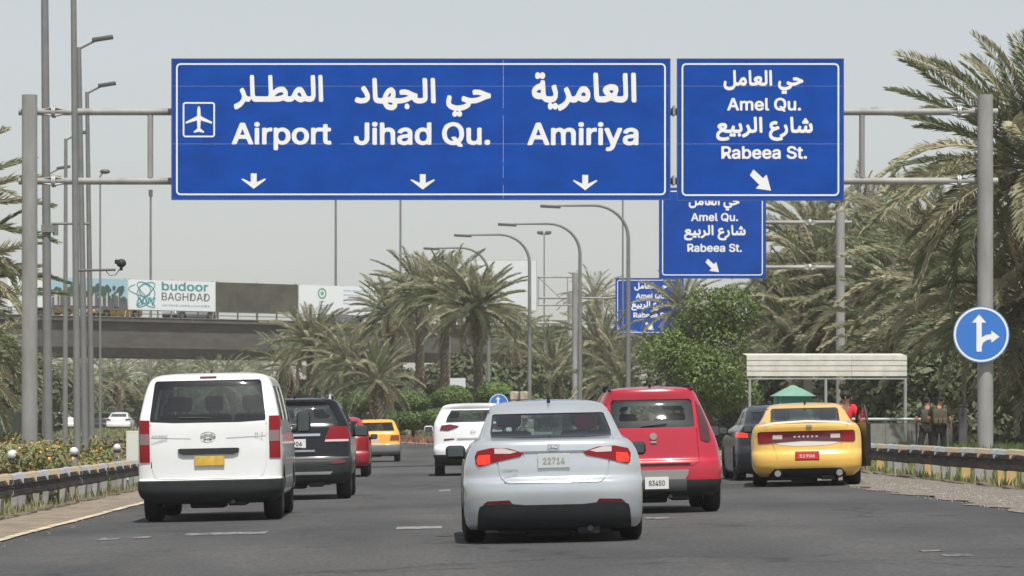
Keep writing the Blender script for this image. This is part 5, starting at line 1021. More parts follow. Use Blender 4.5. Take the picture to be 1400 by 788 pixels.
def finish(me,mats,ang=32):
    me.materials.clear()
    for m in (mats if isinstance(mats,(list,tuple)) else [mats]): me.materials.append(m)
    bm=bmesh.new(); bm.from_mesh(me); bmesh.ops.remove_doubles(bm,verts=bm.verts[:],dist=.0004); bm.to_mesh(me); bm.free()
    me.polygons.foreach_set('use_smooth',[True]*len(me.polygons)); me.polygons.foreach_set('material_index',[0]*len(me.polygons)); me.set_sharp_from_angle(angle=R_(ang)); me.update()
    return me
def paint(name,col,metal=0,rough=.38,coat=.8,var=.04):
    return mat(name,col,rough,metal,coat,.5,var=var,scale=2.2)
M_red=mat('lamp_red_lens',(.21,.003,.006),.3,coat=.3,spec=.3); M_redd=mat('lamp_dark_red_lens',(.13,.006,.012),.15,coat=1)
M_lit=mat('lamp_lit_red',(.5,.02,.015),.3,emit=((1,.05,.015),.55)); M_wl=mat('lamp_clear_lens',(.55,.48,.48),.12,coat=1)
M_smoke=mat('lamp_smoked_lens',(.075,.018,.02),.15,coat=1)
M_plate=mat('plate_white',(.68,.68,.66),.5); M_seam=mat('panel_gap',(.008,.008,.008),.9)
def wheel(t,x,y,r,wd,side,rim=M_rim):
    mb=MB(); seg=28; prof=[(-.5,.62),(-.5,.86),(-.42,.96),(-.3,1),(.3,1),(.42,.96),(.5,.86),(.5,.62)]
    vs=[]; 
    for (a,b) in prof:
        for i in range(seg): q=6.28318*i/seg; vs.append((a*wd,b*r*math.cos(q),b*r*math.sin(q)))
    n=len(prof); fs=[]
    for j in range(n):
        for i in range(seg): k=(i+1)%seg; jj=(j+1)%n; fs.append((j*seg+i,j*seg+k,jj*seg+k,jj*seg+i))
    mb.add(vs,fs)
    for j in range(seg): 
        q=6.28318*(j+.5)/seg; 
    w_=link('wheel',mb.mesh('tyre',M_dark,smooth=50),t,loc=(x,y,r)); 
    rb=MB(); rb.tube([(-wd*.1,0,0),(wd*.30,0,0)],r*.2,12)
    for i in range(5):
        a=6.28318*i/5; c,s_=math.cos(a),math.sin(a); d=Vector((0,-s_,c))*r*.09
        p0=Vector((wd*.34,c*r*.1,s_*r*.1)); p1=Vector((wd*.40,c*r*.62,s_*r*.62))
        rb.add([p0-d,p0+d,p1+d*1.2,p1-d*1.2,p0-d-Vector((.04,0,0)),p0+d-Vector((.04,0,0)),p1+d*1.2-Vector((.04,0,0)),p1-d*1.2-Vector((.04,0,0))],[(0,1,2,3),(7,6,5,4),(0,4,5,1),(1,5,6,2),(2,6,7,3),(3,7,4,0)])
    rb.tube([(-wd*.45,0,0),(-wd*.40,0,0)],r*.60,20)
    me=rb.mesh('rim',rim,smooth=40)
    ri=link('rim',me,w_,rot=(0,0,0 if side>0 else math.pi)); return w_
def vehicle(name,label,cat,cx_px,Yrear_axle_ground,s_rear,gz,levels,col,win,feats,whl,side,sub=3,interior=True,seats='sedan',mirror=None,mirror_mat=None,low=.33,lowm=None,box=None,pw=2.6,rz=0,roof_rails=False,antenna=True,loc=None,cabin=None,track=None,ud=None):
    """feats: list of (part name, polygon in photo pixels or local, material, out, in, ymax)"""
    Yr=F/s_rear
    X=(cx_px-VPX)/s_rear
    base=H(X,Yr)
    roll=-.022*(1-sm((Yr-110)/80))
    t=thing(name,label,cat,loc or (X,Yr,base+.014),rot=(0,roll,rz))
    def q(p): # photo pixel -> local (x,z)
        return ((p[0]-cx_px)/s_rear, EYE-base-.014+(HZ-p[1])/s_rear)
    c=CSG(levels,sub,pw); Wm=max(l[1] for l in levels); L=max(l[3] for l in levels); top=levels[-1][0]
    wr,wf,rad,wd=whl
    def P(poly,px=True): return [q(p) for p in poly] if px else poly
    cutters=[]; wins=[]
    rw,rw_y=P(win['rear']),win['ry']
    pr=c.solid(MB().prism(rw,-1,rw_y)); cutters.append(pr); wins.append(('rear_window',pr))
    if win.get('front'):
        zf0,zf1,wf_=win['front']; pf=c.solid(MB().prism([(-wf_,zf0),(wf_,zf0),(wf_*.86,zf1),(-wf_*.86,zf1)],win['fy'],L+1)); cutters.append(pf); wins.append(('windshield',pf))
    for poly in win['side']:
        for sg in (-1,1):
            ps=c.solid(MB().prism(poly,sg*.3,sg*1.6,'x')); cutters.append(ps); wins.append(('side_window',ps))
    y0,y1,zc=cabin
    cav_box=c.solid(MB().box(-3,3,y0,y1,zc,top-.035))
    cav=c.run(c.sh(-.035),[('INTERSECT',cav_box)]); cavo=bpy.data.objects.new('tmp',cav); WORK.collection.objects.link(cavo); c.tmp.append(cavo)
    ops=[('DIFFERENCE',cavo)]
    arches=[]
    for yy in (wr,wf):
        for sg in (-1,1):
            a=c.solid(MB().tube([(sg*(Wm-.26),yy,rad),(sg*(Wm+.3),yy,rad)],rad*1.14,28)); ops.append(('DIFFERENCE',a))
    ops+=[('DIFFERENCE',k) for k in cutters]
    # door and lid seams
    for poly in feats.get('seams',[]):
        PP=P(poly) if poly[0]!='L' else poly[1]
        n=len(PP); mb=MB(); cxx=sum(p[0] for p in PP)/n; czz=sum(p[1] for p in PP)/n; th=.007
        for i in range(n-1):
            a=Vector(PP[i]); b=Vector(PP[i+1]); d=(b-a).normalized(); m=Vector((-d.y,d.x))*th
            a2=a-d*th; b2=b+d*th
            pr_=[tuple(a2-m),tuple(b2-m),tuple(b2+m),tuple(a2+m)]
            band=c.run(c.sh(.02),[('DIFFERENCE',c.sh(-.012)),('INTERSECT',c.solid(MB().prism(pr_,-1,1.2)))])
            bo=bpy.data.objects.new('tmp',band); WORK.collection.objects.link(bo); c.tmp.append(bo); ops.append(('DIFFERENCE',bo))
    if feats.get('doors'):
        for (yy,za,zb_) in feats['doors']:
            for sg in (-1,1):
                band=c.run(c.sh(.02),[('DIFFERENCE',c.sh(-.010)),('INTERSECT',c.solid(MB().box(min(sg*.3,sg*1.6),max(sg*.3,sg*1.6),yy-.005,yy+.005,za,zb_)))])
                bo=bpy.data.objects.new('tmp',band); WORK.collection.objects.link(bo); c.tmp.append(bo); ops.append(('DIFFERENCE',bo))
    body=c.run(c.sh(0),ops); finish(body,[col,M_int,M_seam])
    zlow=lowm[1] if lowm else None
    for f in body.polygons:
        ce=f.center; ax=abs(ce.x)
        if ax<Wm-.02 and any(abs(math.hypot(ce.y-yy,ce.z-rad)-rad*1.14)<.03 for yy in (wr,wf)): f.material_index=1
        elif ax<Wm-.24 and ce.z<.6 and any(math.hypot(ce.y-yy,ce.z-rad)<rad*1.14 for yy in (wr,wf)): f.material_index=1
        elif ce.z<levels[0][0]+.005: f.material_index=1
    link('body',body,t)
    if interior:
        lin=c.run(c.sh(-.040),[('INTERSECT',c.solid(MB().box(-3,3,y0+.005,y1-.005,zc+.005,top-.040))),('DIFFERENCE',c.run_obj(c.sh(-.055),[('INTERSECT',c.solid(MB().box(-3,3,y0+.02,y1-.02,zc+.02,top-.055)))]))]+[('DIFFERENCE',k) for k in cutters])
        link('interior_trim',finish(lin,M_int),t)
        if seats:
            rows=seats
            for (sy,xs_,zz) in rows:
                for sx in xs_:
                    mb=MB(); mb.box(sx-.23,sx+.23,sy,sy+.5,zz-.12,zz,bev=.04).box(sx-.23,sx+.23,sy-.08,sy+.06,zz,zz+.56,bev=.05)
                    st=mb.obj('seat',M_seat,t,smooth=40)
                    MB().box(sx-.12,sx+.12,sy-.09,sy+.03,zz+.60,zz+.80,bev=.04).tube([(sx-.05,sy-.03,zz+.5),(sx-.05,sy-.03,zz+.62)],.01,6).tube([(sx+.05,sy-.03,zz+.5),(sx+.05,sy-.03,zz+.62)],.01,6).obj('headrest',M_seat,st,smooth=40)
    # glass
    for nm,pz in wins:
        g_=c.run(c.sh(-.006),[('DIFFERENCE',c.sh(-.011)),('INTERSECT',pz)])
        if len(g_.polygons): link(nm,finish(g_,G_clear if nm=='windshield' else win.get('mat',G_dark),50),t)
    if win.get('frit'):
        # black ceramic border around the rear glass
        n=len(rw); cxx=sum(p[0] for p in rw)/n; czz=sum(p[1] for p in rw)/n; fr_=win['frit']
        inner=[(p[0]-math.copysign(fr_,p[0]-cxx),p[1]-math.copysign(fr_*.8,p[1]-czz)) for p in rw]
        g_=c.run(c.sh(-.012),[('DIFFERENCE',c.sh(-.016)),('INTERSECT',pr),('DIFFERENCE',c.solid(MB().prism(inner,-1,rw_y+.1)))])
        link('glass_border',finish(g_,M_black),t)
    for ft in feats['patch']:
        nm,poly,m,oo,oi,ym=ft[:6]
        PP=P(poly) if not (len(ft)>6 and ft[6]=='L') else poly
        sym=len(ft)>7 and ft[7]
        for sg in ((1,-1) if sym else (1,)):
            pp=[(sg*a,b) for a,b in PP][::sg]
            g_=c.run(c.sh(oo),[('DIFFERENCE',c.sh(oi)),('INTERSECT',c.solid(MB().prism(pp,-1,ym)))])
            if len(g_.polygons): link(nm,finish(g_,m,40),t)
    if lowm:
        lm,zt_,out_,ymax=lowm
        hh=c.run(c.sh(out_),[('DIFFERENCE',c.sh(-.03)),('INTERSECT',c.solid(MB().box(-3,3,-1,ymax,levels[0][0]-.1,zt_)))])
        link('bumper',finish(hh,lm),t)
    # chassis underneath
    z0=levels[0][0]; mb=MB()
    mb.box(-Wm*.62,Wm*.62,.25,L-.35,z0-.03,z0+.05); mb.box(-.28,.18,.35,1.0,z0-.09,z0,bev=.03)
    mb.tube([(-Wm+.2,wr,rad*.8),(Wm-.2,wr,rad*.8)],.05,8); mb.box(Wm*.25,Wm*.5,.12,.75,z0-.06,z0+.02,bev=.02)
    if ud: mb.tube([(ud,0.05,z0-.0),(ud,.5,z0-.0)],.03,8)
    mb.obj('underbody',M_black,t,smooth=40)
    tr=track or Wm-wd/2-.02
    for yy in (wr,wf):
        for sg in (-1,1): wheel(t,sg*tr,yy,rad,wd,sg)
    if mirror:
        mx,my,mz,mw,mh=mirror
        for sg in (-1,1):
            mb=MB(); mb.box(sg*mx-mw/2,sg*mx+mw/2,my-.05,my+.12,mz-mh/2,mz+mh/2,bev=min(mw,mh)*.28)
            mb.tube([(sg*(mx-mw*.3),my+.04,mz-mh*.3),(sg*(mx-mw*.5-.12),my+.08,mz-mh*.45)],.03,8)
            mo=mb.obj('mirror',mirror_mat or M_black,t,smooth=40)
            MB().box(sg*mx-mw/2+.025,sg*mx+mw/2-.025,my-.058,my-.048,mz-mh/2+.022,mz+mh/2-.022,bev=.004).obj('mirror_glass',mat('mirror_glass',(.10,.13,.13),.12,.6),mo)
    if antenna:
        ya=max(l[2] for l in levels[-3:])*.75
        MB().tube([(0,ya,top-.03),(0,ya-.04,top+.035)],[.02,.012],6).obj('antenna',M_black,t)
    c.clean()
    return t,q,c
def run_obj(s,base,ops):
    me=s.run(base,ops); o=bpy.data.objects.new('tmp',me); WORK.collection.objects.link(o); s.tmp.append(o); return o
CSG.run_obj=run_obj
def plate(t,x0,x1,z0,z1,y,m,key=None,tm=None,tilt=0):
    o=link('number_plate',MB().box(x0,x1,-.008,.008,z0,z1,bev=.003).mesh('number_plate',m),t,loc=(0,y,0))
    if key: link('plate_writing',word_mesh(key,x0+(x1-x0)*.16,x1-(x1-x0)*.16,z0+(z1-z0)*.27,z1-(z1-z0)*.27,tm or M_black),o,loc=(0,-.0105,0))
    return o
def oval(t,x,z,y,w,h,m,key=None,th=.012,slant=False):
    mb=MB(); n=24; A=[];B_=[]
    for i in range(n):
        a=6.28318*i/n; A.append((x+w/2*math.cos(a),z+h/2*math.sin(a))); B_.append((x+(w/2-th)*math.cos(a),z+(h/2-th)*math.sin(a)))
    mb.add([(p[0],0,p[1]) for p in A]+[(p[0],-.012,p[1]) for p in B_],[(i,(i+1)%n,n+(i+1)%n,n+i) for i in range(n)])
    if slant:
        b=h*.30
        for dx in (-w*.20,w*.20):
            mb.add([(x+dx-.012-w*.05,-.006,z-b),(x+dx+.016-w*.05,-.006,z-b),(x+dx+.012+w*.05,-.006,z+b),(x+dx-.016+w*.05,-.006,z+b)],[(0,1,2,3)])
        mb.add([(x-w*.2,-.0065,z-.012-.01),(x+w*.2,-.0065,z-.012+.012),(x+w*.2,-.0065,z+.012+.012),(x-w*.2,-.0065,z+.012-.01)],[(0,1,2,3)])
    o=link('emblem',mb.mesh('emblem',M_chrome,fix=False),t,loc=(0,y,0))
    if key: link('emblem_letters',word_mesh(key,x-w*.30,x+w*.30,z-h*.22,z+h*.22,M_chrome),o,loc=(0,-.008,0))
    return o
def yline(levels,z):
    for a,b in zip(levels,levels[1:]):
        if a[0]<=z<=b[0]: return a[2]+(b[2]-a[2])*(z-a[0])/(b[0]-a[0]+1e-9)
    return levels[-1][2]
def wiper(t,x0,x1,z0,z1,y0,y1):
    MB().tube([(x0,y0-.02,z0),((x0+x1)/2,(y0+y1)/2-.03,(z0+z1)/2),(x1,y1-.02,z1)],[.014,.011,.008],6).obj('wiper',M_black,t)

# --- white van
P_white=paint('van_white_paint',(.72,.74,.74),var=.03)
lv=[(.26,.80,.10,4.85,.2,.3),(.33,.90,.03,4.95,.2,.4),(.42,.935,0,5.0,.18,.45),(.53,.94,0,5.02,.18,.5),(.57,.935,.05,5.02,.18,.5),(.9,.94,.06,4.95,.17,.5),(1.05,.938,.07,4.75,.17,.5),(1.2,.93,.08,4.35,.17,.45),(1.34,.915,.10,4.05,.17,.35),(1.5,.885,.17,3.8,.18,.3),(1.72,.835,.28,3.45,.2,.3),(1.86,.775,.36,3.2,.22,.3),(1.915,.70,.46,3.0,.3,.4),(1.945,.52,.75,2.7,.4,.5),(1.955,.25,1.3,2.3,.3,.3)]
G_van=glassmat('dark_van_glass',(.56,.63,.64),ior=1.8)
vw=dict(mat=G_van,rear=[(207,576),(206.5,572),(212.3,522.5),(215,519.5),(357,519.5),(359.5,522.5),(365.5,572),(364.5,576.5),(330,578.2),(240,578)],ry=1.0,front=(1.28,1.80,.78),fy=2.9,side=[[(.55,1.32),(1.65,1.32),(1.65,1.76),(.68,1.76)],[(1.75,1.32),(2.75,1.32),(2.75,1.76),(1.75,1.76)],[(2.83,1.30),(3.75,1.22),(3.3,1.76),(2.83,1.76)]],frit=.035)
ft={'patch':[('tail_lamp',[(191,573),(206,573.5),(206,631),(191.5,631)],M_red,.012,-.02,.5),('tail_lamp',[(370,570),(385,570),(385,628),(370,628)],M_red,.012,-.02,.5),
 ('lamp_lens',[(192,592),(206,592),(206,607),(192,607)],mat('lamp_grey_lens',(.20,.13,.12),.2,coat=1),.016,.0,.5),('lamp_lens',[(370,590),(384.5,590),(384.5,605),(370,605)],mat('lamp_grey_lens',(.2,.13,.12)),.016,.0,.5),
 ('door_handle',[(245,614),(248,613),(326,613),(329,614),(328,619),(320,621.5),(252,621.5),(246,619)],M_black,.03,-.01,.4),
 ('brake_light',[(275,514),(298,514),(298,517),(275,517)],M_redd,.006,-.01,.6)],
 'seams':[[(207,580),(208,640),(211,650),(217,655),(356,655),(362,650),(365,640),(366,580)],[(208,598),(262,600)],[(312,600),(365,598)]],'doors':[(2.75,.55,1.8),(1.7,.55,1.2)]}
t,q,_=vehicle('parked_van' if 0 else 'van','white van with a yellow number plate on the left of the road','van',287.5,0,105,0,lv,P_white,vw,ft,(.95,4.05,.335,.25),None,cabin=(.14,4.15,.75),seats=[(1.4,(-.5,.0,.5),.85),(2.6,(-.5,.45),.85)],mirror=(1.10,3.75,1.28,.20,.30),lowm=(M_black,.545,.012,.75),track=.79,ud=.3)
a=q((267.5,637)); b=q((308.5,624)); plate(t,a[0],b[0],a[1],b[1],.035,mat('plate_yellow',(.62,.40,.06),.5,var=.2,scale=8),None)
a=q((286.5,596.5)); oval(t,a[0],a[1],.06,.20,.115,M_chrome,slant=True)
a=q((210,598.5)); b=q((231,594)); word('hyundai',a[0],b[0],a[1],b[1],.068,mat('badge_grey',(.3,.3,.3),.4),t,'badge')
a=q((351,597)); b=q((362,592.5)); word('h1',a[0],b[0],a[1],b[1],.074,MATS['badge_grey'],t,'badge')
a=q((247,571)); b=q((292,571.5)); wiper(t,a[0],b[0],a[1],b[1],.13,.13)
# --- silver sedan
P_sil=paint('silver_paint',(.54,.58,.61),metal=.45,rough=.25,coat=1)
ls=[(.14,.84,.16,4.3,.4,.3),(.20,.875,.07,4.42,.42,.4),(.34,.892,.02,4.5,.45,.5),(.50,.895,.0,4.53,.46,.55),(.60,.895,.012,4.5,.46,.6),(.635,.893,.05,4.5,.46,.6),(.66,.89,.072,4.48,.46,.62),(.76,.882,.078,4.4,.44,.65),(.84,.865,.09,4.15,.42,.7),(.92,.835,.10,3.85,.4,.6),(.985,.79,.115,3.6,.38,.5),(1.015,.755,.15,3.45,.38,.45),(1.03,.735,.26,3.4,.38,.4),(1.05,.715,.42,3.32,.36,.4),(1.08,.70,.55,3.25,.34,.38),(1.20,.655,.80,2.95,.3,.34),(1.32,.605,1.08,2.6,.3,.32),(1.38,.555,1.28,2.4,.35,.35),(1.412,.44,1.5,2.2,.35,.35),(1.428,.2,1.75,2.0,.1,.1)]
sw=dict(rear=[(675.5,597.5),(675,590),(679,566),(682,564.5),(833,564.5),(836,566),(843,590),(842.5,597.5),(800,599),(718,599)],ry=1.8,front=(1.06,1.33,.60),fy=2.2,side=[[(.95,1.06),(1.85,1.04),(1.85,1.31),(1.25,1.31)],[(1.92,1.04),(3.15,1.0),(2.55,1.31),(1.92,1.31)]],frit=.02,mat=G_sed)
LL=[(652,622),(655.5,615),(674.5,611),(698,612),(718.5,618.5),(714,623.5),(686,629),(657,636.5),(653,633)]
LLi=[(654,628),(657,621),(673,620),(673,632),(665,634),(656,634)]
LW=[(679,612),(691,612),(710,617),(700,619.5),(679,619)]
mir=lambda P:[(1519-a,b) for a,b in P][::-1]
fs={'patch':[('tail_lamp',LL,M_red,.010,-.02,.9),('tail_lamp',mir(LL),M_red,.010,-.02,.9),('brake_lens',LLi,M_lit,.014,0,.9),('brake_lens',mir(LLi),M_lit,.014,0,.9),('clear_lens',LW,M_wl,.014,0,.9),('clear_lens',mir(LW),M_wl,.014,0,.9),
 ('reflector',[(662,688),(668,684),(698,683),(702,688)],M_redd,.010,-.01,.9),('reflector',mir([(662,688),(668,684),(698,683),(702,688)]),M_redd,.010,-.01,.9),
 ('diffuser',[(655,699),(657,692),(664,688.5),(702,688.3),(720,690),(799,690),(817,688.3),(855,688.5),(862,692),(864,699),(866,726),(653,726)],M_black,.012,-.03,.6),
 ('garnish',[(716,616.5),(803,616.5),(803,619.5),(716,619.5)],mat('garnish_grey',(.25,.27,.28),.25,.6),.006,-.01,.6)],
 'seams':[[(683,632),(686,652),(693,659.5),(700,660.5),(819,660.5),(826,659.5),(833,652),(836,632)],[(718,620),(719,624)]],'doors':[(1.87,.35,1.05),(.98,.6,1.0),(2.95,.35,.95)]}
t,q,_=vehicle('sedan','silver sedan with brake lights on in the middle of the road, nearest car','car',759.5,0,138.6,0,ls,P_sil,sw,fs,(.92,3.62,.32,.215),None,cabin=(.62,3.25,.42),seats=[(1.35,(-.42,.42),.55),(2.3,(-.38,.38),.55)],mirror=(.955,2.62,.90,.21,.14),mirror_mat=None,track=.79,ud=.35)
a=q((738,640)); b=q((782,620.5)); plate(t,a[0],b[0],a[1],b[1],.068,mat('plate_silver',(.52,.55,.54),.5),'digits',mat('plate_ink',(.28,.31,.31),.6))
a=q((760,610)); oval(t,a[0],a[1],.085,.125,.062,M_chrome,'kia',.008)
a=q((689,645)); b=q((710,641)); word('cerato',a[0],b[0],a[1],b[1],.072,M_chrome,t,'badge')
t_s=t
# red round headrest seen through the rear glass, pale label at top of it
MB().sph((.37,1.22,1.20),(.125,.07,.10),16,10).obj('red_cushion',mat('red_cloth',(.75,.03,.03),.8),t,smooth=50)
# --- black suv
P_blk=paint('black_paint',(.005,.006,.009),rough=.22,coat=.12)
lb_=[(.27,.80,.16,4.4,.25,.3),(.36,.88,.05,4.55,.28,.4),(.46,.93,.01,4.62,.3,.45),(.60,.943,0,4.66,.3,.5),(.68,.94,.03,4.65,.3,.5),(.72,.94,.06,4.62,.3,.5),(.95,.938,.09,4.45,.3,.5),(1.08,.93,.11,4.0,.3,.45),(1.18,.92,.13,3.65,.3,.4),(1.26,.90,.17,3.45,.3,.35),(1.38,.845,.28,3.2,.3,.3),(1.55,.755,.44,2.8,.3,.3),(1.62,.71,.42,2.6,.3,.3),(1.665,.62,.42,2.45,.3,.3),(1.69,.45,.7,2.2,.4,.3),(1.70,.2,1.1,1.9,.2,.2)]
bw=dict(rear=[(350,579.5),(352,560),(356,551.5),(450,551.5),(455,560),(464,577),(463,579.5)],ry=1.0,front=(1.14,1.56,.70),fy=2.3,side=[[(.62,1.25),(1.15,1.2),(1.15,1.5),(.82,1.5)],[(1.22,1.19),(2.15,1.18),(2.15,1.52),(1.22,1.52)],[(2.22,1.18),(3.4,1.12),(2.65,1.52),(2.22,1.52)]],frit=.10)
RL=[(452.6,584.5),(476,584.5),(481,597),(479,605),(445,605),(447,598)]
mir=lambda P:[(806-a,b) for a,b in P][::-1]
RLw=[(446.5,602),(478,602),(477.5,605),(445.5,605)]
fb={'patch':[('tail_lamp',RL,M_red,.014,-.02,1.0),('tail_lamp',mir(RL),M_red,.014,-.02,1.0),('clear_lens',RLw,M_wl,.018,0,1.0),('clear_lens',mir(RLw),M_wl,.018,0,1.0),
 ('chrome_strip',[(366.6,593.6),(439.4,593.6),(439.4,597),(366.6,597)],M_chrome,.022,-.01,.5),
 ('reflector',[(452.5,632),(472,631),(472.5,635),(453,636)],M_redd,.02,-.01,.6),('reflector',mir([(452.5,632),(472,631),(472.5,635),(453,636)]),M_redd,.02,-.01,.6),
 ('skid_strip',[(350,646),(456,646),(452,650),(354,650)],M_galv,.024,-.01,.5),('bumper_edge',[(328,626),(478,626),(478,628.5),(328,628.5)],mat('dark_grey_plastic',(.06,.063,.066),.6),.022,-.01,.5)],
 'seams':[[(352,583),(345,606),(345,622)],[(454,583),(461,606),(461,622)]],'doors':[(2.18,.5,1.15)]}
t,q,_=vehicle('suv','black four wheel drive car partly hidden behind the white van','car',403,0,82.5,0,lb_,P_blk,bw,fb,(.92,3.62,.37,.25),None,cabin=(.2,3.5,.6),seats=[(1.35,(-.42,.42),.75),(2.35,(-.42,.42),.75)],mirror=(1.06,2.9,1.12,.26,.19),lowm=(mat('suv_grey_plastic',(.022,.024,.027),.55,var=.2),.70,.012,.75),track=.80,ud=-.4)
for sg in (-1,1):
    MB().tube([(sg*.60,.62,1.66),(sg*.60,.66,1.73),(sg*.60,1.2,1.745),(sg*.60,2.2,1.73),(sg*.60,2.3,1.66)],.022,8).obj('roof_rail',M_chrome,t,smooth=50)
a=q((386.5,614)); b=q((419.6,601)); plate(t,a[0],b[0],a[1],b[1],.09,M_plate,'digits2')
a=q((397,619)); b=q((432,616)); MB().box(a[0],b[0],.03,.05,a[1],b[1],bev=.005).obj('chrome_trim',M_chrome,t)
a=q((374,578)); b=q((410,578.5)); wiper(t,a[0],b[0],a[1],b[1],.16,.16)
# --- red hatchback
P_red=paint('red_paint',(.42,.010,.032),rough=.3)
lr=[(.22,.76,.12,3.7,.25,.3),(.30,.84,.03,3.85,.3,.4),(.42,.875,0,3.9,.33,.45),(.55,.88,0,3.92,.34,.5),(.66,.875,.02,3.9,.34,.5),(.70,.868,.055,3.88,.34,.5),(.85,.85,.075,3.7,.36,.5),(.98,.815,.09,3.35,.4,.45),(1.09,.775,.11,3.1,.42,.4),(1.18,.74,.15,2.95,.42,.35),(1.32,.685,.24,2.75,.42,.3),(1.46,.625,.33,2.5,.4,.3),(1.535,.585,.33,2.3,.36,.3),(1.585,.53,.35,2.1,.32,.3),(1.62,.38,.6,1.9,.35,.3),(1.632,.15,.9,1.5,.1,.1)]
rw_=dict(rear=[(838.5,583),(840,550),(843,546),(949,546),(952,550),(953.5,583),(951,585),(841,585)],ry=.95,front=(1.12,1.47,.62),fy=2.0,side=[[(1.0,1.12),(1.75,1.08),(1.75,1.45),(1.05,1.45)],[(1.82,1.08),(2.85,1.05),(2.35,1.45),(1.82,1.45)]],frit=.11,mat=G_clear)
SL=[(958.4,549),(966,558),(973,580),(976,603.5),(971,606),(962,603),(959,576)]
mir=lambda P:[(1792-a,b) for a,b in P][::-1]
fr={'patch':[('tail_lamp',SL,M_smoke,.012,-.02,1.6),('tail_lamp',mir(SL),M_smoke,.012,-.02,1.6),
 ('bumper_insert',[(849,643),(943,643),(942,650),(938,656),(854,656),(850,650)],mat('insert_grey',(.24,.245,.25),.5),.012,-.01,.5),
 ('lower_bumper',[(795,657),(997,657),(1000,690),(792,690)],M_black,.008,-.02,.9),
 ('bumper_lower_insert',[(852,656),(940,656),(940,672),(852,672)],mat('insert_dark',(.09,.10,.10),.5),.016,-.01,.5),
 ('number_recess',[(846,634),(946,634),(946,636.5),(846,636.5)],M_seam,.004,-.01,.5)],
 'seams':[[(836,588),(834,632),(842,638),(950,638),(958,632),(956,588)]],'doors':[(1.78,.35,1.1)]}
t,q,_=vehicle('hatchback','red hatchback with a white number plate right of the silver sedan','car',896,0,107,0,lr,P_red,rw_,fr,(.72,3.15,.32,.22),None,cabin=(.2,2.9,.5),seats=[(1.1,(-.38,.38),.72),(2.0,(-.36,.36),.72)],mirror=(.93,2.3,1.02,.19,.15),track=.765,ud=.2)
a=q((882.5,669)); b=q((915,652.5)); plate(t,a[0],b[0],a[1],b[1],-.03,M_plate,'digits3',mat('plate_ink_grey',(.12,.12,.13),.6))
a=q((896,598)); MB().tube([(a[0],.10,a[1]+.01),(a[0],.07,a[1]+.01)],.045,16).box(a[0]-.04,a[0]+.04,.065,.09,a[1]-.085,a[1]-.05,bev=.01).obj('emblem',M_chrome,t,smooth=40)
a=q((856,598)); b=q((864,594)); word('h1',a[0],b[0],a[1],b[1],.085,M_chrome,t,'badge') if 0 else None
a=q((880,583)); b=q((915,580)); wiper(t,a[0],b[0],a[1],b[1],.14,.15)
for sg in (-1,1): MB().tube([(sg*.53,.5,1.58),(sg*.53,.55,1.645),(sg*.53,1.9,1.645),(sg*.53,2.0,1.57)],.02,8).obj('roof_rail',M_black,t,smooth=50)
# --- yellow sedan, door open
P_yel=paint('yellow_paint',(.74,.46,.10),rough=.3)
ly=[(.17,.80,.2,4.85,.3,.3),(.26,.90,.06,5.0,.35,.4),(.36,.94,.01,5.05,.38,.5),(.46,.95,0,5.06,.4,.55),(.56,.95,.02,5.03,.4,.55),(.62,.95,.07,5.0,.4,.6),(.75,.95,.09,4.95,.4,.65),(.86,.945,.10,4.7,.4,.7),(.95,.93,.09,4.3,.4,.6),(1.02,.90,.08,3.9,.4,.5),(1.07,.86,.09,3.7,.4,.45),(1.085,.835,.18,3.62,.4,.45),(1.10,.815,.45,3.55,.4,.4),(1.13,.79,.70,3.48,.38,.4),(1.23,.73,1.0,3.15,.35,.35),(1.34,.68,1.35,2.8,.32,.32),(1.40,.63,1.62,2.55,.35,.35),(1.435,.5,1.9,2.4,.25,.25),(1.45,.2,2.1,2.3,.05,.05)]
yw=dict(rear=[(1055.5,576.5),(1056,560),(1059,557.5),(1147,557.5),(1150,560),(1151,576.5)],ry=2.2,front=(1.13,1.38,.66),fy=2.5,side=[[(1.2,1.14),(2.05,1.12),(2.05,1.35),(1.55,1.35)],[(2.13,1.12),(3.35,1.08),(2.8,1.35),(2.13,1.35)]],frit=.03,mat=glassmat('greenish_glass',(.78,.88,.83),ior=2.5))
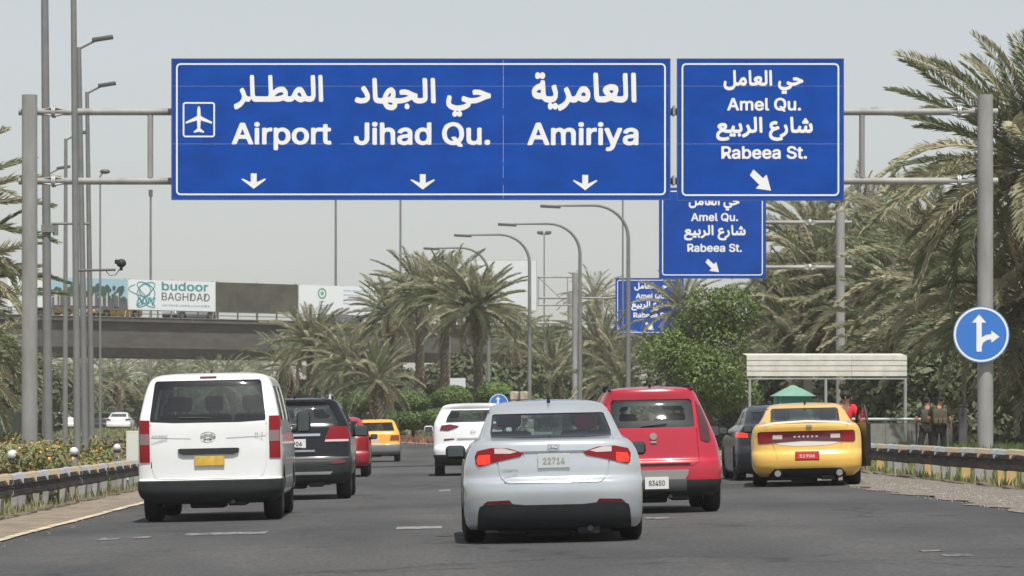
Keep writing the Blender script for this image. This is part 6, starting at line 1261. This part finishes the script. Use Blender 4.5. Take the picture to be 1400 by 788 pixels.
fy_={'patch':[('tail_lamp_bar',[(1037.5,604),(1037.5,591),(1041,589.5),(1168,589),(1170.5,591),(1171,602),(1169,605),(1100,602.5),(1040,606)],mat('lamp_bar_dark_red',(.09,.008,.016),.2,coat=1),.012,-.02,.9),
 ('tail_lamp',[(1038.5,603.5),(1039,592),(1056,591),(1056,604.5),(1041,605)],M_red,.017,0,.9),('tail_lamp',[(1151.5,604),(1151.5,590.5),(1168.5,590.5),(1169.8,602),(1167,604)],M_red,.017,0,.9),
 ('clear_lens',[(1058,594.5),(1071,594.5),(1071,600),(1058,600)],M_wl,.017,0,.9),('clear_lens',[(1137,594),(1150,594),(1150,599.5),(1137,599.5)],M_wl,.017,0,.9),
 ('white_patch',[(1062,606.5),(1075,602.5),(1137,601.5),(1147,606),(1138,608.5),(1118,609.5),(1092,610),(1070,608.5)],mat('white_primer',(.66,.62,.55),.6),.005,-.01,.6),
 ('lid_edge',[(1043,580.5),(1060,576.5),(1104,574.5),(1150,576.5),(1166,580.5),(1166,583),(1150,579.3),(1104,577.3),(1060,579.3),(1043,583)],mat('pale_lid_arc',(.62,.57,.46),.6),.005,-.01,1.2),  # thin pale cream arc along the top edge of the lid
 ('diffuser',[(1050,656.5),(1052,649),(1060,640.5),(1150,640.5),(1157,648),(1158,656.5)],M_black,.012,-.03,.6),
 ('plate_recess',[(1088,629.5),(1088,617),(1121,617),(1121,629.5)],mat('plate_recess_brown',(.10,.02,.02),.6),.004,-.01,.5)],
 'seams':[[(1047,578),(1050,588)],[(1162,578),(1158,588)],[(1058,607),(1064,628)],[(1152,607),(1146,628)]],'doors':[(2.09,.35,1.1)]}
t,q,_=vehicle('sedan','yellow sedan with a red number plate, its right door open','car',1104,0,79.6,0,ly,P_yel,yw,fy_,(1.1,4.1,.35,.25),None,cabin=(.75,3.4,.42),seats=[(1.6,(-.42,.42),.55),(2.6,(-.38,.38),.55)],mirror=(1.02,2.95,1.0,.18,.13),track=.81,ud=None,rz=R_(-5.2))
a=q((1089,628.5)); b=q((1120,618.5)); plate(t,a[0],b[0],a[1],b[1],.0,mat('plate_red',(.62,.03,.03),.5),'digits2',mat('plate_pale',(.75,.6,.6),.5))
for px in (1064,1148):
    a=q((px,647)); o=MB(); o.tube([(a[0],.0,a[1]),(a[0],.3,a[1])],[.055,.05],14); o.obj('exhaust',M_chrome,t,smooth=40)
a=q((1108,583)); MB().box(a[0]-.05,a[0]+.05,.06,.08,a[1]-.02,a[1]+.03,bev=.008).obj('emblem',M_chrome,t)
for k in range(6):
    a=q((1088+k*6,597)); MB().box(a[0]-.018,a[0]+.018,.068,.078,a[1]-.014,a[1]+.014).obj('bar_light',M_wl,t)
# open front right door, swung out
dr=link('open_door',None,t) if 0 else None
mb=MB(); prof=[(0,.28),(1.05,.30),(1.08,1.06),(.95,1.10),(.0,1.05)]
D=Matrix.Translation((.93,3.35,0))@Matrix.Rotation(R_(11),4,'Z')
def door_pts(P,x0,x1):
    return [ (x0,-a,b) for a,b in P],[(x1,-a,b) for a,b in P]
A,B_=door_pts(prof,-.05,.03); mb.add(A+B_,[tuple(range(5)),tuple(range(9,4,-1))]+[(i,(i+1)%5,(i+1)%5+5,i+5) for i in range(5)])
me=mb.mesh('open_door',paint('door_dark',(.012,.012,.014),coat=.3)); me.transform(D.copy() if 0 else Matrix.Identity(4)); od=link('open_door',me,t); od.matrix_local=D
fm=MB(); fm.tube([(-.01,-.0,1.05),(-.03,-.42,1.36),(-.03,-.85,1.38),(-.01,-1.0,1.08)],.025,6); fm.obj('window_frame',M_black,od)
pn=[(.1,1.07),(.45,1.34),(.84,1.36),(.97,1.08)]; A,B_=door_pts(pn,-.012,-.006); MB().add(A+B_,[(0,1,2,3),(7,6,5,4)]).obj('door_glass',G_dark,od)
# --- dark sedan in front of the yellow one
P_dk=paint('dark_grey_paint',(.018,.023,.027),rough=.3,coat=.5)
def simple(nm,label,cat,cx,s_,levels,col,w_scale,h_scale,lampm,whl,**k):
    lv_=[(z*h_scale,w*w_scale,a,b,c_,d) for z,w,a,b,c_,d in levels]
    return vehicle(nm,label,cat,cx,0,s_,0,lv_,col,k.pop('win'),k.pop('feats'),whl,None,**k)
def local_sedan(cx,s_,gz,lit):
    def L(P): return P
    return dict(patch=[('tail_lamp',[(.68,.82),(.87,.83),(.86,.93),(.69,.91)],lit,.012,-.02,.9,'L',True),('bumper_lower',[(-.9,.15),(.9,.15),(.88,.36),(-.88,.36)],M_black,.01,-.02,.7,'L')],seams=[],doors=[(1.87,.35,1.05)])
def pxpoly(P,cx,s_,base): return [(cx+a*s_, HZ-(b-(EYE-base-.014))*s_) for a,b in P]
def lw(cx,s_,P): 
    Yr=F/s_; X=(cx-VPX)/s_; return pxpoly(P,cx,s_,H(X,Yr))
SR=[(-.58,1.08),(-.53,1.31),(.53,1.31),(.58,1.08)]
cx_,s_=1074,71.8
wn=dict(sw); wn['rear']=lw(cx_,s_,SR); wn['frit']=.02
t,q,_=simple('sedan','dark grey sedan with lit brake lights, half hidden left of the yellow sedan','car',cx_,s_,ls,P_dk,1,1.01,M_lit,(.92,3.62,.32,.215),win=wn,feats=local_sedan(cx_,s_,0,M_lit),cabin=(.62,3.25,.42),seats=[(1.35,(-.42,.42),.55),(2.3,(-.38,.38),.55)],mirror=(.97,2.62,.95,.2,.14),track=.79)
# --- white suv
P_w2=paint('white_paint',(.74,.76,.77)); cx_,s_=648,58.6
wn=dict(rear=[(611,577.5),(613,570),(619,560.5),(677,560.5),(683,570),(685,577.5)],ry=1.0,front=(1.14,1.52,.68),fy=2.3,side=bw['side'],frit=.05)
WL=[(602.5,587.5),(605,581),(617,579.5),(629,582),(626,584.5),(614,588.5)]
mir=lambda P:[(1296-a,b) for a,b in P][::-1]
WR=[(608,602),(608,599.5),(622,598.8),(622.5,600.5)]
fw={'patch':[('tail_lamp',WL,M_redd,.014,-.02,1.0),('tail_lamp',mir(WL),M_redd,.014,-.02,1.0),('reflector',WR,M_red,.01,-.01,.8),('reflector',mir(WR),M_red,.01,-.01,.8),('silver_trim',[(626,598.5),(670,598.5),(670,601),(626,601)],M_galv,.012,-.01,.5)],'seams':[[(619,581),(624,600),(672,600),(677,581)]],'doors':[(2.18,.5,1.15)]}
t,q,_=vehicle('suv','white four wheel drive car left of the silver sedan, farther up the road','car',cx_,0,s_,0,[(z*1.0,w*.99,a,b,c_,d) for z,w,a,b,c_,d in lb_],P_w2,wn,fw,(.92,3.62,.36,.24),None,cabin=(.2,3.5,.6),seats=[(1.35,(-.42,.42),.75),(2.35,(-.42,.42),.75)],mirror=(1.04,2.9,1.1,.22,.17),mirror_mat=P_w2,lowm=(M_black,.50,.012,.75),track=.79)
a=q((642,612)); b=q((655,606)); plate(t,a[0],b[0],a[1],b[1],-.01,M_plate,'digits2'); oval(t,0,1.02,.085,.13,.07,M_chrome,None,.012)
# --- yellow taxi
P_tx=paint('taxi_orange_paint',(.78,.38,.04)); cx_,s_=514,40.7
lt=[(.26,.76,.1,3.9,.2,.3),(.34,.81,.02,4.0,.2,.3),(.55,.82,0,4.02,.2,.3),(.62,.82,.04,4.0,.2,.3),(.8,.82,.06,3.9,.2,.35),(.92,.81,.08,3.3,.2,.4),(.98,.795,.11,3.05,.22,.35),(1.05,.765,.20,2.9,.22,.3),(1.2,.70,.42,2.65,.22,.28),(1.34,.635,.62,2.4,.22,.26),(1.40,.58,.72,2.3,.25,.26),(1.43,.45,.9,2.1,.3,.3),(1.44,.2,1.2,1.8,.1,.1)]
tw=dict(rear=lw(cx_,s_,[(-.64,1.04),(-.56,1.33),(.56,1.33),(.64,1.04)]),ry=1.2,front=(1.06,1.34,.62),fy=2.0,side=[[(.85,1.06),(1.6,1.04),(1.6,1.32),(1.0,1.32)],[(1.68,1.04),(2.8,1.02),(2.35,1.32),(1.68,1.32)]],frit=.02)
ftx={'patch':[('tail_lamp',[(.48,.72),(.79,.72),(.79,.90),(.52,.90)],mat('lamp_brown_red',(.25,.05,.02),.3),.012,-.02,.6,'L',True)],'seams':[],'doors':[(1.64,.35,1.0)]}
t,q,_=vehicle('taxi','small yellow orange taxi with a grey bumper, farthest car ahead on the road','car',cx_,0,s_,0,lt,P_tx,tw,ftx,(.65,3.1,.30,.19),None,cabin=(.3,2.95,.45),seats=[(1.1,(-.36,.36),.55),(1.9,(-.36,.36),.55)],mirror=(.9,2.4,.95,.17,.12),lowm=(mat('taxi_bumper_grey',(.20,.205,.21),.6),.60,.014,.6),track=.70)
a=q((502.5,606.5)); b=q((519,600)); plate(t,a[0],b[0],a[1],b[1],.05,mat('plate_orange_white',(.7,.5,.38),.5),None)
# --- red car beyond the black suv
P_dr=paint('dark_red_paint',(.33,.015,.03)); cx_,s_=457,57.4
tw2=dict(tw); tw2['rear']=lw(cx_,s_,[(-.64,1.04),(-.56,1.33),(.56,1.33),(.64,1.04)])
ftr={'patch':[('tail_lamp',[(.55,.66),(.83,.64),(.82,.98),(.60,.98)],M_red,.012,-.02,.6,'L',True)],'seams':[],'doors':[(1.64,.35,1.0)]}
vehicle('hatchback','dark red car mostly hidden behind the black four wheel drive','car',cx_,0,s_,0,[(z,w*1.02,a,b,c_,d) for z,w,a,b,c_,d in lt],P_dr,tw2,ftr,(.65,3.1,.31,.2),None,cabin=(.3,2.95,.45),seats=[(1.1,(-.36,.36),.55)],mirror=(.92,2.4,.95,.17,.13),mirror_mat=None,track=.72)
# --- far cars on the left
def far_car(label,px,Y,col,rz,lvl,whl,Z=None,dx=0,boxy=False,loc=None,name='distant_car'):
    X=PX(px,Y); z=H(X,Y)+.01 if Z is None else Z
    wn=dict(tw if boxy else sw); s_=F/Y; base=H(X,Y)
    wn['rear']=[(px+a*s_,HZ-(b-(EYE-base-.014))*s_) for a,b in ([(-.64,1.04),(-.56,1.33),(.56,1.33),(.64,1.04)] if boxy else SR)]; wn['frit']=0
    lp=[(.50,.70),(.79,.70),(.79,.92),(.52,.92)] if boxy else [(.52,.80),(.87,.83),(.86,.97),(.55,.93)]
    fe={'patch':[('tail_lamp',lp,M_redd,.012,-.02,.9,'L',True),('bumper',[(-.9,.15),(.9,.15),(.88,.38),(-.88,.38)],M_black,.01,-.02,.7,'L')],'seams':[],'doors':[]}
    return vehicle(name,label,'car',px,0,s_,0,lvl,col,wn,fe,whl,None,sub=2,cabin=(.62,3.1,.42) if not boxy else (.3,2.9,.45),seats=None,interior=False,track=.72 if boxy else .79,rz=rz,loc=loc or (X,Y,z),antenna=False,mirror=(.92,2.5,.95,.18,.13))[0]
far_car('white distant car seen from behind, right of the lamp row, left of the van',161,262,P_w2,0,ls,(.92,3.62,.32,.215))
far_car('white distant car seen between the pole cluster, left one of the distant cars',93,268,P_w2,R_(35),ls,(.92,3.62,.32,.215))
far_car('dark distant car parked between the two white distant cars',138,275,P_dk,R_(0),lt,(.65,3.1,.30,.19),boxy=True)
P_bt=paint('bridge_taxi_yellow',(.80,.50,.04))
# bridge traffic
def on_bridge(px,off,label,col,lvl,whl,boxy,dirn=1):
    P=o0+bd*bx(px)+bn*off
    c_=far_car(label,px,F/17,col,bang+(-math.pi/2 if dirn>0 else math.pi/2),lvl,whl,loc=(P.x,P.y,ZD+.02),boxy=boxy)
    return c_
on_bridge(152,.62+2.2,'yellow taxi driving on the bridge beneath the budoor banner',P_bt,ls,(.92,3.62,.32,.215),False)
on_bridge(66,.62+2.2,'yellow car on the bridge behind the tall poles',P_bt,lt,(.65,3.1,.30,.19),True)
on_bridge(462,.62+2.2,'white car on the bridge just above the palm crowns',P_w2,ls,(.92,3.62,.32,.215),False)
on_bridge(258,.62+2.4,'pale car on the bridge behind the railing, right of the yellow taxi',P_sil,ls,(.92,3.62,.32,.215),False)
# ---------------------------------------------------------------- people
M_skin=mat('skin',(.30,.16,.10),.55); M_hair=mat('hair_black',(.012,.011,.012),.7); M_shirt=mat('red_shirt',(.50,.015,.03),.85); M_trs=mat('dark_trousers',(.02,.022,.028),.9)
M_vest=mat('tan_vest',(.075,.065,.04),.9,var=.25,scale=9); M_blk=mat('black_cloth',(.016,.016,.018),.92)
def skinned(name,verts,edges,m,parent,root=0,lvl=2):
    """verts: (x,y,z,r)"""
    me=bpy.data.meshes.new(name); me.from_pydata([v[:3] for v in verts],edges,[])
    o=bpy.data.objects.new('tmp',me); WORK.collection.objects.link(o)
    md=o.modifiers.new('s','SKIN'); md.use_smooth_shade=True
    for i,v in enumerate(verts):
        sv=me.skin_vertices[0].data[i]; sv.radius=(v[3],v[4] if len(v)>4 else v[3]); sv.use_root=(i==root)
    sb=o.modifiers.new('u','SUBSURF'); sb.levels=lvl; sb.render_levels=lvl
    res=baked(o); bpy.data.objects.remove(o); bpy.data.meshes.remove(me)
    res.materials.clear(); res.materials.append(m); res.name=name
    return link(name,res,parent)
def person(label,loc,rz,J,shirt,trousers,shirt_m,trs_m,hair=True,cap=None,group=None):
    """J: joint dictionary in metres, facing +y"""
    t=thing('person',label,'person',loc,rz,group)
    order=['pelvis','belly','chest','neck','head','crown']; R=dict(pelvis=.13,belly=.115,chest=.13,neck=.055,head=.085,crown=.075)
    V=[];E=[];I={}
    def v(n,p,r): I[n]=len(V); V.append((*p,r)); return I[n]
    for n in order: v(n,J[n],R[n])
    for a,b in zip(order,order[1:]): E.append((I[a],I[b]))
    for s_ in ('l','r'):
        for n,r in (('sho',.06),('elb',.042),('wri',.028),('palm',.034)): v(s_+n,J[s_+n],r)
        E+= [(I['chest'],I[s_+'sho']),(I[s_+'sho'],I[s_+'elb']),(I[s_+'elb'],I[s_+'wri']),(I[s_+'wri'],I[s_+'palm'])]
        for n,r in (('hip',.09),('kne',.06),('ank',.042),('toe',.04)): v(s_+n,J[s_+n],r)
        E+= [(I['pelvis'],I[s_+'hip']),(I[s_+'hip'],I[s_+'kne']),(I[s_+'kne'],I[s_+'ank']),(I[s_+'ank'],I[s_+'toe'])]
        # fingers
        pw=Vector(J[s_+'palm']); d=(pw-Vector(J[s_+'wri'])).normalized(); sd=d.cross(Vector((1,.2,0))).normalized(); nn=d.cross(sd)
        for k in range(4):
            ln=(.062,.072,.068,.052)[k]; b0=pw+sd*(.022*(k-1.5)); c1=b0+d*ln*.6+nn*.008; c2=b0+d*ln*.95+nn*.035
            a=v(s_+'f%d'%k,b0+d*.02,.010); b=v(s_+'g%d'%k,c1,.009); c_=v(s_+'h%d'%k,c2,.008); E+=[(I[s_+'palm'],a),(a,b),(b,c_)]
        a=v(s_+'t0',pw-d*.01+sd*-.035,.011); b=v(s_+'t1',pw+d*.03+sd*-.055+nn*.015,.009); E+=[(I[s_+'palm'],a),(a,b)]
    skinned('body',V,E,M_skin,t)
    hd=Vector(J['head']); f=Vector(J.get('look',(0,1,0))).normalized(); sd=f.cross(Vector((0,0,1))).normalized()
    fc=MB(); fc.sph(hd+f*.095+Vector((0,0,-.005)),(.014,.018,.02),8,6)
    for k in (-1,1): fc.sph(hd+sd*k*.085,(.014,.02,.03),8,6)
    fc.obj('face_features',M_skin,t,smooth=60)
    ey=MB()
    for k in (-1,1): ey.sph(hd+f*.082+sd*k*.032+Vector((0,0,.025)),(.012,.008,.007),8,6)
    ey.box(hd.x+f.x*.085-.022,hd.x+f.x*.085+.022,hd.y+f.y*.085-.006,hd.y+f.y*.085+.006,hd.z-.055,hd.z-.047); ey.obj('eyes_and_mouth',M_hair,t)
    hm=MB(); c_=hd+Vector((0,0,.045))-f*.018; hm.sph(c_,(.098,.104,.092),14,10); 
    h=hm.obj('hair' if not cap else 'headscarf',M_hair if not cap else cap,t,smooth=60)
    def cloth(nm,names,edges,m,add):
        vv=[];ix={}
        for n in names:
            ix[n]=len(vv); base=V[I[n]] if n in I else None; rr=add.get(n,.02); vv.append((*base[:3],base[3]+rr))
        skinned(nm,vv,[(ix[a],ix[b]) for a,b in edges],m,t)
        return t
    # sleeves stop above the elbow: a point on the upper arm
    for s_ in ('l','r'):
        a,b=Vector(J[s_+'sho']),Vector(J[s_+'elb']); p=a+(b-a)*(.75 if shirt=='short' else 1.0); I[s_+'slv']=len(V); V.append((*p,.046))
    add=dict(pelvis=.03,belly=.03,chest=.032,lsho=.025,rsho=.025,lslv=.024,rslv=.024)
    cloth('shirt',['pelvis','belly','chest','lsho','rsho','lslv','rslv'],[('pelvis','belly'),('belly','chest'),('chest','lsho'),('chest','rsho'),('lsho','lslv'),('rsho','rslv')],shirt_m,add)
    cloth('trousers',['pelvis','lhip','rhip','lkne','rkne','lank','rank'],[('pelvis','lhip'),('pelvis','rhip'),('lhip','lkne'),('rhip','rkne'),('lkne','lank'),('rkne','rank')],trs_m,dict(pelvis=.022,lhip=.03,rhip=.03,lkne=.03,rkne=.03,lank=.03,rank=.03))
    bt=MB()
    for s_ in ('l','r'):
        a=Vector(J[s_+'ank']); b=Vector(J[s_+'toe']); bt.tube([a-(b-a)*.35+Vector((0,0,-.02)),a+Vector((0,0,-.01)),b+Vector((0,0,.0)),b+(b-a).normalized()*.06],[.042,.055,.05,.03],8)
    bt.obj('shoes',M_black,t,smooth=60)
    return t
def stand(h=1.72,dx=0):
    k=h/1.72
    J=dict(pelvis=(0,0,.95),belly=(0,.0,1.08),chest=(0,.0,1.30),neck=(0,.01,1.47),head=(0,.03,1.58),crown=(0,.02,1.66),
     lsho=(-.19,0,1.39),lelb=(-.26,-.02,1.12),lwri=(-.27,.06,.88),lpalm=(-.27,.09,.80),rsho=(.19,0,1.39),relb=(.26,-.02,1.12),rwri=(.28,.05,.88),rpalm=(.28,.07,.80),
     lhip=(-.10,0,.88),lkne=(-.12,.02,.50),lank=(-.14,0,.09),ltoe=(-.16,.14,.04),rhip=(.10,0,.88),rkne=(.12,.02,.50),rank=(.14,0,.09),rtoe=(.16,.14,.04))
    return {a:tuple(c*k for c in b) if a!='look' else b for a,b in J.items()}
# man in the red shirt leaning between the yellow car and its open door
J=stand(1.68); J.update(neck=(.03,-.04,1.44),head=(.05,-.07,1.54),crown=(.04,-.07,1.62),relb=(.27,-.10,1.16),rwri=(.38,-.14,.98),rpalm=(.42,-.15,.91),lelb=(-.30,.05,1.15),lwri=(-.26,.2,1.05),lpalm=(-.22,.26,1.04),look=(.9,-.35,-.05))
Yp=65.3; Xp=PX(1153,Yp)
person('man in a red shirt standing in the open door of the yellow sedan',(Xp+.0,Yp,H(Xp,Yp)),0,J,'short','long',M_shirt,M_trs)
# two armed men on the verge
Ys=98; Xs=PX(1284,Ys)
J=stand(1.80); J.update(relb=(.30,-.02,1.16),rwri=(.30,.06,.93),rpalm=(.29,.08,.86),lelb=(-.30,-.02,1.17),lwri=(-.20,.14,1.05),lpalm=(-.14,.18,1.02),look=(.5,-.8,0),head=(.06,-.02,1.66),crown=(.06,-.03,1.74))
p1=person('armed man in a black shirt and tan vest seen from behind, right one of two',(Xs,Ys,H(Xs,Ys)),0,J,'short','long',M_blk,M_blk,cap=M_blk)
mb=MB(); mb.box(-.20,.20,-.20,-.03,1.02,1.46,bev=.05).box(-.20,.20,.06,.17,1.04,1.44,bev=.04); v_=mb.obj('vest',M_vest,p1,smooth=50)
mb=MB()
for i in range(3): mb.box(-.17+.12*i,-.07+.12*i,-.245,-.19,1.05,1.20,bev=.015)
mb.obj('pouch',mat('tan_pouch',(.10,.085,.05),.9),v_,smooth=50)
mb=MB()
for k in (-1,1): mb.tube([(k*.13,-.15,1.42),(k*.12,-.02,1.53),(k*.13,.12,1.42)],.028,6)
mb.obj('strap',M_vest,v_)
J=stand(1.80); J.update(lelb=(-.32,-.05,1.15),lwri=(-.30,.08,.96),lpalm=(-.29,.10,.90),relb=(.2,.1,1.15),rwri=(.05,.24,1.1),rpalm=(.0,.26,1.1),look=(.8,.6,0),lank=(-.22,-.12,.09),ltoe=(-.27,.0,.04),lkne=(-.18,-.03,.5))
Xs2=PX(1269,99); p2=person('armed man in dark clothes with a rifle slung low, left one of two',(Xs2,99.2,H(Xs2,99)),0,J,'short','long',M_blk,M_blk,cap=M_blk)
mb=MB(); mb.box(-.19,.19,-.17,-.05,1.06,1.44,bev=.04); mb.obj('vest',M_vest,p2,smooth=50)
g_=thing('rifle','black rifle hanging barrel down in the left soldier\'s hand','rifle',(Xs2-.29,99.2,H(Xs2,99)))
MB().box(-.025,.025,-.02,.05,.72,1.02,bev=.008).obj('receiver',M_black,g_); MB().tube([(0,.02,.72),(0,.03,.38)],[.016,.012],8).obj('barrel',M_black,g_); MB().box(-.02,.02,-.04,.04,1.02,1.26,bev=.01).obj('stock',M_black,g_); MB().box(-.015,.015,.05,.16,.80,.87,bev=.005).obj('magazine',M_black,g_)

# ---------------------------------------------------------------- haze: one even closed box of dusty air
hm=bpy.data.materials.new('dusty_air'); hm.use_nodes=True; n=hm.node_tree; n.nodes.clear()
pv=n.nodes.new('ShaderNodeVolumePrincipled'); pv.inputs['Color'].default_value=(.97,.97,.96,1); pv.inputs['Density'].default_value=HAZE; pv.inputs['Anisotropy'].default_value=0
o_=n.nodes.new('ShaderNodeOutputMaterial'); n.links.new(pv.outputs[0],o_.inputs['Volume'])
hz=MB().box(-1250,1250,-130,1600,-1.6,21).obj('haze',hm); hz['kind']='stuff'

bpy.data.scenes.remove(WORK)
